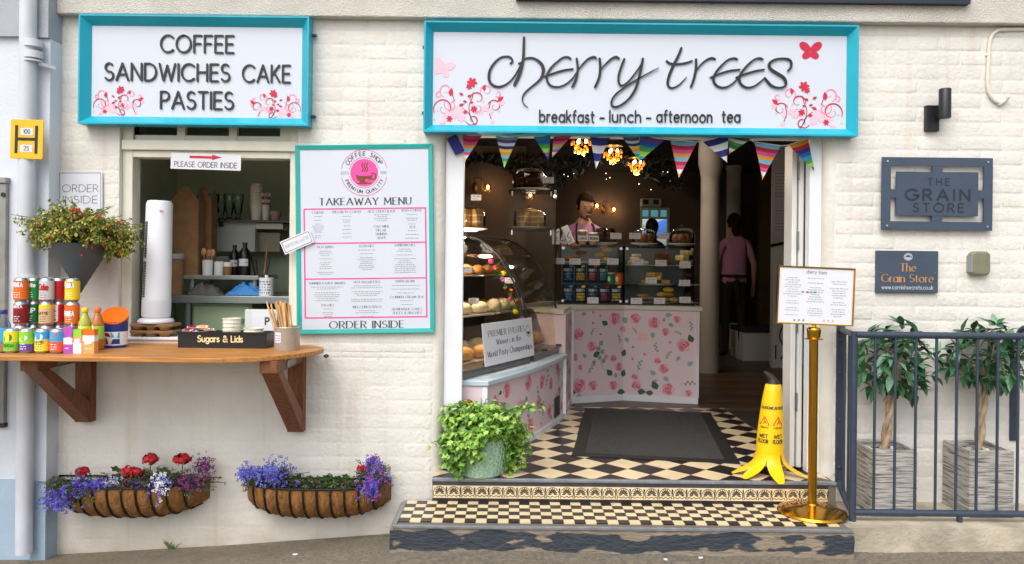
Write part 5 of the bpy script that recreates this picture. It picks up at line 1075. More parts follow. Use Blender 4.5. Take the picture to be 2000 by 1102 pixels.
for x, y, l, a in ((400, 590, 90, .5), (385, 655, 60, .3), (280, 180, 60, .2), (540, 275, 80, 2.6), (690, 200, 70, -1.2), (700, 265, 70, 1.1), (1110, 175, 70, .1), (1145, 250, 60, -.7), (1100, 240, 50, 1.6), (990, 340, 70, -1.6), (1380, 430, 90, 2.0), (1260, 570, 60, 3.9), (1330, 655, 70, .6), (1020, 760, 70, 2.4), (1100, 770, 70, -.8), (1040, 820, 50, 3), (1040, 900, 100, 2.1), (1000, 940, 80, 3.0), (630, 800, 60, 1.8), (690, 790, 80, 1.3), (640, 940, 90, 0), (840, 930, 90, 0), (205, 950, 80, 1.2), (240, 965, 60, 0), (590, 770, 90, 2.4), (690, 590, 80, 1.2), (330, 600, 60, 2.2), (720, 400, 60, -1.2)):
    u, v = toR(x, y); leafp(b, u, v, l/5.01*.0041, a, fR, 4 if l > 75 else (3 if int(x) % 2 else 5), .0006, .42)
for x, y, l, a in ((500, 720, 260, 1.75), (370, 400, 90, 1.2), (640, 350, 100, -1.3), (780, 290, 80, -.9), (840, 740, 120, 1.3), (1040, 560, 110, 1.8), (1110, 610, 100, 1.0), (1270, 830, 130, .1), (1350, 200, 110, -1.4), (340, 760, 120, .9), (210, 790, 80, 1.9), (1190, 320, 80, -.4)):
    u, v = toR(x, y); sprig(b, u, v, l/5.01*.0041, a, fR, 3)
for x, y in ((395, 160), (465, 195), (470, 375), (795, 495), (910, 560), (790, 610), (1160, 435), (395, 265)): u, v = toR(x, y); blossom(b, u, v, .013, fR, 1, .0009, 5, x)
for x, y in ((890, 395),):
    u, v = toR(x, y)
    for a in (.6, 2.2, -.3, 3.5): leafp(b, u, v, .05, a, fR, 6, .0009, .6)
for k in range(7): rose(b, SS[1]*(.25 if k % 2 else .7), .09+k*.095, .042, fS); leafp(b, SS[1]*.5, .1+k*.09, .05, k, fS, 3, .0006)
b.obj('printed_leaves', m_rose, RCN, kind='stuff', fix=False)

# ================================================================ curved glass display cases
m_case = M('case_steel', '#7d7b77', .3, metal=.85, var=.08, vs_=12); m_gcase = glass('case_glass', (.965, .98, .975), .9, .02, 1.15); m_edge = M('black_edge', '#121214', .4); m_shelfg = glass('shelf_glass', (.95, .98, .97), .8, .05)
def case(label, p0, p1, zb_, zt_, ar, dep):
    p0, p1 = Vector((*p0, 0)), Vector((*p1, 0)); u = (p1-p0).normalized(); n = Vector((u.y, -u.x, 0)); L = (p1-p0).length; f = lambda a, m, z: p0+u*a+n*m+Vector((0, 0, z))
    t = T('glass_display_case', label, 'display case', (p0.x, p0.y, zb_-.05)); arc = [(-ar*(1-math.cos(rad(9*i))), zb_+.05+(zt_-zb_-.05)*math.sin(rad(9*i))) for i in range(11)]
    MB().add([f(a, m, z) for a in (0, L) for m, z in ((.03, zb_), (.03, zb_+.045), (-dep, zb_+.045), (-dep, zb_))], [(0, 1, 2, 3), (7, 6, 5, 4)]+[(i, 4+i, 4+(i+1) % 4, (i+1) % 4) for i in range(4)]).obj('steel_base', m_case, t, bevel=.004)
    MB().sheet([[f(a, m, z) for m, z in arc] for a in (.004, L-.004)]).obj('curved_glass', glass('curved_pane', (.95, .97, .96), .9, .04, 1.33), t, smooth=True)
    for a in (0, L): MB().tube([f(a, m+.003, z) for m, z in arc], .007, 8).obj('edge_trim', m_edge, t, smooth=True)
    for a in (.002, L-.002): MB().poly([f(a, m, z) for m, z in arc]+[f(a, -dep, zt_), f(a, -dep, zb_+.05)]).obj('end_glass', m_gcase, t)
    MB().add([f(a, m, z) for a in (0, L) for m, z in ((-ar+.04, zt_), (-ar+.04, zt_+.015), (-dep, zt_+.015), (-dep, zt_))], [(0, 1, 2, 3), (7, 6, 5, 4)]+[(i, 4+i, 4+(i+1) % 4, (i+1) % 4) for i in range(4)]).obj('top_board', m_case, t)
    for zz, m0 in ((zb_+.30, -.20), (zb_+.55, -.34)):
        MB().add([f(a, m, z) for a in (.006, L-.006) for m, z in ((m0, zz), (m0, zz+.008), (-dep, zz+.008), (-dep, zz))], [(0, 1, 2, 3), (7, 6, 5, 4)]+[(i, 4+i, 4+(i+1) % 4, (i+1) % 4) for i in range(4)]).obj('glass_shelf', m_shelfg, t)
    MB().slab([f(0, -dep-.004, zb_-.03), f(L, -dep-.004, zb_-.03), f(L, -dep-.004, zt_+.015), f(0, -dep-.004, zt_+.015)], -n*.01).obj('back_panel', m_dark, t)
    for a in (L*.3, L*.8): q = f(a, .035, zb_+.05); MB().box(q.x-.02, q.x+.02, q.y-.01, q.y+.01, q.z, q.z+.012).obj('glass_clip', m_edge, t)
    return f, L
f1, L1 = case('nearer curved glass case full of pasties at the left of the doorway', (-.29, .165), (.10, .945), PZ+.03, 1.60, .50, .62)
q_ = [f1(a, -.44, 1.585) for a in (.06, L1-.06)]; HL = T('case_lamp', 'glowing warm lamp strip under the top of the nearer glass case', 'lamp', q_[0])
MB().beam(q_[0]+Vector((0, 0, .008)), q_[1]+Vector((0, 0, .008)), .05, .012).obj('lamp_housing', m_case, HL); MB().cyl(q_[0], q_[1], .009, n=10).obj('lamp_tube', M('warm_tube', '#ffe2b0', .3, emit='#ffd08a', es=30), HL)
LAMPS = [(f1(a, -.36, 1.54), HL) for a in (.25, .62)]
f2, L2 = case('farther curved glass case with flowers inside its front', (.125, .985), (.36, 1.66), PZ+.03, 1.60, .50, .60)
ZC = PZ+.03
m_past = M('golden_pastry', '#d6a055', .55, var=.2, vs_=25, bump=.2); m_bread = M('baguette_crust', '#c47f3c', .6, var=.2, vs_=30); m_roll = M('pale_dough', '#e3cda2', .6, var=.12, vs_=20)
def loaf(name, label, cat, f, a, m, z, l, r, mat, dirv=1, group=None):
    c = f(a, m, z+r*.8); ax = (f(1, m, 0)-f(0, m, 0)).normalized() if dirv else (f(0, 1, 0)-f(0, 0, 0)).normalized(); mb = MB(); n = 9
    pts = [c+ax*l*(i/(n-1)-.5) for i in range(n)]; rs_ = [r*max(.25, math.sin(math.pi*(i+.6)/(n+.2))**.45) for i in range(n)]
    mb.tube(pts, rs_, 12); mb.v = [Vector((v.x, v.y, z+.0005+max(0, (v.z-z))*.95)) for v in mb.v]; return mb.obj(name, mat, None, label, cat, group, smooth=True)
ordn = ('nearest the street', 'second from the street', 'third from the street', 'farthest from the street'); rp = random.Random(44)
for f, L, cn in ((f1, L1, 'nearer case'), (f2, L2, 'farther case')):
    for sn, z, m0 in (('bottom shelf', ZC+.0465, -.16), ('middle shelf', ZC+.3085, -.29), ('top shelf', ZC+.5585, -.41)):
        for row in (0, 1):
            if sn == 'top shelf' and row: continue
            m = m0-.15*row; MB().add([f(a, q, z+dz) for a in (.03, L-.03) for q, dz in ((m+.065, .0), (m+.065, .008), (m-.065, .008), (m-.065, .0))], [(0, 1, 2, 3), (7, 6, 5, 4)]+[(i_, 4+i_, 4+(i_+1) % 4, (i_+1) % 4) for i_ in range(4)]).obj('food_tray', m_tin, None, 'metal food tray in the %s row of the %s, %s' % (('front', 'back')[row], sn, cn), 'tray', 'food trays in the curved cases')
            for k in range(4):
                kind, mt_, l, r = [('golden pasty', m_past, .185, .055), ('pale floury roll', m_roll, .17, .05), ('brown filled baguette', m_bread, .19, .04)][(row+('bottom shelf', 'middle shelf', 'top shelf').index(sn)) % 3]
                loaf('pasty' if 'pasty' in kind else 'bread_roll', '%s %s, %s row, %s, %s' % (kind, ordn[k], ('front', 'back')[row], sn, cn), 'pasty' if 'pasty' in kind else 'bread', f, L*(k+.5)/4, m, z+.0085, l*(L/.88)*rp.uniform(.9, 1.02), r*rp.uniform(.88, 1.1)*(1.25 if row else 1), mt_, group='food in the curved cases')
# flower bunch inside the farther case
t = T('flower_garland', 'bright artificial flowers along the front of the farther glass case', 'flowers', f2(.05, -.1, ZC+.051)); rf = random.Random(9); fcol = [PC['yellow'], PC['red'], M('hot_pink', '#d9407f', .6), PC['orange'], PC['magenta']]
b = MB(); pts = [f2(.06, -.06-.25*(i/12)**2, ZC+.07+.6*i/12) for i in range(13)]; b.tube(pts, .004, 6); 
for p in pts:
    for k in range(5): d = Vector((rf.uniform(-1, 1), rf.uniform(-1, 1), rf.uniform(-1, 1)))*.04; b.add([p, p+d+Vector((.012, 0, 0)), p+d*1.5, p+d-Vector((.012, 0, 0))], [(0, 1, 2, 3)])
b.obj('stem', M('garland_green', '#35592b', .7), t)
for i, p in enumerate(pts[::1]): c = p+Vector((rf.uniform(-.02, .02), rf.uniform(-.03, .0), rf.uniform(-.02, .02))); MB().ball(c, (.019, .017, .017), 9, 6, jit=.25).obj('flower_head', fcol[i % 5], t)
# leaning sign
q0, q1 = Vector((-.20, .335, ZC+.052)), Vector((.095, .925, ZC+.052)); ud = (q1-q0).normalized(); nn = Vector((ud.y, -ud.x, 0)); up = (Vector((0, 0, 1))-nn*.10).normalized(); q0 = q0+nn*.062; sw = (q1-q0).length; PS = T('pasty_sign', 'white sign reading PREMIER PASTIES leaning on the curved glass case', 'sign', q0.lerp(q1, .5)); q0.z -= .0; sh = .245
fs = pmap(q0, ud, up); MB().slab([fs(a, c, 0) for a, c in ((0, 0), (sw, 0), (sw, sh), (0, sh))], -nn*.006).obj('card', m_paper, PS)
t = MB(); text(t, 'PREMIER PASTIES', sw*.46, sh*.68, .034, fs, wid=sw*.74, hw=.065, style='s'); text(t, 'Winners in the', sw*.48, sh*.46, .034, fs, wid=sw*.5, hw=.065, style='n'); text(t, 'World Pasty Championships', sw*.5, sh*.2, .036, fs, wid=sw*.9, hw=.065, style='n')
stroke(t, [(sw*.90+.03*math.cos(a), sh*.66+.034*math.sin(a)) for a in [2*math.pi*i/20 for i in range(21)]], .002, fs, .001); t.poly([fs(sw*.90+.02*math.cos(a), sh*.65-abs(.02*math.sin(a)), .001) for a in [math.pi*i/8 for i in range(9)]])
for a in (.1, .93): leafp(t, sw*a, sh*.2, .015, .8, fs, 1, .001)
t.obj('print', [M('dark_green_print', '#3c4434', .6), PC['red']], PS, fix=False)

# ================================================================ glass boxes of cakes and crisps on the rear counter
TZ = CTZ+.0365; m_clip = M('chrome_clip', '#d4d6d8', .2, metal=.9)
def glassbox(label, x0, x1, y0, y1, z0, z1, shelves):
    t = T('glass_cabinet', label, 'display cabinet', ((x0+x1)/2, (y0+y1)/2, z0)); e = .004
    MB().box(x0, x1, y0, y0+e, z0+.012, z1-.006).obj('front_pane', m_gcase, t)
    for x in (x0, x1-e): MB().box(x, x+e, y0+e, y1, z0+.012, z1-.006).obj('side_pane', m_gcase, t)
    MB().box(x0-.004, x1+.004, y0-.004, y1+.004, z0, z0+.012).obj('base_board', m_edge, t); MB().box(x0-.004, x1+.004, y0-.004, y1+.004, z1-.006, z1).obj('top_pane', m_edge if shelves == 'x' else m_shelfg, t)
    for z in shelves: MB().box(x0+e, x1-e, y0+.02, y1, z-.006, z).obj('shelf_pane', m_shelfg, t)
    for x in (x0+.02, x1-.02):
        for z in (z0+.03, z1-.03): MB().cyl((x, y0-.008, z), (x, y0+.006, z), .012, n=10).obj('clip', m_clip, t)
    return t
KL = dict(y=2.10)
zA, zB = 1.405, 1.245
glassbox('glass cabinet of crisp packets on the left of the rear counter', .40, .915, 2.215, 2.60, TZ, 1.575, (zA+.02,))
glassbox('glass cabinet of slices and buns on the right of the rear counter', .925, 1.50, 2.215, 2.60, TZ, 1.575, (zA, zB))
MB().box(.405, 1.495, 2.602, 2.62, TZ, 1.56).obj('cabinet_back', M('dark_grey_board', '#6b6f74', .5), None, 'dark board behind the two glass cabinets', 'board')
m_navy = M('navy_foil', '#131b3c', .3, var=.15, vs_=30)
def packet(label, px, row, cl, words):
    Y = 2.30 if row == 0 else 2.25; z0 = TZ+.0125+(.155 if row == 0 else 0); x = GX(px, Y); w, h = .046, .148; t = T('crisp_packet', label, 'crisps', (x, Y, z0), 'crisp packets in the glass cabinet'); n = 6
    if row == 0: z0 -= .0
    fr = [[(x+w*(i/n*2-1)*(1-.06*(1-abs(j/n*2-1))), Y-.022*math.sqrt(max(0, (1-(i/n*2-1)**2)*(1-abs(j/n*2-1)**3))), z0+h*j/n) for i in range(n+1)] for j in range(n+1)]
    bk = [[(p[0], 2*Y-p[1], p[2]) for p in row_] for row_ in fr]
    MB().sheet(fr).sheet(bk).obj('packet_body', m_navy, t, smooth=True)
    p = MB(); fm_ = lambda u, v, w_=0: Vector((x+u, Y-.022*math.sqrt(max(0, (1-min(1, (u/w)**2))*(1-min(1, abs(v/h*2-1)**3))))-w_-.0008, z0+v)); p.poly([fm_(a, b_, .0006) for a, b_ in ((w*.1, h*.88), (w*.7, h*.84), (w*.9, h*.97), (w*.3, h*.97))], 1)
    text(p, 'BURTS', 0, h*.64, .021, fm_, wid=.066, hw=.09, style='n')
    for k, s in enumerate(words): text(p, s, 0, h*(.44-.15*k), .014, fm_, wid=min(.066, .011*len(s)+.008), hw=.09, mi=1)
    p.obj('print', [PC['silver'], PC[cl]], t, fix=False)
for lab, px, row, cl, ws in (('navy crisp packet with blue wording, left end of the upper row', 1110, 0, 'sky', ('LIGHTLY', 'SEA', 'SALTED')), ('navy crisp packet with yellow wording in the upper row', 1134, 0, 'yellow', ('MATURE', 'CHEDDAR', '& ONION')), ('navy crisp packet with red wording in the upper row', 1158, 0, 'coral', ('SPICY', 'SWEET', 'CHILLI')), ('navy crisp packet with green wording in the upper row', 1180, 0, 'teal', ('SEA SALT', '& MALT', 'VINEGAR')),
                             ('navy crisp packet with blue wording, left end of the lower row', 1110, 1, 'sky', ('LIGHTLY', 'SEA', 'SALTED')), ('navy crisp packet with yellow wording, second in the lower row', 1134, 1, 'yellow', ('MATURE', 'CHEDDAR', '& ONION')), ('navy crisp packet with green wording behind the price card', 1158, 1, 'teal', ('SEA SALT', '& MALT', 'VINEGAR')), ('navy crisp packet with red wording in the lower row', 1181, 1, 'red', ('SPICY', 'SWEET', 'CHILLI')), ('navy crisp packet with yellow wording, right end of the lower row', 1204, 1, 'yellow', ('MATURE', 'CHEDDAR', '& ONION'))): packet(lab, px, row, cl, ws)
MB().box(.41, .905, 2.285, 2.55, TZ+.0125, TZ+.166).obj('packet_riser', m_edge, None, 'dark riser the upper crisp packets stand on', 'riser')
for t_ in [o for o in bpy.data.objects if o.name.startswith('crisp_packet') and 'upper row' in o['label']]: t_.location.y += .02; t_.location.z += .012
for lab, px, c1, c2 in (('green snack tub at the right of the upper crisp row', 1193, 'green', 'white'), ('orange snack tub at the right of the upper crisp row', 1208, 'orange', 'red')):
    c = (GX(px, 2.32), 2.32, TZ+.167); t = T('snack_tub', lab, 'tub', c); MB().lathe(c, [(.03, 0), (.032, .085), (.034, .088)], 16).obj('tub_body', PC[c1], t, smooth=40); MB().lathe(c, [(.034, .0885), (.035, .095), (.03, .097)], 16).obj('lid', PC[c2], t, smooth=40)
    p = MB(); fm_ = cylmap(c, .0316); p.poly([fm_(-.018+.018*math.cos(q)*.6, .045+.022*math.sin(q), .002) for q in [2*math.pi*i/12 for i in range(12)]]); p.obj('print', PC['white'], t, fix=False)
def price(label, px, py, Y, w=22, h=12):
    c = W(px, py, Y); k = K(Y); t = T('price_card', label, 'price card', (c.x, Y, c.z-h*k/2), 'price cards along the counters'); w *= k/2; h *= k/2
    MB().box(c.x-w, c.x+w, Y, Y+.002, c.z-h, c.z+h).obj('card', m_paper, t); p = MB(); fm_ = pmap((c.x, Y-.0002, c.z), (1, 0, 0), (0, 0, 1)); scribble(p, -w*.6, w*.6, h*.35, .008, fm_, 0); scribble(p, -w*.8, -w*.2, -h*.5, .009, fm_, 1); scribble(p, w*.1, w*.5, -h*.55, .005, fm_, 0); p.obj('print', [m_grey_ink, m_pink], t, fix=False)
    return t
for lab, px, py, Y in (('price card at the left end of the crisp cabinet shelf', 1092, 510, 2.205), ('second price card from the left on the crisp cabinet shelf', 1123, 511, 2.205), ('third price card from the left on the crisp cabinet shelf', 1161, 512, 2.205), ('price card at the right end of the crisp cabinet shelf', 1197, 511, 2.205), ('price card in front of the lower crisp packets', 1158, 587, 2.195),
                       ('price card below the layered slice, top shelf of the right cabinet', 1246, 512, 2.205), ('price card below the brown flapjack pile, top shelf', 1291, 514, 2.205), ('price card below the yellow sponge stack, top shelf', 1338, 518, 2.205), ('price card below the shortbread pile, middle shelf', 1272, 548, 2.205), ('price card below the chocolate pile, middle shelf', 1337, 553, 2.205), ('price card by the cookies at the bottom of the right cabinet', 1243, 588, 2.205), ('price card by the yellow buns at the bottom of the right cabinet', 1288, 588, 2.205), ('price card by the dark brownies at the bottom right', 1338, 586, 2.205),
                       ('price card in front of the left cake dome on the cabinets', 1203, 461, 2.23), ('price card in front of the middle cake dome', 1240, 461, 2.23), ('price card between the middle and right cake domes', 1296, 461, 2.23), ('price card on a stick above the left sponge cake by the jamb', 930, 386, .85), ('price card in the nearer case beside the top baguette', 911, 526, .40), ('price card in the nearer case beside the middle baguette', 925, 588, .46), ('price card beside the dome on the glass tower', 1071, 352, 1.85), ('price card inside the farther glass case', 996, 548, 1.05)): price(lab, px, py, Y, 22 if px > 1000 else 20, 12 if px > 1000 else 11)
def pile(label, cat, px, z, Y, kind, mat, n, w, h):
    c = Vector((GX(px, Y), Y, z+.001)); t = T('food_pile', label, cat, c, 'food in the right glass cabinet'); r_ = random.Random(int(px)); MB().lathe(c, [(w*.55, 0), (w*.62, .006), (w*.6, .008), (w*.5, .004)], 20).obj('plate', m_mug, t, smooth=40)
    for k in range(n):
        lay = k*3//n; q = Vector((c.x+r_.uniform(-1, 1)*w*(.42-.12*lay), c.y+r_.uniform(-.05, .05), c.z+.01+lay*h)); Mx = Matrix.Translation(q) @ Matrix.Rotation(r_.uniform(-.7, .7), 4, 'Z') @ Matrix.Rotation(r_.uniform(-.15, .15), 4, 'X')
        if kind == 'slab': MB(Mx).box(-.035, .035, -.025, .025, 0, h*.5, 0).box(-.0345, .0345, -.0245, .0245, h*.5, h*.95, 1).obj('slice', mat, t, bevel=.003)
        elif kind == 'bun': MB(Mx).ball((0, 0, h*.5), (.05, .03, h*.5), 12, 8).obj('bun', mat, t, smooth=True)
        else: MB(Mx).ball((0, 0, h*.5), (.026, .024, h*.6), 8, 6, jit=.18).obj('cluster', mat, t)
m_choc = M('dark_chocolate', '#3b2016', .5, var=.3, vs_=40, bump=.2); m_flap = M('flapjack', '#7e4b2a', .7, var=.3, vs_=60, bump=.4); m_spg = M('yellow_sponge', '#dcae4e', .7, var=.15, vs_=50); m_icing = M('cream_icing', '#e6dcc2', .5); m_short = M('shortbread', '#cfa160', .7, var=.12, vs_=30); m_jam = M('jam_red', '#8a1f1c', .3)
pile('layered cream slice on a plate, top shelf of the right cabinet', 'slices', 1246, zA, 2.36, 'slab', [m_short, m_icing], 4, .17, .03)
pile('pile of brown flapjack pieces, top shelf of the right cabinet', 'flapjacks', 1292, zA, 2.40, 'lump', m_flap, 16, .19, .032)
pile('stack of yellow sponge slices, top shelf of the right cabinet', 'slices', 1338, zA, 2.36, 'slab', [m_spg, m_icing], 7, .13, .042)
pile('pile of shortbread slices on the middle shelf of the right cabinet', 'shortbread', 1280, zB, 2.36, 'slab', [m_short, m_spg], 10, .26, .032)
pile('pile of chocolate pieces on the middle shelf of the right cabinet', 'chocolates', 1345, zB, 2.36, 'lump', m_choc, 15, .16, .03)
pile('heap of cookies at the bottom left of the right cabinet', 'cookies', 1258, TZ+.012, 2.34, 'bun', m_short, 6, .17, .022)
pile('yellow buns in the middle of the bottom shelf', 'buns', 1303, TZ+.012, 2.34, 'bun', m_spg, 5, .15, .042)
pile('dark brownies at the bottom right of the right cabinet', 'brownies', 1347, TZ+.012, 2.36, 'slab', [m_choc, m_choc], 6, .13, .025)
pile('row of brown cakes on the upper shelf of the crisp cabinet', 'cakes', 1125, zA+.02, 2.36, 'bun', m_flap, 4, .2, .05); pile('pale cakes on the upper shelf of the crisp cabinet', 'cakes', 1178, zA+.02, 2.36, 'bun', m_short, 4, .2, .04)
# cakes under domes
m_dome = glass('dome_glass', (.9, .9, .88), 1.0, .03)
def cake(where, px, py, Y, r, kind, dome=.13, z=None):
    c = W(px, py, Y); c = Vector((c.x, Y, c.z if z is None else z)); g = 'cakes under glass domes'
    MB().lathe(c, [(r*.55, 0), (r*.6, .006), (r*1.22, .016), (r*1.25, .021), (r*.9, .017), (0, .016)], 30).obj('cake_plate', m_mug, None, 'white plate under the cake '+where, 'plate', g, smooth=40)
    t = T('cake', {'sponge': 'layered cream sponge cake ', 'choc': 'dark chocolate cake ', 'brown': 'brown bundt cake '}[kind]+where, 'cake', c+Vector((0, 0, .0215)), g); z0 = c+Vector((0, 0, .022))
    if kind == 'brown':
        for k in range(7): a = k*.9; MB().ball(z0+Vector((r*.5*math.cos(a), r*.5*math.sin(a), .04)), (r*.42, r*.42, .042), 10, 7).obj('cake_lobe', m_flap, t, smooth=True)
    else:
        h = .034; mats = [m_short, m_icing, m_jam] if kind == 'sponge' else [m_choc, m_flap, m_choc]; a0, a1 = rad(-60), rad(245); n = 22
        for k in range(3):
            for zz, hh, rr, mi, nm in ((k*(h+.009), h, r*.92, 0, 'sponge_layer'), (k*(h+.009)+h, .009, r*.93, 1, 'cream_layer')):
                if k == 2 and mi == 1: continue
                pts = [z0+Vector((rr*math.cos(a0+(a1-a0)*i/n), rr*math.sin(a0+(a1-a0)*i/n), zz)) for i in range(n+1)]+[z0+Vector((0, 0, zz))]; MB().slab(pts, (0, 0, hh)).obj(nm, mats[mi], t)
    if dome:
        H = dome; t = T('glass_dome', 'clear glass dome over the cake '+where, 'glass dome', c+Vector((0, 0, .022)), g)
        MB().lathe(c+Vector((0, 0, .022)), [(r*1.1, 0), (r*1.1, H*.55), (r*1.02, H*.8), (r*.75, H*.95), (r*.2, H)], 32).obj('dome', m_dome, t, smooth=True); MB().lathe(c+Vector((0, 0, .022)), [(.007, H), (.014, H+.012), (.01, H+.026), (0, H+.03)], 12).obj('knob', m_dome, t, smooth=True)
cake('on the near glass case by the door jamb', 920, 449, .90, .085, 'sponge', .13, 1.616)
# glass tower of cakes
tx0, tx1 = -.03, .345; ty_ = 1.93
GT = T('glass_tower', 'tall narrow glass cake cabinet behind the curved cases', 'display cabinet', ((tx0+tx1)/2, ty_+.15, TZ)); z1, z2 = W(1040, 447, ty_).z, W(1040, 371, ty_).z
for x in (tx0, tx1-.004): MB().box(x, x+.004, ty_, ty_+.34, TZ, z2-.008).obj('side_pane', m_gcase, GT)
MB().box(tx0+.004, tx1-.004, ty_, ty_+.004, TZ, z2-.008).obj('front_pane', m_gcase, GT)
for z in (z1, z2): MB().box(tx0-.004, tx1+.004, ty_-.004, ty_+.344, z-.008, z).obj('shelf_pane', m_shelfg, GT)
for z in (z1, z2):
    for x in (tx0+.02, tx1-.05): MB().box(x, x+.012, ty_-.012, ty_-.004, z-.05, z-.012).obj('clip', m_clip, GT)
cake('on top of the tall glass cake cabinet', 1035, 370, ty_+.17, .125, 'choc', .17, z2); cake('inside the tall glass cake cabinet', 1035, 447, ty_+.17, .12, 'sponge', .15, z1)
MB().box(tx0-.02, tx1, ty_-.0, ty_+.36, .31, CTZ).obj('tower_plinth', m_dark, None, 'dark cupboard under the tall glass cake cabinet', 'cupboard') if False else None
z3 = 1.576
cake('left of the three on the glass cabinets', 1182, 479, 2.40, .085, 'choc', .12, z3); cake('middle of the three on the glass cabinets', 1258, 479, 2.40, .095, 'brown', .12, z3); cake('right of the three on the glass cabinets', 1332, 479, 2.40, .095, 'brown', .13, z3)
for lab, px, s, h in (('taller paper coffee cup marked LARGE', 1137, 'LARGE', .125), ('shorter paper coffee cup marked REGULAR', 1158, 'REGULAR', .105)):
    c = Vector((GX(px, 2.30), 2.30, z3)); t = T('coffee_cup', lab+' on the glass cabinets', 'cup', c); MB().lathe(c, [(.028, 0), (.038, h*.85)], 20).obj('cup_body', M('kraft_cup', '#b48a5c', .7), t, smooth=40); MB().lathe(c, [(.041, h*.85), (.042, h*.9), (.036, h*.96), (.034, h), (0, h)], 20).obj('lid', m_mug, t, smooth=40)
    MB().box(c.x-.042, c.x+.042, 2.25, 2.252, z3+.028, z3+.075).obj('size_card', m_paper, t); p = MB(); text(p, s, c.x, z3+.042, .02, pmap((0, 2.2498, 0), (1, 0, 0), (0, 0, 1)), wid=.065, hw=.07); p.obj('print', m_ink, t, fix=False)
NH = T('napkin_packs', 'white and blue patterned packs leaning on the glass cabinets', 'packs', (GX(1105, 2.4), 2.40, z3))
for dx, an, lab in ((-.03, -.35, 0), (.05, .42, 1), (-.09, 0, 2)):
    Mx = Matrix.Translation((GX(1105, 2.4)+dx, 2.40-.03*lab, z3+.001)) @ Matrix.Rotation(-an, 4, 'Y'); MB(Mx).box(-.03, .03, -.02, .02, .012*(lab < 2), .17 if lab == 1 else .13).obj('pack', PC['white'], NH, bevel=.004)
    p = MB(Mx); fm_ = lambda u, v, w=0: Vector((u, -.0205-w, v)); stroke(p, smoothpts([(-.02, .03), (.01, .05), (-.01, .08), (.02, .11)], 5), .003, fm_); scribble(p, -.02, .02, .03, .008, fm_); p.obj('print', PC['navy'], NH, fix=False)

# ================================================================ bunting over the doorway
m_fl = {n: M('cloth_'+n, h, .85, bump=.15, bs=300) for n, h in dict(pink='#cf4f86', red='#b5223f', orange='#dd8f2d', blue='#2559a8', navy='#2b2f80', white='#dcd9d8', green='#3f8f4a', lime='#8fbf3c', purple='#6f4a9c', sky='#6fb0c8', yellow='#e6bd4a', teal='#1f8fb0', dgreen='#2f6b35').items()}
BU = T('bunting', 'string of striped cloth bunting flags hung across the top of the doorway', 'bunting', W(1240, 345, .03)); YB = .03
S_ = {'a': ('pink', 'red', 'pink', 'orange', 'sky', 'pink', 'white', 'yellow'), 'b': ('sky', 'purple', 'white', 'navy', 'yellow', 'orange', 'sky', 'green', 'lime', 'white'), 'c': ('teal', 'blue', 'green', 'lime', 'purple', 'navy'), 'd': ('navy', 'white', 'navy', 'white'), 'e': ('purple', 'blue', 'green', 'lime', 'teal'), 'f': ('sky', 'red', 'pink', 'orange', 'sky', 'red', 'pink', 'white', 'yellow'), 'g': ('dgreen', 'white', 'green', 'dgreen', 'white', 'orange'), 'h': ('orange', 'red', 'navy', 'blue', 'teal', 'green', 'lime', 'purple')}
fl_ = [((903, 262), (942, 264), (908, 316), 'a'), ((968, 264), (1012, 268), (985, 328), 'b'), ((1042, 266), (1075, 264), (1072, 314), 'c'), ((1081, 266), (1120, 262), (1078, 308), 'a'), ((1152, 268), (1192, 268), (1164, 330), 'd'), ((1212, 264), (1249, 262), (1250, 316), 'b'), ((1250, 262), (1300, 272), (1249, 315), 'e'), ((1310, 273), (1361, 277), (1326, 347), 'f'), ((1373, 276), (1422, 262), (1420, 318), 'd'), ((1424, 262), (1466, 272), (1423, 302), 'g'), ((1472, 277), (1526, 285), (1489, 351), 'f'), ((1538, 284), (1580, 270), (1590, 333), 'h')]
strp = []
for i, (a, b_, c, k) in enumerate(fl_):
    yy = YB+(.012 if i % 2 else 0); A, B, C = W(*a, yy), W(*b_, yy), W(*c, yy-.02); strp += [A, B]; st_ = S_[k]; n = len(st_); mb = MB(); names = sorted(set(st_)); mats = [m_fl[q] for q in names]
    for j, cn in enumerate(st_):
        t0, t1 = j/n, (j+1)/n; g_ = []
        for t in (t0, (t0+t1)/2, t1): g_.append([A.lerp(C, t).lerp(B.lerp(C, t), s)+Vector((0, .012*math.sin(3.1*s+2*t+i)*(1-t*.5), -.006*math.sin(math.pi*s)*(1-t))) for s in (0, .25, .5, .75, 1)])
        mb.sheet(g_, names.index(cn))
    mb.obj('flag', mats, BU, smooth=True, fix=False)
MB().tube(strp, .0035, 6).obj('string', m_fl['white'], BU)
q = W(890, 283, .03); MB(Matrix.Translation(q) @ Matrix.Rotation(-.5, 4, 'Y')).box(-.028, .028, -.006, .006, -.05, .05).obj('bow_end', m_fl['navy'], BU, bevel=.004)

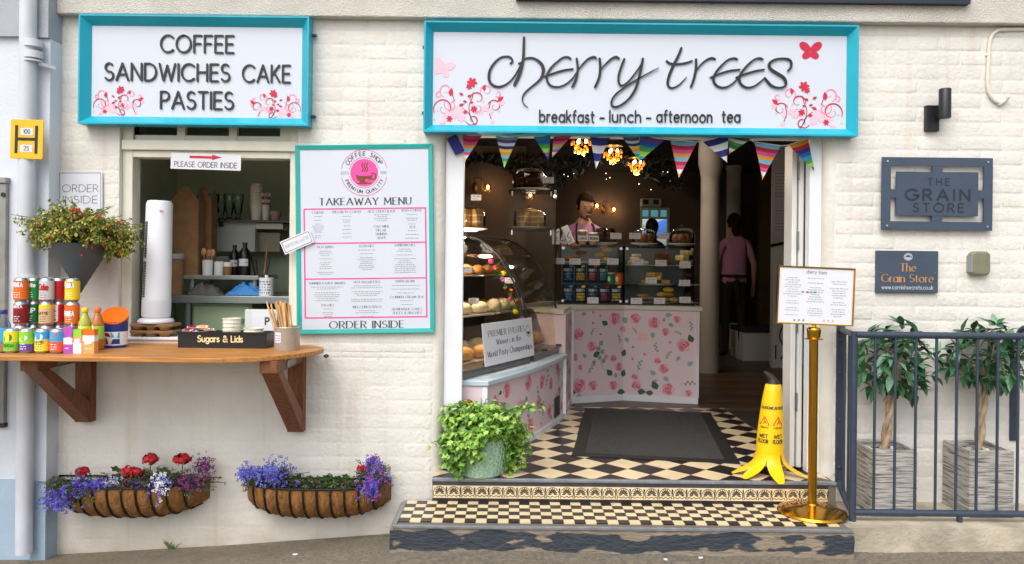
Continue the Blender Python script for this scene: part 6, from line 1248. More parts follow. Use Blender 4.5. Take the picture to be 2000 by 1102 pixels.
# ================================================================ columns, lamps, garland
m_colm = M('stone_column', '#b7afa6', .7, var=.06, vs_=3, bump=.1, bs=60)
def column(label, px, d, r, mat):
    Y = d-4; x = GX(px, Y); t = T('round_column', label, 'column', (x, Y, FZ)); cz = W(px, 300, Y).z
    MB().lathe((x, Y, FZ), [(r*1.05, 0), (r*1.05, .05), (r, .08), (r*.97, cz-FZ-.25)], 30).obj('shaft', mat, t, smooth=40)
    MB().lathe((x, Y, FZ), [(r*.98, cz-FZ-.249), (r*1.25, cz-FZ-.12), (r*1.28, cz-FZ), (r*1.15, CZ-FZ-.001)], 30).obj('capital', mat, t, smooth=40)
column('thick stone-coloured column behind the right glass cabinet', 1386, 7.9, .100, m_colm); column('second darker column deeper in the cafe', 1432, 10.3, .10, m_colm)
m_amb = M('amber_crystal', '#c87a20', .15, emit='#ff8a20', es=.28); m_bulb = M('warm_bulb', '#ffd9a0', .3, emit='#ffc070', es=11); m_brs = M('old_brass', '#6b4c22', .4, metal=.8)
def lamp_light(nm, p, e, parent):
    l = bpy.data.lights.new(nm, 'POINT'); l.energy = e; l.color = (1, .86, .70); l.shadow_soft_size = .06; o = bpy.data.objects.new(nm, l); COL.objects.link(o); o.parent = parent; o.location = Vector(p)-wloc(parent)
rc = random.Random(6)
for q_, h_ in LAMPS: lamp_light('case_light', q_, 6, h_)
for lab, px, py, d in (('nearest of the three amber chandeliers', 1135, 281, 6.2), ('middle of the three amber chandeliers', 1197, 299, 6.8), ('farthest of the three amber chandeliers', 1243, 321, 7.5)):
    Y = d-4; c = W(px, py, Y); t = T('chandelier', lab+' under the dark ceiling', 'chandelier', c)
    MB().cyl(c+Vector((0, 0, .06)), (c.x, c.y, CZ-.001), .006, n=8).lathe(c+Vector((0, 0, .055)), [(.02, 0), (.09, .005), (.09, .012), (.02, .02)], 20).obj('frame', m_brs, t)
    for k in range(42):
        ring_ = k % 3; a = k*2.4; r = (.08, .055, .028)[ring_]; z = (.0, -.035, -.065)[ring_]+rc.uniform(-.03, .02)
        p = c+Vector((r*math.cos(a), r*math.sin(a), z)); MB().ball(p, (.009, .009, .017), 6, 4).obj('crystal_drop', m_amb, t)
    for a in (0, 2.1, 4.2): MB().ball(c+Vector((.04*math.cos(a), .04*math.sin(a), .02)), (.012, .012, .018), 8, 6).obj('bulb', m_bulb, t)
    lamp_light('chandelier_light', c+Vector((0, 0, -.12)), 8, t)
for lab, px, py, d in (('wall lamp with warm bulb nearest the door jamb', 953, 366, 8.6), ('wall lamp with warm bulb behind the tall cake cabinet', 1036, 381, 9.4), ('wall lamp with warm bulb right of the woman at the counter', 1166, 402, 10.9), ('wall lamp with warm bulb farthest right on the back wall', 1199, 409, 10.9)):
    Y = d-4; c = W(px, py, Y); t = T('wall_lantern', lab, 'wall lamp', c-Vector((0, 0, .1)))
    MB().tube(smoothpts([c+Vector((-.14, .06, .02)), c+Vector((-.16, .02, .1)), c+Vector((-.08, 0, .1)), c+Vector((-.06, 0, -.02)), c+Vector((0, 0, -.06))], 4), .006, 6).obj('arm', m_brs, t); MB().lathe(c-Vector((0, 0, .055)), [(.02, 0), (.03, .02), (.032, .09)], 14).obj('shade', glass('amber_glass', (1, .75, .45)), t, smooth=True); MB().ball(c, (.018, .018, .026), 10, 8).obj('bulb', m_bulb, t); MB().ball(c+Vector((-.15, .06, .0)), (.03, .02, .07), 10, 8).obj('back_plate', m_brs, t, smooth=True)
    lamp_light('lantern_light', c+Vector((0, -.06, .0)), .7, t)
PN = MB().box(RX0, .15, 4.75, 4.79, FZ, CZ-.001).obj('lamp_partition', m_beige, kind='structure')
MB().box(.1, .55, 5.55, 5.59, FZ, CZ-.001).obj('lamp_partition', m_beige, kind='structure')
m_gar = M('dark_foliage', '#151a12', .7)
GA = T('ceiling_garland', 'dark foliage garland with tiny lights hung below the cafe ceiling', 'garland', (.8, 4.3, 2.3)); b = MB(); rgd = random.Random(12)
for k in range(1500):
    px = rgd.uniform(905, 1330); py = 300+70*rgd.random()**.7*(.6+.4*math.sin(px/40)); Y = rgd.uniform(3.6, 5.2); p = W(px, py, Y)
    if p.z > CZ-.02: p.z = CZ-.02-rgd.random()*.1
    d1 = Vector((rgd.uniform(-1, 1), rgd.uniform(-1, 1), rgd.uniform(-1, 1))).normalized()*.05; d2 = d1.orthogonal().normalized()*.02; b.add([p-d1, p+d2, p+d1, p-d2], [(0, 1, 2, 3)])
b.obj('foliage', m_gar, GA, kind='stuff', fix=False)
m_fairy = M('fairy_light', '#ffe0b0', .3, emit='#ffd9a0', es=2.5)
for k in range(14): p = W(rgd.uniform(1060, 1335), rgd.uniform(335, 372), 3.58+.4*rgd.random()); MB().ball(p, .0045, 6, 4).obj('fairy_light', m_fairy, GA)
# papered partition, poster stand and bench far right
a = RC(1508, 300, 1560, 800, 4.6); MB().box(a[0], a[1]+.5, 4.62, 4.66, FZ, CZ-.001).obj('white_partition', m_dw, kind='structure')
for lab, y0, y1, nl in (('paper notice, upper one on the white partition', 330, 395, 8), ('paper notice, lower one on the white partition', 404, 460, 7)):
    paper_sign('wall_notice', lab, 'notice', 1524, (y0+y1)/2, 26, y1-y0, 0, 4.618, [], extra=lambda p, f, h=(y1-y0), nl=nl: [scribble(p, -10, 10, h*.36-k*h*.78/nl, 1.4, f) for k in range(nl)])
a = RC(1509, 469, 1540, 711, 4.3); t = T('poster_stand', 'tall white poster stand with dark sloping top behind the brass menu stand', 'stand', ((a[0]+a[1])/2, 4.3, FZ)); MB().box(a[0], a[1]+.05, 4.3, 4.36, FZ, a[3]-.08).obj('board', m_dw, t); MB().slab([(a[0]-.03, 4.28, a[3]-.08), (a[1]+.08, 4.28, a[3]-.02), (a[1]+.08, 4.28, a[3]+.01), (a[0]-.03, 4.28, a[3]-.05)], (0, .1, 0)).obj('sloping_top', m_edge, t)
p = MB(); fm_ = pmap((a[0], 4.298, FZ), (1, 0, 0), (0, 0, 1)); stroke(p, smoothpts([(.1, .1), (.14, .2), (.08, .35), (.13, .5)], 5), .008, fm_); stroke(p, [(.04, .1), (.04, .25)], .008, fm_); p.obj('print', m_ink, t, fix=False)
a = RC(1452, 640, 1512, 702, 4.9); t = T('white_bench', 'low white boxed bench at the back of the cafe', 'bench', ((a[0]+a[1])/2, 5.1, FZ)); MB().box(a[0], a[1]+.4, 4.9, 5.4, FZ+.001, a[3]-.06).obj('bench_box', M('white_laminate', '#cfd3cd', .4), t); MB().box(a[0]-.01, a[1]+.41, 4.88, 5.42, a[3]-.06, a[3]).obj('seat_pad', M('dark_teal_fabric', '#1c2b38', .8), t, bevel=.01)

# ================================================================ people
m_skin = M('skin', '#b08468', .5); m_hair = M('brown_hair', '#22140d', .95, var=.5, vs_=70, sc=(1, 1, .3), spec=.08, bump=.6, bs=90); m_pinkt = M('dusty_pink_cotton', '#a97795', .85, var=.06, vs_=20); m_blackc = M('black_cotton', '#17161a', .85)
def person(label, loc, rot, shirt, legs, hairc, joints=None, headtilt=0, headturn=0, apron=None, sleeve=.72, bun=False):
    J = dict(pel=(0, 0, .96), bel=(0, 0, 1.08), che=(0, .0, 1.28), nb=(0, .01, 1.43), nk=(0, 0, 1.485), hd=(0, -.01, 1.53))
    for s, n in ((-1, 'L'), (1, 'R')):
        J.update({'sh'+n: (s*.155, .01, 1.38), 'el'+n: (s*.215, .03, 1.12), 'wr'+n: (s*.19, -.14, .97), 'pa'+n: (s*.17, -.21, .955), 'hp'+n: (s*.085, 0, .90), 'kn'+n: (s*.095, -.01, .50), 'an'+n: (s*.1, .03, .09), 'to'+n: (s*.115, -.12, .035)})
        for f in range(4): J['f%d%s' % (f, n)] = (s*(.145+.016*f), -.255-.006*(f in (1, 2)), .945); J['g%d%s' % (f, n)] = (s*(.145+.016*f), -.285-.008*(f in (1, 2)), .928)
        J['t0'+n] = (s*.135, -.215, .95); J['t1'+n] = (s*.118, -.245, .942)
    if joints: J.update(joints)
    R = dict(pel=.135, bel=.12, che=.135, nb=.08, nk=.056, hd=.056)
    for n in 'LR': R.update({'sh'+n: .058, 'el'+n: .040, 'wr'+n: .026, 'pa'+n: .028, 'hp'+n: .085, 'kn'+n: .058, 'an'+n: .038, 'to'+n: .032, 't0'+n: .011, 't1'+n: .008}); [R.update({'f%d%s' % (f, n): .009, 'g%d%s' % (f, n): .0075}) for f in range(4)]
    Ed = [('pel', 'bel'), ('bel', 'che'), ('che', 'nb'), ('nb', 'nk'), ('nk', 'hd')]
    for n in 'LR': Ed += [('nb', 'sh'+n), ('sh'+n, 'el'+n), ('el'+n, 'wr'+n), ('wr'+n, 'pa'+n), ('pel', 'hp'+n), ('hp'+n, 'kn'+n), ('kn'+n, 'an'+n), ('an'+n, 'to'+n), ('pa'+n, 't0'+n), ('t0'+n, 't1'+n)]+[('pa'+n, 'f%d%s' % (f, n)) for f in range(4)]+[('f%d%s' % (f, n), 'g%d%s' % (f, n)) for f in range(4)]
    ks = list(J); me = bpy.data.meshes.new('skel'); me.from_pydata([J[k] for k in ks], [(ks.index(a), ks.index(b_)) for a, b_ in Ed], []); o = link('skel', me); o.modifiers.new('s', 'SKIN'); sv = me.skin_vertices[0].data
    for i, k in enumerate(ks): r = R[k]; sv[i].radius = (r*1.25, r*.82) if k in ('pel', 'bel', 'che') else (r, r); sv[i].use_root = (k == 'pel')
    o.modifiers.new('d', 'SUBSURF').levels = 2; o.modifiers['d'].render_levels = 2; dg = bpy.context.evaluated_depsgraph_get(); ev = bpy.data.meshes.new_from_object(o.evaluated_get(dg)); bpy.data.objects.remove(o)
    b = MB(); b.add([v.co.copy() for v in ev.vertices], [tuple(p.vertices) for p in ev.polygons]); mi = []
    for p in ev.polygons:
        c = p.center; arm = abs(c.x) > .165 and c.z < 1.40 or c.y < -.11 and c.z > .85 and abs(c.x) > .1
        if c.z > 1.455: k = 0
        elif arm and c.z < 1.38-.26*sleeve: k = 0
        elif c.z > .93: k = 1
        elif c.z > .075: k = 2
        else: k = 3
        mi.append(k)
    b.mi = mi; HM = Matrix.Translation(J['hd']) @ Matrix.Rotation(headturn, 4, 'Z') @ Matrix.Rotation(headtilt, 4, 'X'); hb = MB(HM); hb.ball((0, -.012, .10), (.073, .092, .118), 20, 14, 0)
    hb.v = [v for v in hb.v]; hb.ball((0, -.055, .04), (.045, .04, .05), 12, 8, 0); hb.add([(0, -.132, .078), (-.019, -.098, .066), (.019, -.098, .066), (0, -.098, .12)], [(0, 1, 3), (0, 3, 2), (0, 2, 1)], 0)
    for s in (-1, 1): hb.ball((s*.03, -.097, .104), (.017, .008, .008), 8, 6, 3); hb.ball((s*.031, -.098, .126), (.022, .008, .005), 8, 4, 3); hb.ball((s*.073, .0, .10), (.01, .018, .03), 8, 6, 0)
    hb.ball((0, -.10, .042), (.024, .012, .009), 10, 6, 4)
    b.add(hb.v, hb.f); b.mi[len(mi):] = hb.mi
    rz_ = Matrix.Translation(loc) @ Matrix.Rotation(rot, 4, 'Z'); b.v = [rz_ @ v for v in b.v]; t = T('person', label, 'person', loc)
    b.obj('body', [m_skin, shirt, legs, m_blackc, M('lips', '#9a5a50', .5)], t, smooth=True)
    h = MB(rz_ @ HM); h.ball((0, -.003, .122), (.083, .105, .112), 24, 16); h.v = [v for v in h.v]; keep = []
    inv = (rz_ @ HM).inverted()
    h.f = [f for f in h.f if not all((inv @ h.v[i]).y < -.03 and (inv @ h.v[i]).z < .172 for i in f) and not all((inv @ h.v[i]).z < .03 for i in f)]; h.mi = [0]*len(h.f)
    if bun: h.ball((0, .11, .10), (.04, .04, .045), 10, 8)
    else: h.ball((0, .07, .02), (.055, .04, .09), 10, 8)
    h.obj('hair', hairc, t, smooth=True)
    if apron:
        ab = MB(rz_)
        if apron == 'front':
            ab.sheet([[(x*w, -.125-.02*(1-abs(x)), z) for x in (-1, -.5, 0, .5, 1)] for z, w in ((.5, .17), (.9, .17), (1.1, .15), (1.3, .09))]); ab.tube(smoothpts([(-.085, -.125, 1.29), (-.075, -.06, 1.45), (0, .08, 1.47), (.075, -.06, 1.45), (.085, -.125, 1.29)], 4), .009, 6)
        else:
            ab.tube([(.17*math.cos(a), .128*math.sin(a), 1.0) for a in [2*math.pi*i/24 for i in range(25)]], .014, 6)
            ab.sheet([[(.175*math.cos(a), .14*math.sin(a), z) for a in [rad(160+220*i/16) for i in range(17)]] for z in (.42, .7, 1.0)])
            for s in (-1, 1): ab.beam((s*.01, .14, 1.0), (s*.035, .155, .72), .022, .004); ab.ball((s*.035, .145, 1.0), (.035, .012, .018), 8, 6)
        ab.obj('apron', m_blackc, t, smooth=True)
    return t
pz_ = FZ+.02
person('woman in pink t-shirt and dark apron looking down behind the glass cabinets', (GX(1139, 3.0), 3.0, FZ+.03), .1, m_pinkt, m_blackc, m_hair, headtilt=.32, headturn=.15, apron='front', bun=True)
person('person in pink t-shirt and black apron seen from behind beside the column', (GX(1434, 5.1), 5.1, FZ), math.pi, m_pinkt, m_blackc, m_hair, headtilt=.1, apron='back', joints={k+n: v for n, s in (('L', -1), ('R', 1)) for k, v in dict(el=(s*.235, .03, 1.13), wr=(s*.25, -.05, .91), pa=(s*.25, -.07, .84), f0=(s*.235, -.085, .79), f1=(s*.245, -.08, .78), f2=(s*.255, -.075, .78), f3=(s*.265, -.068, .79), g0=(s*.235, -.095, .755), g1=(s*.245, -.092, .745), g2=(s*.255, -.087, .745), g3=(s*.265, -.078, .758), t0=(s*.24, -.105, .84), t1=(s*.237, -.122, .815)).items()})
person('dark figure silhouetted against the small rear window', (GX(1272, 6.0), 6.0, FZ-.02), 2.6, m_blackc, m_blackc, M('black_hair', '#0e0c0b', .6), sleeve=1.6)
# ================================================================ door mat
m_mat = M('charcoal_carpet', '#363534', .95, var=.5, vs_=120, bump=.6, bs=260); m_rub = M('black_rubber', '#161415', .6, bump=.1)
Mx = Matrix.Translation((.93, 1.02, FZ+.001)) @ Matrix.Rotation(rad(-8.5), 4, 'Z'); MT = T('door_mat', 'large charcoal door mat with black rubber edge on the checked tiles', 'mat', (.93, 1.02, FZ))
rmt = random.Random(3); e = lambda x, y: (x+rmt.uniform(-.004, .004), y+rmt.uniform(-.004, .004), .001)
out_ = [e(-.47+.94*i/10, -.74) for i in range(11)]+[e(.47, -.74+1.48*i/10) for i in range(1, 11)]+[e(.47-.94*i/10, .74) for i in range(1, 11)]+[e(-.47, .74-1.48*i/10) for i in range(1, 10)]
MB(Mx).slab(out_, (0, 0, .005)).obj('rubber_edge', m_rub, MT); n = 24
MB(Mx).sheet([[(-.395+.79*i/n, -.675+1.35*j/n, .0065+(.003+rmt.uniform(0, .0015) if 0 < i < n and 0 < j < n else 0)) for i in range(n+1)] for j in range(n+1)]).obj('carpet', m_mat, MT, smooth=True)

# ================================================================ banana wet floor cone
m_yel = M('banana_yellow_plastic', '#f2c200', .35, var=.02); m_stem = M('dark_banana_stem', '#2c2321', .5)
bx_, by_ = 1.385, .03; BC = T('wet_floor_cone', 'yellow banana-shaped wet floor cone beside the brass stand', 'wet floor cone', (bx_, by_, FZ))
sp_ = lambda z: (bx_+.018*(z/.5)**2, by_)           # slight bend
NN = 28; rows = []
for z, r in ((.115, .072), (.16, .071), (.24, .067), (.32, .060), (.39, .053), (.44, .047), (.475, .041), (.482, .036)):
    cx, cy = sp_(z); rows.append([(cx+r*math.cos(2*math.pi*k/NN), cy+r*math.sin(2*math.pi*k/NN), FZ+z) for k in range(NN+1)])
MB().sheet(rows).obj('cone_body', m_yel, BC, smooth=True)
for k, a0 in enumerate((rad(-148), rad(-92), rad(-28), rad(45), rad(120), rad(180))):
    hw_ = rad(26); g_ = []
    for i in range(9):
        t = i/8; z = .118-.112*t**.75 if t < 1 else .003; rr_ = .0725+.115*t**2.2+.012*t; wv = hw_*(1.12-.95*t**1.6)
        g_.append([(bx_+rr_*math.cos(a0+wv*s), by_+rr_*math.sin(a0+wv*s), FZ+max(.004, z)) for s in (-1, -.5, 0, .5, 1)])
    MB().sheet(g_).obj('peel_foot', m_yel, BC, smooth=True)
cx, cy = sp_(.48); MB().tube(smoothpts([(cx, cy, FZ+.478), (cx-.008, cy, FZ+.505), (cx-.03, cy, FZ+.53), (cx-.048, cy, FZ+.545)], 4), [.035, .032, .029, .026, .023, .020, .018, .016, .014, .012, .010, .009, .008], 10).obj('stem', m_stem, BC, smooth=True)
def conemap(a0):
    rad_ = lambda z: .08-.012*max(0, (z-.16))/.16 if z < .32 else .068-.07*(z-.32)*1.0
    def f(u, v, w=0):
        r = max(.036, .0722 if v < .16 else .0722-(v-.16)*.07 if v < .32 else .061-(v-.32)*.1); cx, cy = sp_(v); a = a0+u/r; return Vector((cx+(r+w+.0008)*math.cos(a), cy+(r+w+.0008)*math.sin(a), FZ+v))
    return f
p = MB()
for a0 in (rad(-75), rad(-140)):
    f = conemap(a0); text(p, 'CAUTION!', 0, .355, .013, f, wid=.062, hw=.1, mi=0); text(p, 'WET', 0, .205, .018, f, hw=.1, mi=0); text(p, 'FLOOR', 0, .178, .018, f, wid=.055, hw=.1, mi=0); text(p, 'CUIDADO', 0, .255, .008, f, hw=.1, mi=0)
    for q in (((-.026, .272), (.026, .272)), ((.026, .272), (0, .315)), ((0, .315), (-.026, .272))): stroke(p, q, .0022, f, .0006, 0, 1)
    for q in (((-.006, .278), (.004, .29), (.0, .3)), ((.004, .29), (.012, .28))): stroke(p, q, .002, f, .0006, 0, 1)
p.obj('print', [m_ink, PC['red']], BC, fix=False)

# ================================================================ brass menu stand
m_brass = M('polished_brass', '#c9962e', .18, metal=1, var=.08, vs_=6); c = Vector((GX(1591, -.245), -.245, SZ))
BS = T('menu_stand', 'polished brass post holding a framed white menu on the lower step', 'menu stand', c); k = K(-.245)
MB().lathe(c, [(.160, 0), (.166, .006), (.160, .016), (.12, .028), (.06, .036), (.028, .042), (.025, .05)], 48).obj('base', m_brass, BS, smooth=40)
zt_ = W(1591, 640, -.245).z; MB().lathe(c, [(.0215, .045), (.0215, zt_-SZ-.065), (.022, zt_-SZ-.06)], 28).obj('post', m_brass, BS, smooth=40)
MB().lathe((c.x, c.y, zt_-.062), [(.022, 0), (.044, .004), (.044, .008), (.03, .014), (.031, .022), (.034, .05), (.034, .054), (.028, .062), (.012, .066), (.008, .09)], 28).obj('collar', m_brass, BS, smooth=40)
bc = W(1592, 578, -.25); w, h = 150*k, 113*k; am = -.032; fb = rotmap((bc.x, -.25, bc.z), am)
frame4(BS, -w/2, w/2, -h/2, h/2, .0075, .012, .010, m_brass, 'frame_bar', back=-.004, lip=.003, fm=lambda x, z, y: fb(x, z, y))
b = MB().slab([fb(x, z, -.002) for x, z in ((-w/2+.006, -h/2+.006), (w/2-.006, -h/2+.006), (w/2-.006, h/2-.006), (-w/2+.006, h/2-.006))], fb(0, 0, .008)-fb(0, 0, 0)); b.obj('menu_sheet', m_paper, BS)
p = MB(); f2_ = lambda a, b_, w_=0: fb(a, b_, .0062+w_); text(p, 'cherry trees', 0, h*.38, .018, f2_, wid=.10, hw=.06, mi=0)
rb2 = random.Random(31)
for cx_ in (-.3, 0, .3):
    for kk in range(17):
        if rb2.random() < .85: ww = w*rb2.uniform(.06, .12); scribble(p, cx_*w-ww, cx_*w+ww, h*(.30-kk*.04), .0042, f2_, 1)
for x_, mi in ((-.17, 2), (-.11, 3), (-.06, 4), (-.01, 2)): p.poly([f2_(w*x_+.008*math.cos(a), -h*.0+.004*math.sin(a)+h*.06, .001) for a in [2*math.pi*i/10 for i in range(10)]], mi)
for x_ in (-.28, -.22, -.16, .12, .18, .24): leafp(p, w*x_, -h*.44, .014, 1.2+x_*3, f2_, 2 if x_ < 0 else 5, .001)
p.obj('print', [m_grey_ink, m_grey_ink, PC['teal'], PC['red'], PC['sky'], PC['peach']], BS, fix=False)

# ================================================================ railing
m_rail = M('navy_grey_railing', '#323d4d', .4, var=.1, vs_=25, bump=.1, bs=80); RL = T('railing', 'dark blue-grey metal railing on the concrete plinth right of the step', 'railing', (2.5, -.3, pz)); zr1, zr0 = 1.078, .21
F0 = Vector((1.676, -.31, 0)); B0 = Vector((1.742, -.012, 0)); V = lambda q, z: Vector((q.x, q.y, z))
MB().cyl((F0.x, F0.y, zr1), (4.2, -.31, zr1), .0165, n=14).obj('top_rail', m_rail, RL, smooth=40); MB().cyl((F0.x, F0.y, zr0), (4.2, -.31, zr0), .0165, n=14).obj('bottom_rail', m_rail, RL, smooth=40)
MB().cyl(V(F0, zr0-.015), V(F0, zr1+.0165), .0165, n=14).obj('corner_post', m_rail, RL, smooth=40)
MB().cyl(V(F0, zr1), V(B0, zr1), .0155, n=12).obj('side_rail', m_rail, RL, smooth=40); MB().tube(smoothpts([V(F0, zr0), V(F0.lerp(B0, .35), zr0+.01), V(F0.lerp(B0, .7), zr0+.03), V(B0, zr0+.06)], 4), .016, 12).obj('side_rail', m_rail, RL, smooth=40)
MB().box(B0.x-.022, B0.x+.022, -.012, -.001, zr0+.04, zr1+.03).obj('wall_bar', m_rail, RL, bevel=.002)
for z in (.35, .6, .85, 1.02): MB().ball((B0.x-.004, -.014, z), (.007, .006, .007), 8, 6).obj('bolt', m_bolt, RL)
for t_ in (.35, .68): q = F0.lerp(B0, t_); MB().cyl(V(q, zr0+.012), V(q, zr1), .007, n=8).obj('bar', m_rail, RL, smooth=40)
x = 1.779
while x < 4.1: MB().cyl((x, -.31, zr0), (x, -.31, zr1), .007, n=8).obj('bar', m_rail, RL, smooth=40); x += .1
q = GX(1984, -.012); MB().box(q-.02, q+.02, -.014, -.001, .50, 1.05).obj('wall_bar', m_rail, RL, bevel=.002); MB().tube(smoothpts([(q, -.03, 1.03), (q, -.08, 1.10), (q+.03, -.2, zr1+.02), (q+.06, -.31, zr1)], 4), .016, 12).obj('wall_stay', m_rail, RL, smooth=40)
for x in (2.2, 3.2): MB().cyl((x, -.31, pz-.01), (x, -.31, zr0), .014, n=10).obj('foot', m_rail, RL)
MB().cyl((F0.x, F0.y, pz-.02), (F0.x, F0.y, zr0-.015), .0165, n=12).obj('foot', m_rail, RL)

# ================================================================ leaves
def leafmesh(name, l, w, fold, mat, lobes=False):
    if lobes:
        pr_ = [(0, 0), (.18, .40), (.34, .28), (.52, .52), (.62, .22), (1, 0)]; vv = [(a*l, b_*w*1.1, abs(b_)*fold) for a, b_ in pr_]+[(a*l, -b_*w*1.1, abs(b_)*fold) for a, b_ in pr_[1:-1]]
        return MB().add(vv, [(0, 1, 2), (0, 2, 3), (0, 3, 4), (0, 4, 5), (0, 6, 7)[::-1], (0, 7, 8)[::-1], (0, 8, 9)[::-1], (0, 9, 5)[::-1]]).mesh(name, mat, fix=False)
    ts_ = (0, .2, .45, .75, 1); ws = (.03, .7, 1, .6, .02); vv = []
    for t, q in zip(ts_, ws): z = -.18*l*t*t; vv += [(t*l, q*w/2, z+fold*q), (t*l, 0, z), (t*l, -q*w/2, z+fold*q)]
    return MB().add(vv, [(3*i+k, 3*i+k+1, 3*i+4+k, 3*i+3+k) for i in range(4) for k in (0, 1)]).mesh(name, mat, smooth=True, fix=False)
def put(name, me, parent, p, direc, roll, s=1):
    d = Vector(direc).normalized(); z = Vector((0, 0, 1)); z = (z-d*z.dot(d)); z = z.normalized() if z.length > .05 else d.orthogonal().normalized(); y = z.cross(d); R = Matrix((d, y, z)).transposed().to_4x4() @ Matrix.Rotation(roll, 4, 'X')
    o = link(name, me, parent); o.matrix_local = Matrix.Translation(Vector(p)-wloc(parent)) @ R @ Matrix.Scale(s, 4); return o
m_dg = [M('topiary_leaf_%d' % i, c_, .35, var=.15, vs_=30) for i, c_ in enumerate(('#2f5c3a', '#21482b', '#437a4c', '#6d9a78'))]
tl_ = [leafmesh('leaf', .088, .034, .006, m) for m in m_dg]
m_bark = M('pale_twisted_bark', '#a48d72', .8, var=.25, vs_=30, bump=.3); m_pw = M('weathered_grey_wood', '#55524e', .85, col2='#bcb8b0', vs_=5, sc=(1.6, 1.6, 24), lo=.33, hi=.55, bump=.7, bs=14, detail=12); m_soil = M('dark_soil', '#2a211a', .95, bump=.5)
m_peb = [M('white_pebble_%d' % i, c_, .6) for i, c_ in enumerate(('#d2cbbb', '#b9afa0', '#e0dccf'))]
def topiary(labt, labp, px0, px1, ccx, ccy, rx, rz, seed):
    r_ = random.Random(seed); y0, y1, z1 = -.245, -.012, .502; x0, x1 = GX(px0, -.25), GX(px1, -.25); P = T('wooden_planter', labp, 'planter', ((x0+x1)/2, -.13, pz), 'grey wooden planters behind the railing'); wt = .016; fx0 = .012
    for nm, q in (('side_panel', (x0, x1, y0, y0+wt)), ('side_panel', (x0, x1, y1-wt, y1)), ('side_panel', (x0, x0+wt, y0+wt, y1-wt)), ('side_panel', (x1-wt, x1, y0+wt, y1-wt))): MB().box(q[0], q[1], q[2], q[3], pz+.001, z1).obj(nm, m_pw, P, bevel=.003)
    MB().box(x0+wt, x1-wt, y0+wt, y1-wt, pz+.02, z1-.05).obj('soil', m_soil, P)
    for k in range(16): q = (r_.uniform(x0+.035, x1-.035), r_.uniform(y0+.035, y1-.035), z1-.04); MB().ball(q, (r_.uniform(.016, .026), r_.uniform(.014, .022), r_.uniform(.012, .02)), 8, 6, jit=.08).obj('pebble', m_peb[k % 3], P, smooth=True)
    cx, cy = (x0+x1)/2, -.13; cc = W(ccx, ccy, -.13); t = T('topiary_tree', labt, 'tree', (cx, cy, z1-.05), 'clipped trees in the wooden planters')
    for s in (0, math.pi): MB().tube([(cx+(cc.x-cx)*i/14+  .012*math.cos(s+i*.75), cy+.012*math.sin(s+i*.75), z1-.055+(cc.z-z1+.03)*i/14) for i in range(15)], [.015-.004*i/14 for i in range(15)], 8).obj('trunk', m_bark, t, smooth=True)
    for k in range(9): a = k*2.4; MB().tube([(cc.x, cy, cc.z-.08), (cc.x+rx*.35*math.cos(a), cy+rx*.35*math.sin(a), cc.z+(k/8-.5)*rz), (cc.x+rx*.75*math.cos(a), cy+rx*.7*math.sin(a), cc.z+(k/8-.5)*rz*1.4)], [.006, .004, .002], 5).obj('branch', m_bark, t)
    for k in range(60):
        zf = 1-2*(k+.5)/60; a = k*2.39996; rr_ = math.sqrt(1-zf*zf); q = r_.uniform(.55, 1.0); c_ = Vector((cc.x+rx*rr_*math.cos(a)*q, cy+min(.17, rx)*rr_*math.sin(a)*q*.85, cc.z+rz*zf*q-.005)); axis = (c_-Vector((cc.x, cy, cc.z-.05))).normalized()
        n_ = r_.choice((4, 5, 5)); ph = r_.random()*6; o1 = axis.orthogonal().normalized(); o2 = axis.cross(o1)
        for j in range(n_):
            b_ = ph+2*math.pi*j/n_; d = (o1*math.cos(b_)+o2*math.sin(b_))*1.0+axis*.5+Vector((r_.uniform(-.3, .3), r_.uniform(-.3, .1), r_.uniform(-.45, .25))); put('leaf', tl_[r_.choice((0, 0, 1, 1, 2, 2, 3))], t, c_, d, r_.uniform(-.4, .4), r_.uniform(.7, 1.15))
topiary('clipped tree with dark glossy leaves behind the railing, nearer the brass stand', 'grey weathered wooden planter nearer the brass stand', 1709, 1797, 1750, 702, .185, .20, 1)
topiary('clipped tree with dark glossy leaves behind the railing, at the right picture edge', 'grey weathered wooden planter at the right picture edge', 1899, 1986, 1928, 692, .205, .185, 2)

# ================================================================ ivy in an embossed green pot
m_potg = M('pale_green_glaze', '#a3c2a8', .35, var=.08, vs_=14); c = Vector((GX(944, -.03), -.03, FZ+.0035)); IP = T('green_pot', 'pale green embossed pot at the left of the top step', 'plant pot', c)
prf = [(.105, 0), (.11, .006)]+[(.111+.014*i/10+(.0022 if i % 2 else 0), .012+.2*i/10) for i in range(11)]+[(.130, .216), (.132, .236), (.126, .238), (.12, .2)]
MB().lathe(c, prf, 40).obj('pot_body', m_potg, IP, smooth=60); MB().lathe(c, [(.118, .19), (.0, .195)], 24).obj('soil', m_soil, IP)
b = MB()
for row in range(5):
    for kk in range(16):
        a = 2*math.pi*(kk+.5*(row % 2))/16; rr_ = .1125+.0028*(row*2+1); z = .03+row*.038; cmp_ = cylmap(c, rr_+.0035, a)
        stroke(b, [(.014*math.cos(q), z+.015*math.sin(q)) for q in [2*math.pi*i/10 for i in range(11)]], .0025, cmp_, .0, .0022, 0, caps=False)
b.obj('embossing', m_potg, IP, kind='stuff', fix=False)
m_ivy = [M('ivy_leaf_%d' % i, c_, .5, var=.12, vs_=40) for i, c_ in enumerate(('#7fa93e', '#628f34', '#9cc257', '#456f2a'))]; il = [leafmesh('leaf', .042, .036, .006, m, True) for m in m_ivy]
IV = T('ivy_plant', 'bright green trailing ivy spilling from the pale green pot', 'plant', c+Vector((0, 0, .19))); ri = random.Random(14)
vines = []; ic = c+Vector((0, 0, .26))
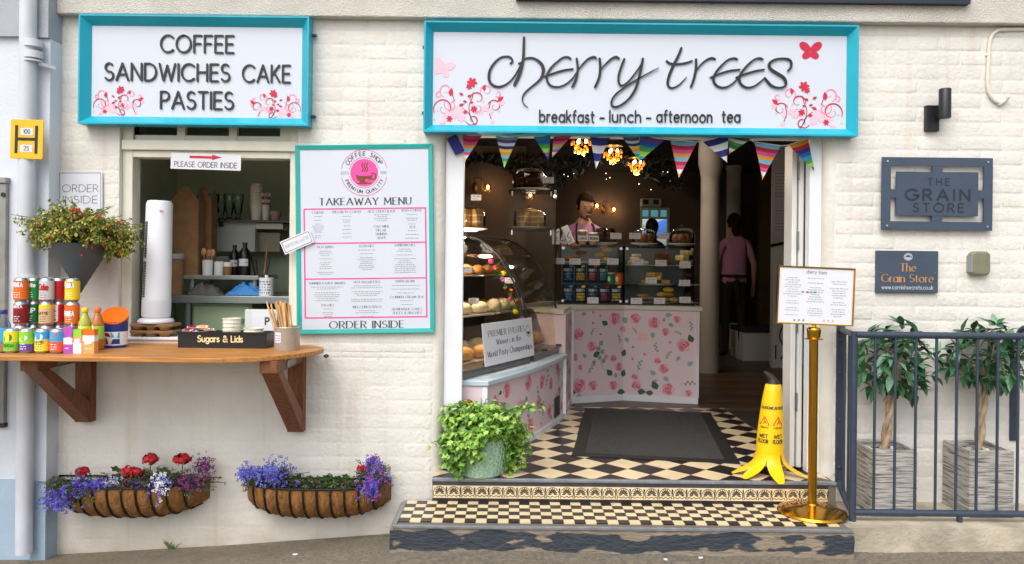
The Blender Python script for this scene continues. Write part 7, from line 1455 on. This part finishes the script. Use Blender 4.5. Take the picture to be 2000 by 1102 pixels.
for k in range(34):
    a = ri.uniform(0, 6.28); up_ = ri.uniform(-.1, 1); e2 = ic+Vector((.20*math.cos(a)*math.sqrt(1-.5*max(0, up_)), .12*math.sin(a), .14*up_)); vines.append(smoothpts([c+Vector((.04*math.cos(a), .04*math.sin(a), .2)), (ic+e2)/2+Vector((0, 0, .05)), e2], 6))
for q in ((W(1000, 800, -.05), W(1056, 792, -.1)), (W(890, 850, -.1), W(850, 865, -.12)), (W(905, 800, -.05), W(868, 793, -.1)), (W(915, 850, -.18), W(908, 922, -.15)), (W(900, 850, -.17), W(885, 918, -.12)), (W(925, 845, -.2), W(922, 900, -.19)), (W(880, 840, -.12), W(872, 905, -.10)), (W(905, 860, -.18), W(896, 925, -.14)), (W(1010, 840, 0), W(1022, 905, -.02)), (W(1005, 840, .05), W(1015, 915, .0)), (W(1015, 830, .0), W(1026, 880, -.04)), (W(940, 840, -.2), W(938, 890, -.19))):
    for s_ in range(2): o_ = Vector((ri.uniform(-.02, .02), ri.uniform(-.02, .0), 0)); vines.append(smoothpts([c+Vector((0, 0, .2)), q[0]+o_, q[1]+o_], 6))
for v in vines: MB().tube(v, .0022, 5).obj('vine', m_ivy[3], IV)
blobs = [(c+Vector((-.01, -.02, .275)), (.185, .13, .105), 1150), (c+Vector((-.125, -.075, .17)), (.07, .07, .15), 330), (c+Vector((.155, .03, .15)), (.05, .07, .14), 380), (c+Vector((-.03, -.115, .20)), (.05, .035, .12), 80), (c+Vector((.06, -.06, .25)), (.10, .08, .05), 200), (None, None, 350)]
rest = MB(); lv = []
for ctr, rd, cnt in blobs:
    for k in range(cnt):
        if ctr is None: v = vines[34+ri.randrange(len(vines)-34)]; t = ri.uniform(.3, 1)*(len(v)-1); i = min(int(t), len(v)-2); p = v[i].lerp(v[i+1], t-i)+Vector((ri.uniform(-.02, .02), ri.uniform(-.02, .02), ri.uniform(-.02, .02)))
        else:
            d = Vector((ri.gauss(0, 1), ri.gauss(0, 1), ri.gauss(0, 1))).normalized(); q = ri.uniform(.6, 1.08)*(1+.14*math.sin(7*d.x+5*d.z)); p = ctr+Vector((d.x*rd[0]*q, d.y*rd[1]*q, d.z*rd[2]*q))
        if p.x < -.35 and p.y > -.02 or p.y > .14: continue
        p.z = max(p.z, FZ+.02); lv.append((p.y-.4*p.z, p))
lv.sort(key=lambda a: a[0])
for k, (_, p) in enumerate(lv):
    dq = Vector((p.x-c.x, p.y-c.y-.12, 0)).normalized()*.25+Vector((ri.uniform(-.8, .8), ri.uniform(-.3, .15), ri.uniform(-1, .1))); me = il[ri.choice((0, 0, 1, 2, 2, 3))]; o = put('leaf', me, IV, p, dq, ri.uniform(-.6, .6), ri.uniform(.6, 1.05))
    if k >= 300:
        mw = Matrix.Translation(wloc(IV)) @ o.matrix_basis; rest.add([mw @ v_.co for v_ in me.vertices], [tuple(p_.vertices) for p_ in me.polygons], il.index(me)); bpy.data.objects.remove(o)
rest.obj('inner_leaves', m_ivy, IV, kind='stuff', fix=False)
m_ger = M('geranium_red', '#b3101f', .6, var=.2, vs_=90); m_gl2 = M('geranium_leaf', '#48702e', .6, var=.2, vs_=50)
def geranium(parent, p, r, base=None, mat=None, n=46):
    rg_ = random.Random(int(p.x*999)); b = MB()
    for k in range(n):
        d = Vector((rg_.gauss(0, 1), rg_.gauss(0, 1), rg_.gauss(.2, .8))).normalized(); jr = rg_.uniform(.6, 1.12); q = p+Vector((d.x*r*jr, d.y*r*jr, d.z*r*.7*jr)); o1 = d.orthogonal().normalized(); o2 = d.cross(o1); s = r*.34
        b.add([q+(o1*math.cos(a)+o2*math.sin(a))*s*(1 if i % 2 else .72)+d*rg_.uniform(0, .004) for i, a in enumerate([2*math.pi*j/10 for j in range(10)])], [tuple(range(10))])
    b.ball(p, (r*.5, r*.5, r*.35), 8, 6); b.obj('flower_head', mat or m_ger, parent, fix=False)
    if base is not None: MB().tube(smoothpts([base, base.lerp(p, .5)+Vector((.008, 0, .01)), p], 4), .0028, 6).obj('stalk', m_gl2, parent)
geranium(IV, W(912, 787, .02), .024, c+Vector((-.05, .02, .2)))

# ================================================================ hanging cone planter
m_cone = M('slate_grey_planter', '#4b5258', .55, var=.06, vs_=20); c = W(156, 572, -.17); k = K(-.17); HC = T('cone_planter', 'dark grey ribbed cone planter hanging on the wall left of the hatch', 'planter', c)
H_, R_ = .245, .138; prf = [(.006, 0)]+[(R_*(i/16)+.004+(.002 if i % 2 else 0), H_*i/16) for i in range(1, 17)]+[(R_+.007, H_+.004), (R_-.002, H_+.004), (R_-.01, H_-.02), (0, H_-.03)]
MB().lathe(c, prf, 36).obj('cone', m_cone, HC, smooth=50); MB().box(c.x-.03, c.x+.03, c.y+R_*.93, -.003, c.z+H_-.02, c.z+H_+.07).obj('wall_hook', m_cone, HC)
FU = T('fuchsia_plant', 'bushy yellow-green plant with small red flowers filling the cone planter', 'plant', c+Vector((0, 0, H_-.02))); rq = random.Random(17); m_fu = [M('fuchsia_leaf_%d' % i, c_, .6, var=.15, vs_=40) for i, c_ in enumerate(('#8a8f38', '#677628', '#aca748', '#51652a', '#c4b248'))]
def sprigs(parent, name, mats, centre, rad3, n, ls, lw, rnd, floor=None, keep=None, droop=.3, stems=True):
    b = MB(); ns = n//14
    for k in range(ns):
        zf = rnd.uniform(-.75, 1); a = rnd.uniform(0, 6.28); r = math.sqrt(max(0, 1-zf*zf)); q = rnd.uniform(.62, 1.0) if rnd.random() < .8 else rnd.uniform(1.0, 1.28); e2 = centre+Vector((rad3[0]*r*math.cos(a)*q, rad3[1]*r*math.sin(a)*q, rad3[2]*zf*q))
        if keep and not keep(e2): continue
        s0 = centre+Vector((0, 0, -rad3[2]*.7)); mid = s0.lerp(e2, .55)+Vector((0, 0, rad3[2]*.35)); path = smoothpts([s0+(e2-s0)*.1, mid, e2], 5)
        if stems: b.tube(path, .0014, 4, 3, False)
        for j in range(14):
            t = rnd.uniform(.45, 1)**.7*(len(path)-1); i = min(int(t), len(path)-2); p = path[i].lerp(path[i+1], t-i)+Vector((rnd.uniform(-1, 1), rnd.uniform(-1, 1), rnd.uniform(-1, 1)))*ls*.5
            d = Vector((rnd.uniform(-1, 1), rnd.uniform(-1.2, .6), rnd.uniform(-1, .6)-droop)).normalized(); s = d.orthogonal().normalized()*lw*.5; l = ls*rnd.uniform(.7, 1.2); s = Matrix.Rotation(rnd.uniform(0, 6), 3, d) @ s
            b.add([p, p+d*l*.45+s, p+d*l, p+d*l*.45-s], [(0, 1, 2, 3)], rnd.randrange(len(mats)))
    return b.obj(name, mats, parent, kind='stuff', fix=False)
fc = W(150, 452, -.19)
sprigs(FU, 'foliage', m_fu, fc, (.285, .15, .135), 5600, .021, .011, rq, keep=lambda p: p.y < -.02, droop=.35)
sprigs(FU, 'foliage', m_fu, W(232, 478, -.16), (.075, .08, .10), 900, .022, .012, rq, keep=lambda p: p.y < -.02, droop=.9)
b = MB()
for kk in range(40):
    p = W(rq.uniform(60, 250), rq.uniform(415, 500), rq.uniform(-.33, -.24)) if kk > 14 else W(rq.uniform(140, 185), rq.uniform(408, 424), rq.uniform(-.26, -.18)); s = rq.uniform(.0035, .0065); b.ball(p, (s, s, s*1.5), 6, 4, rq.choice((0, 0, 1)))
b.obj('small_flowers', [PC['red'], M('fuchsia_pink', '#c6406a', .6)], FU, kind='stuff', fix=False)

# ================================================================ coir-lined wall troughs
m_coir = M('coir_fibre', '#6d4823', .95, col2='#a06e38', vs_=45, sc=(1, 1, .35), bump=1.0, bs=120, lo=.3, hi=.7); m_wire = M('black_iron_wire', '#1b1716', .6, metal=.3, bump=.3)
def trough(label, x0, x1, zr, hgt, dep):
    t = T('wall_trough', label, 'planter', ((x0+x1)/2, -.1, zr-hgt), 'coir-lined troughs low on the wall'); cx, hw_ = (x0+x1)/2, (x1-x0)/2; rr_ = random.Random(int(x0*100))
    g_ = lambda s: max(0, 1-abs(s)**3.2)**.55; hh = lambda s: 1-.42*abs(s)**3
    def f(s, t_, o=0): q = rad(90*t_); return Vector((cx+hw_*s, -.004-(dep*g_(s)+o)*math.cos(q)**.8, zr-(hgt*hh(s)+o*.6)*math.sin(q)))
    n = 64; rib = [-.99+1.98*i/11 for i in range(12)]
    rows = [[f(-1+2*i/n, j/12, -.006+.016*abs(math.sin(math.pi*((-1+2*i/n)+.99)/(1.98/11)))**.6*math.sin(math.pi*min(1, .12+j/13))+rr_.uniform(-.004, .004)) for i in range(n+1)] for j in range(13)]
    MB().sheet(rows).obj('coir_liner', m_coir, t, smooth=True, fix=False)
    MB().sheet([[(v.x, v.y*q, zr-.02) for v in [f(-1+2*i/n, 0, -.008) for i in range(n+1)]] for q in (1, .05)]).obj('soil', m_soil, t)
    MB().tube([f(-1+2*i/40, 0, .004) for i in range(41)], .0055, 8).obj('rim_wire', m_wire, t, smooth=True); MB().tube([(x0, -.006, zr), (x1, -.006, zr)], .005, 6).obj('back_wire', m_wire, t); MB().tube([f(-.9+1.8*i/30, 1, .004) for i in range(31)], .005, 6).obj('foot_wire', m_wire, t)
    for s in rib[1:-1]: MB().tube([f(s, j/12, .006) for j in range(13)], .0048, 7).obj('rib_wire', m_wire, t, smooth=True)
    for kk in range(40): 
        pass
    b = MB()
    for kk in range(220):
        s, t_ = rr_.uniform(-.95, .95), rr_.uniform(.1, 1); p = f(s, t_, .006); d = Vector((rr_.uniform(-1, 1), rr_.uniform(-.7, 0), rr_.uniform(-1, .2)))*.02; b.add([p, p+d*.6+Vector((.0012, 0, 0)), p+d], [(0, 1, 2)])
    b.obj('loose_fibre', m_coir, t, kind='stuff', fix=False); return t
xa, xb = GX(112, -.05), GX(408, -.05); trough('long coir-lined wire trough low on the wall at the left, nearer the drainpipe', xa, xb, .262, .195, .215)
xc, xd = GX(484, -.05), GX(766, -.05); trough('coir-lined wire trough low on the wall, nearer the step', xc, xd, .262, .19, .20)
m_lob = {n: M('lobelia_'+n, h, .6) for n, h in dict(violet='#4a35a8', blue='#6a72cc', white='#dcdbe6', mag='#8e2d79', dark='#3a1f4a').items()}; m_lf = [M('small_leaf_%d' % i, c_, .6) for i, c_ in enumerate(('#3f5a28', '#2c421f', '#5d7a3a', '#4a3a34'))]
def petals(parent, name, cols, boxes, n, s, rnd):
    "tiny lobelia blooms inside pixel boxes (x0,y0,x1,y1,Y0,Y1)"
    b = MB(); mats = [m_lob[q] for q in cols]
    for k in range(n):
        q = boxes[k % len(boxes)]; u, v = rnd.gauss(.5, .24), rnd.gauss(.5, .24); p = W(q[0]+(q[2]-q[0])*u, q[1]+(q[3]-q[1])*v, rnd.uniform(q[4], q[5])); d = Vector((rnd.uniform(-.6, .6), -1, rnd.uniform(-.3, .7))).normalized(); o1 = Matrix.Rotation(rnd.uniform(0, 6), 3, d) @ d.orthogonal().normalized(); o2 = d.cross(o1); r = s*rnd.uniform(.7, 1.25); mi = rnd.randrange(len(mats))
        for j in range(3): a = j*2.1; e_ = o1*math.cos(a)+o2*math.sin(a); f_ = o1*math.cos(a+1.57)+o2*math.sin(a+1.57); b.add([p, p+e_*r*.6+f_*r*.4, p+e_*r+d*.003, p+e_*r*.6-f_*r*.4], [(0, 1, 2, 3)], mi)
    return b.obj(name, mats, parent, kind='stuff', fix=False)
rl = random.Random(23)
def flowerbed(label, px, py, Y, rx, ry, rz, n, lob): 
    c_ = W(px, py, Y); t = T('trough_flowers', label, 'flowers', c_-Vector((0, 0, rz))); sprigs(t, 'foliage', m_lf, c_, (rx, ry, rz), n, .014, .006, rl, keep=lambda p: p.y < -.012, droop=.1)
    for cols, boxes, nn, s in lob: petals(t, 'blooms', cols, boxes, nn, s, rl)
    return t
def stuffleaves(parent, lst):
    for px, py, Y, r in lst:
        p = W(px, py, Y); pts = [(r*(.8+.2*math.cos(5*a))*math.cos(a), r*(.8+.2*math.cos(5*a))*math.sin(a)) for a in [2*math.pi*i/20 for i in range(20)]]; ti = rl.uniform(-.5, .5)
        MB().add([p+Vector((x_, -.5*y_+.02*ti, y_*.75)) for x_, y_ in pts]+[p+Vector((0, .006, 0))], [(i, (i+1) % 20, 20) for i in range(20)]).obj('geranium_leaf', m_gl2, parent, fix=False)
t1 = flowerbed('mass of violet lobelia trailing over the left end of the left trough', 145, 957, -.19, .16, .10, .09, 1300, ((('violet', 'violet', 'blue'), ((90, 945, 150, 1000, -.27, -.16), (120, 930, 190, 970, -.25, -.1), (85, 960, 140, 995, -.25, -.15), (150, 935, 215, 965, -.24, -.1)), 620, .0098),))
t2 = flowerbed('white and magenta lobelia with red geraniums in the left trough', 300, 945, -.12, .31, .10, .075, 4200, ((('white', 'white', 'blue'), ((290, 925, 335, 975, -.26, -.16), (200, 930, 240, 955, -.2, -.1)), 210, .0095), (('mag', 'dark'), ((335, 925, 395, 965, -.22, -.1), (380, 888, 418, 935, -.12, -.04)), 260, .009), (('violet', 'dark'), ((255, 930, 300, 965, -.25, -.12), (170, 930, 230, 960, -.2, -.1)), 110, .008)))
for px, py, r in ((161, 922, .032), (250, 921, .036), (268, 924, .034), (293, 897, .038), (356, 897, .04)): geranium(t2, W(px, py, -.12), r, W(px-6, 955, -.1), n=70)
geranium(t2, W(243, 940, -.16), .016, None, M('geranium_pink', '#c83a66', .6))
stuffleaves(t2, ((227, 916, -.12, .03), (320, 920, -.13, .034), (305, 928, -.15, .03), (345, 930, -.12, .028), (212, 938, -.14, .026), (262, 940, -.16, .028), (235, 930, -.15, .028), (372, 930, -.1, .026)))
t3 = flowerbed('pale blue lobelia at the left end of the right trough', 530, 938, -.12, .17, .09, .08, 1500, ((('blue', 'blue', 'violet'), ((470, 905, 540, 955, -.22, -.08), (505, 900, 575, 955, -.22, -.08), (465, 915, 500, 940, -.12, -.05)), 520, .0098),))
t4 = flowerbed('violet lobelia and one red geranium at the right end of the right trough', 728, 932, -.1, .11, .08, .09, 1300, ((('violet', 'violet', 'blue', 'mag'), ((700, 900, 765, 955, -.2, -.06), (715, 890, 745, 925, -.12, -.05), (700, 930, 745, 975, -.22, -.15)), 430, .0095),))
geranium(t4, W(706, 915, -.12), .022, W(700, 950, -.1))
t5 = T('trough_leaves', 'low green geranium leaves in the middle of the right trough', 'plant', W(640, 955, -.1)); stuffleaves(t5, [(px, 930+(i*7) % 18, -.08-.012*(i % 5), .02+.004*(i % 3)) for i, px in enumerate(range(584, 692, 7))]); sprigs(t5, 'foliage', m_lf, W(640, 948, -.11), (.17, .08, .05), 1400, .014, .008, rl, keep=lambda p: p.y < -.012)

# ================================================================ weeds and litter at the foot of the wall
def tuft(label, px, py, Y, n, h):
    c_ = W(px, py, Y); c_.z = gz(c_.x)+rise(c_.x, Y); b = MB()
    for k in range(n):
        a = rl.uniform(0, 6.28); d = Vector((math.cos(a)*rl.uniform(.2, .9), math.sin(a)*.4-.2, 1)).normalized(); l = h*rl.uniform(.5, 1); s = Vector((.0022, 0, 0)); p = c_+Vector((rl.uniform(-.02, .02), 0, 0)); b.add([p-s, p+s, p+d*l*.6+s*.7+Vector((d.x*.3*l, 0, 0)), p+d*l+Vector((d.x*.8*l, 0, -.1*l))], [(0, 1, 2, 3)])
    b.obj('grass_tuft', m_lf[2], None, label, 'weed', fix=False)
tuft('thin tuft of grass growing at the wall foot below the left trough', 335, 1068, -.02, 22, .07)
tuft('tiny green weed at the left corner of the step', 762, 1040, -.06, 14, .03)
for i, (px, py, Y, lab) in enumerate(((1306, 1093, -.56, 'white scrap of litter on the road below the step, left one'), (1375, 1084, -.53, 'white scrap of litter on the road below the step, right one'), (583, 1097, -.45, 'white scrap of litter on the road below the right trough'))):
    x = GX(px, Y); z = gz(x)+rise(x, Y)+.006; MB().ball((x, Y, z), (.012, .008, .004), 7, 5, jit=.3).obj('paper_scrap', m_paper, None, lab, 'litter')

# lettering and print belong to the piece that carries them
CARRY = ('panel', 'card', 'plate', 'can_body', 'carton_body', 'tub_body', 'tin_body', 'packet_body', 'menu_sheet', 'bottle_body', 'cone_body', 'board', 'centre_panel', 'pot_body', 'size_card')
for o in list(bpy.data.objects):
    if o.parent and o.parent.type == 'EMPTY' and o.name.split('.')[0] in ('print', 'lettering', 'paper_label', 'label_band', 'letter', 'flourish', 'butterfly', 'word_cherry', 'word_trees', 'embossing'):
        sib = [q for q in o.parent.children if q.name.split('.')[0] in CARRY]
        if sib: o.parent = sib[0]
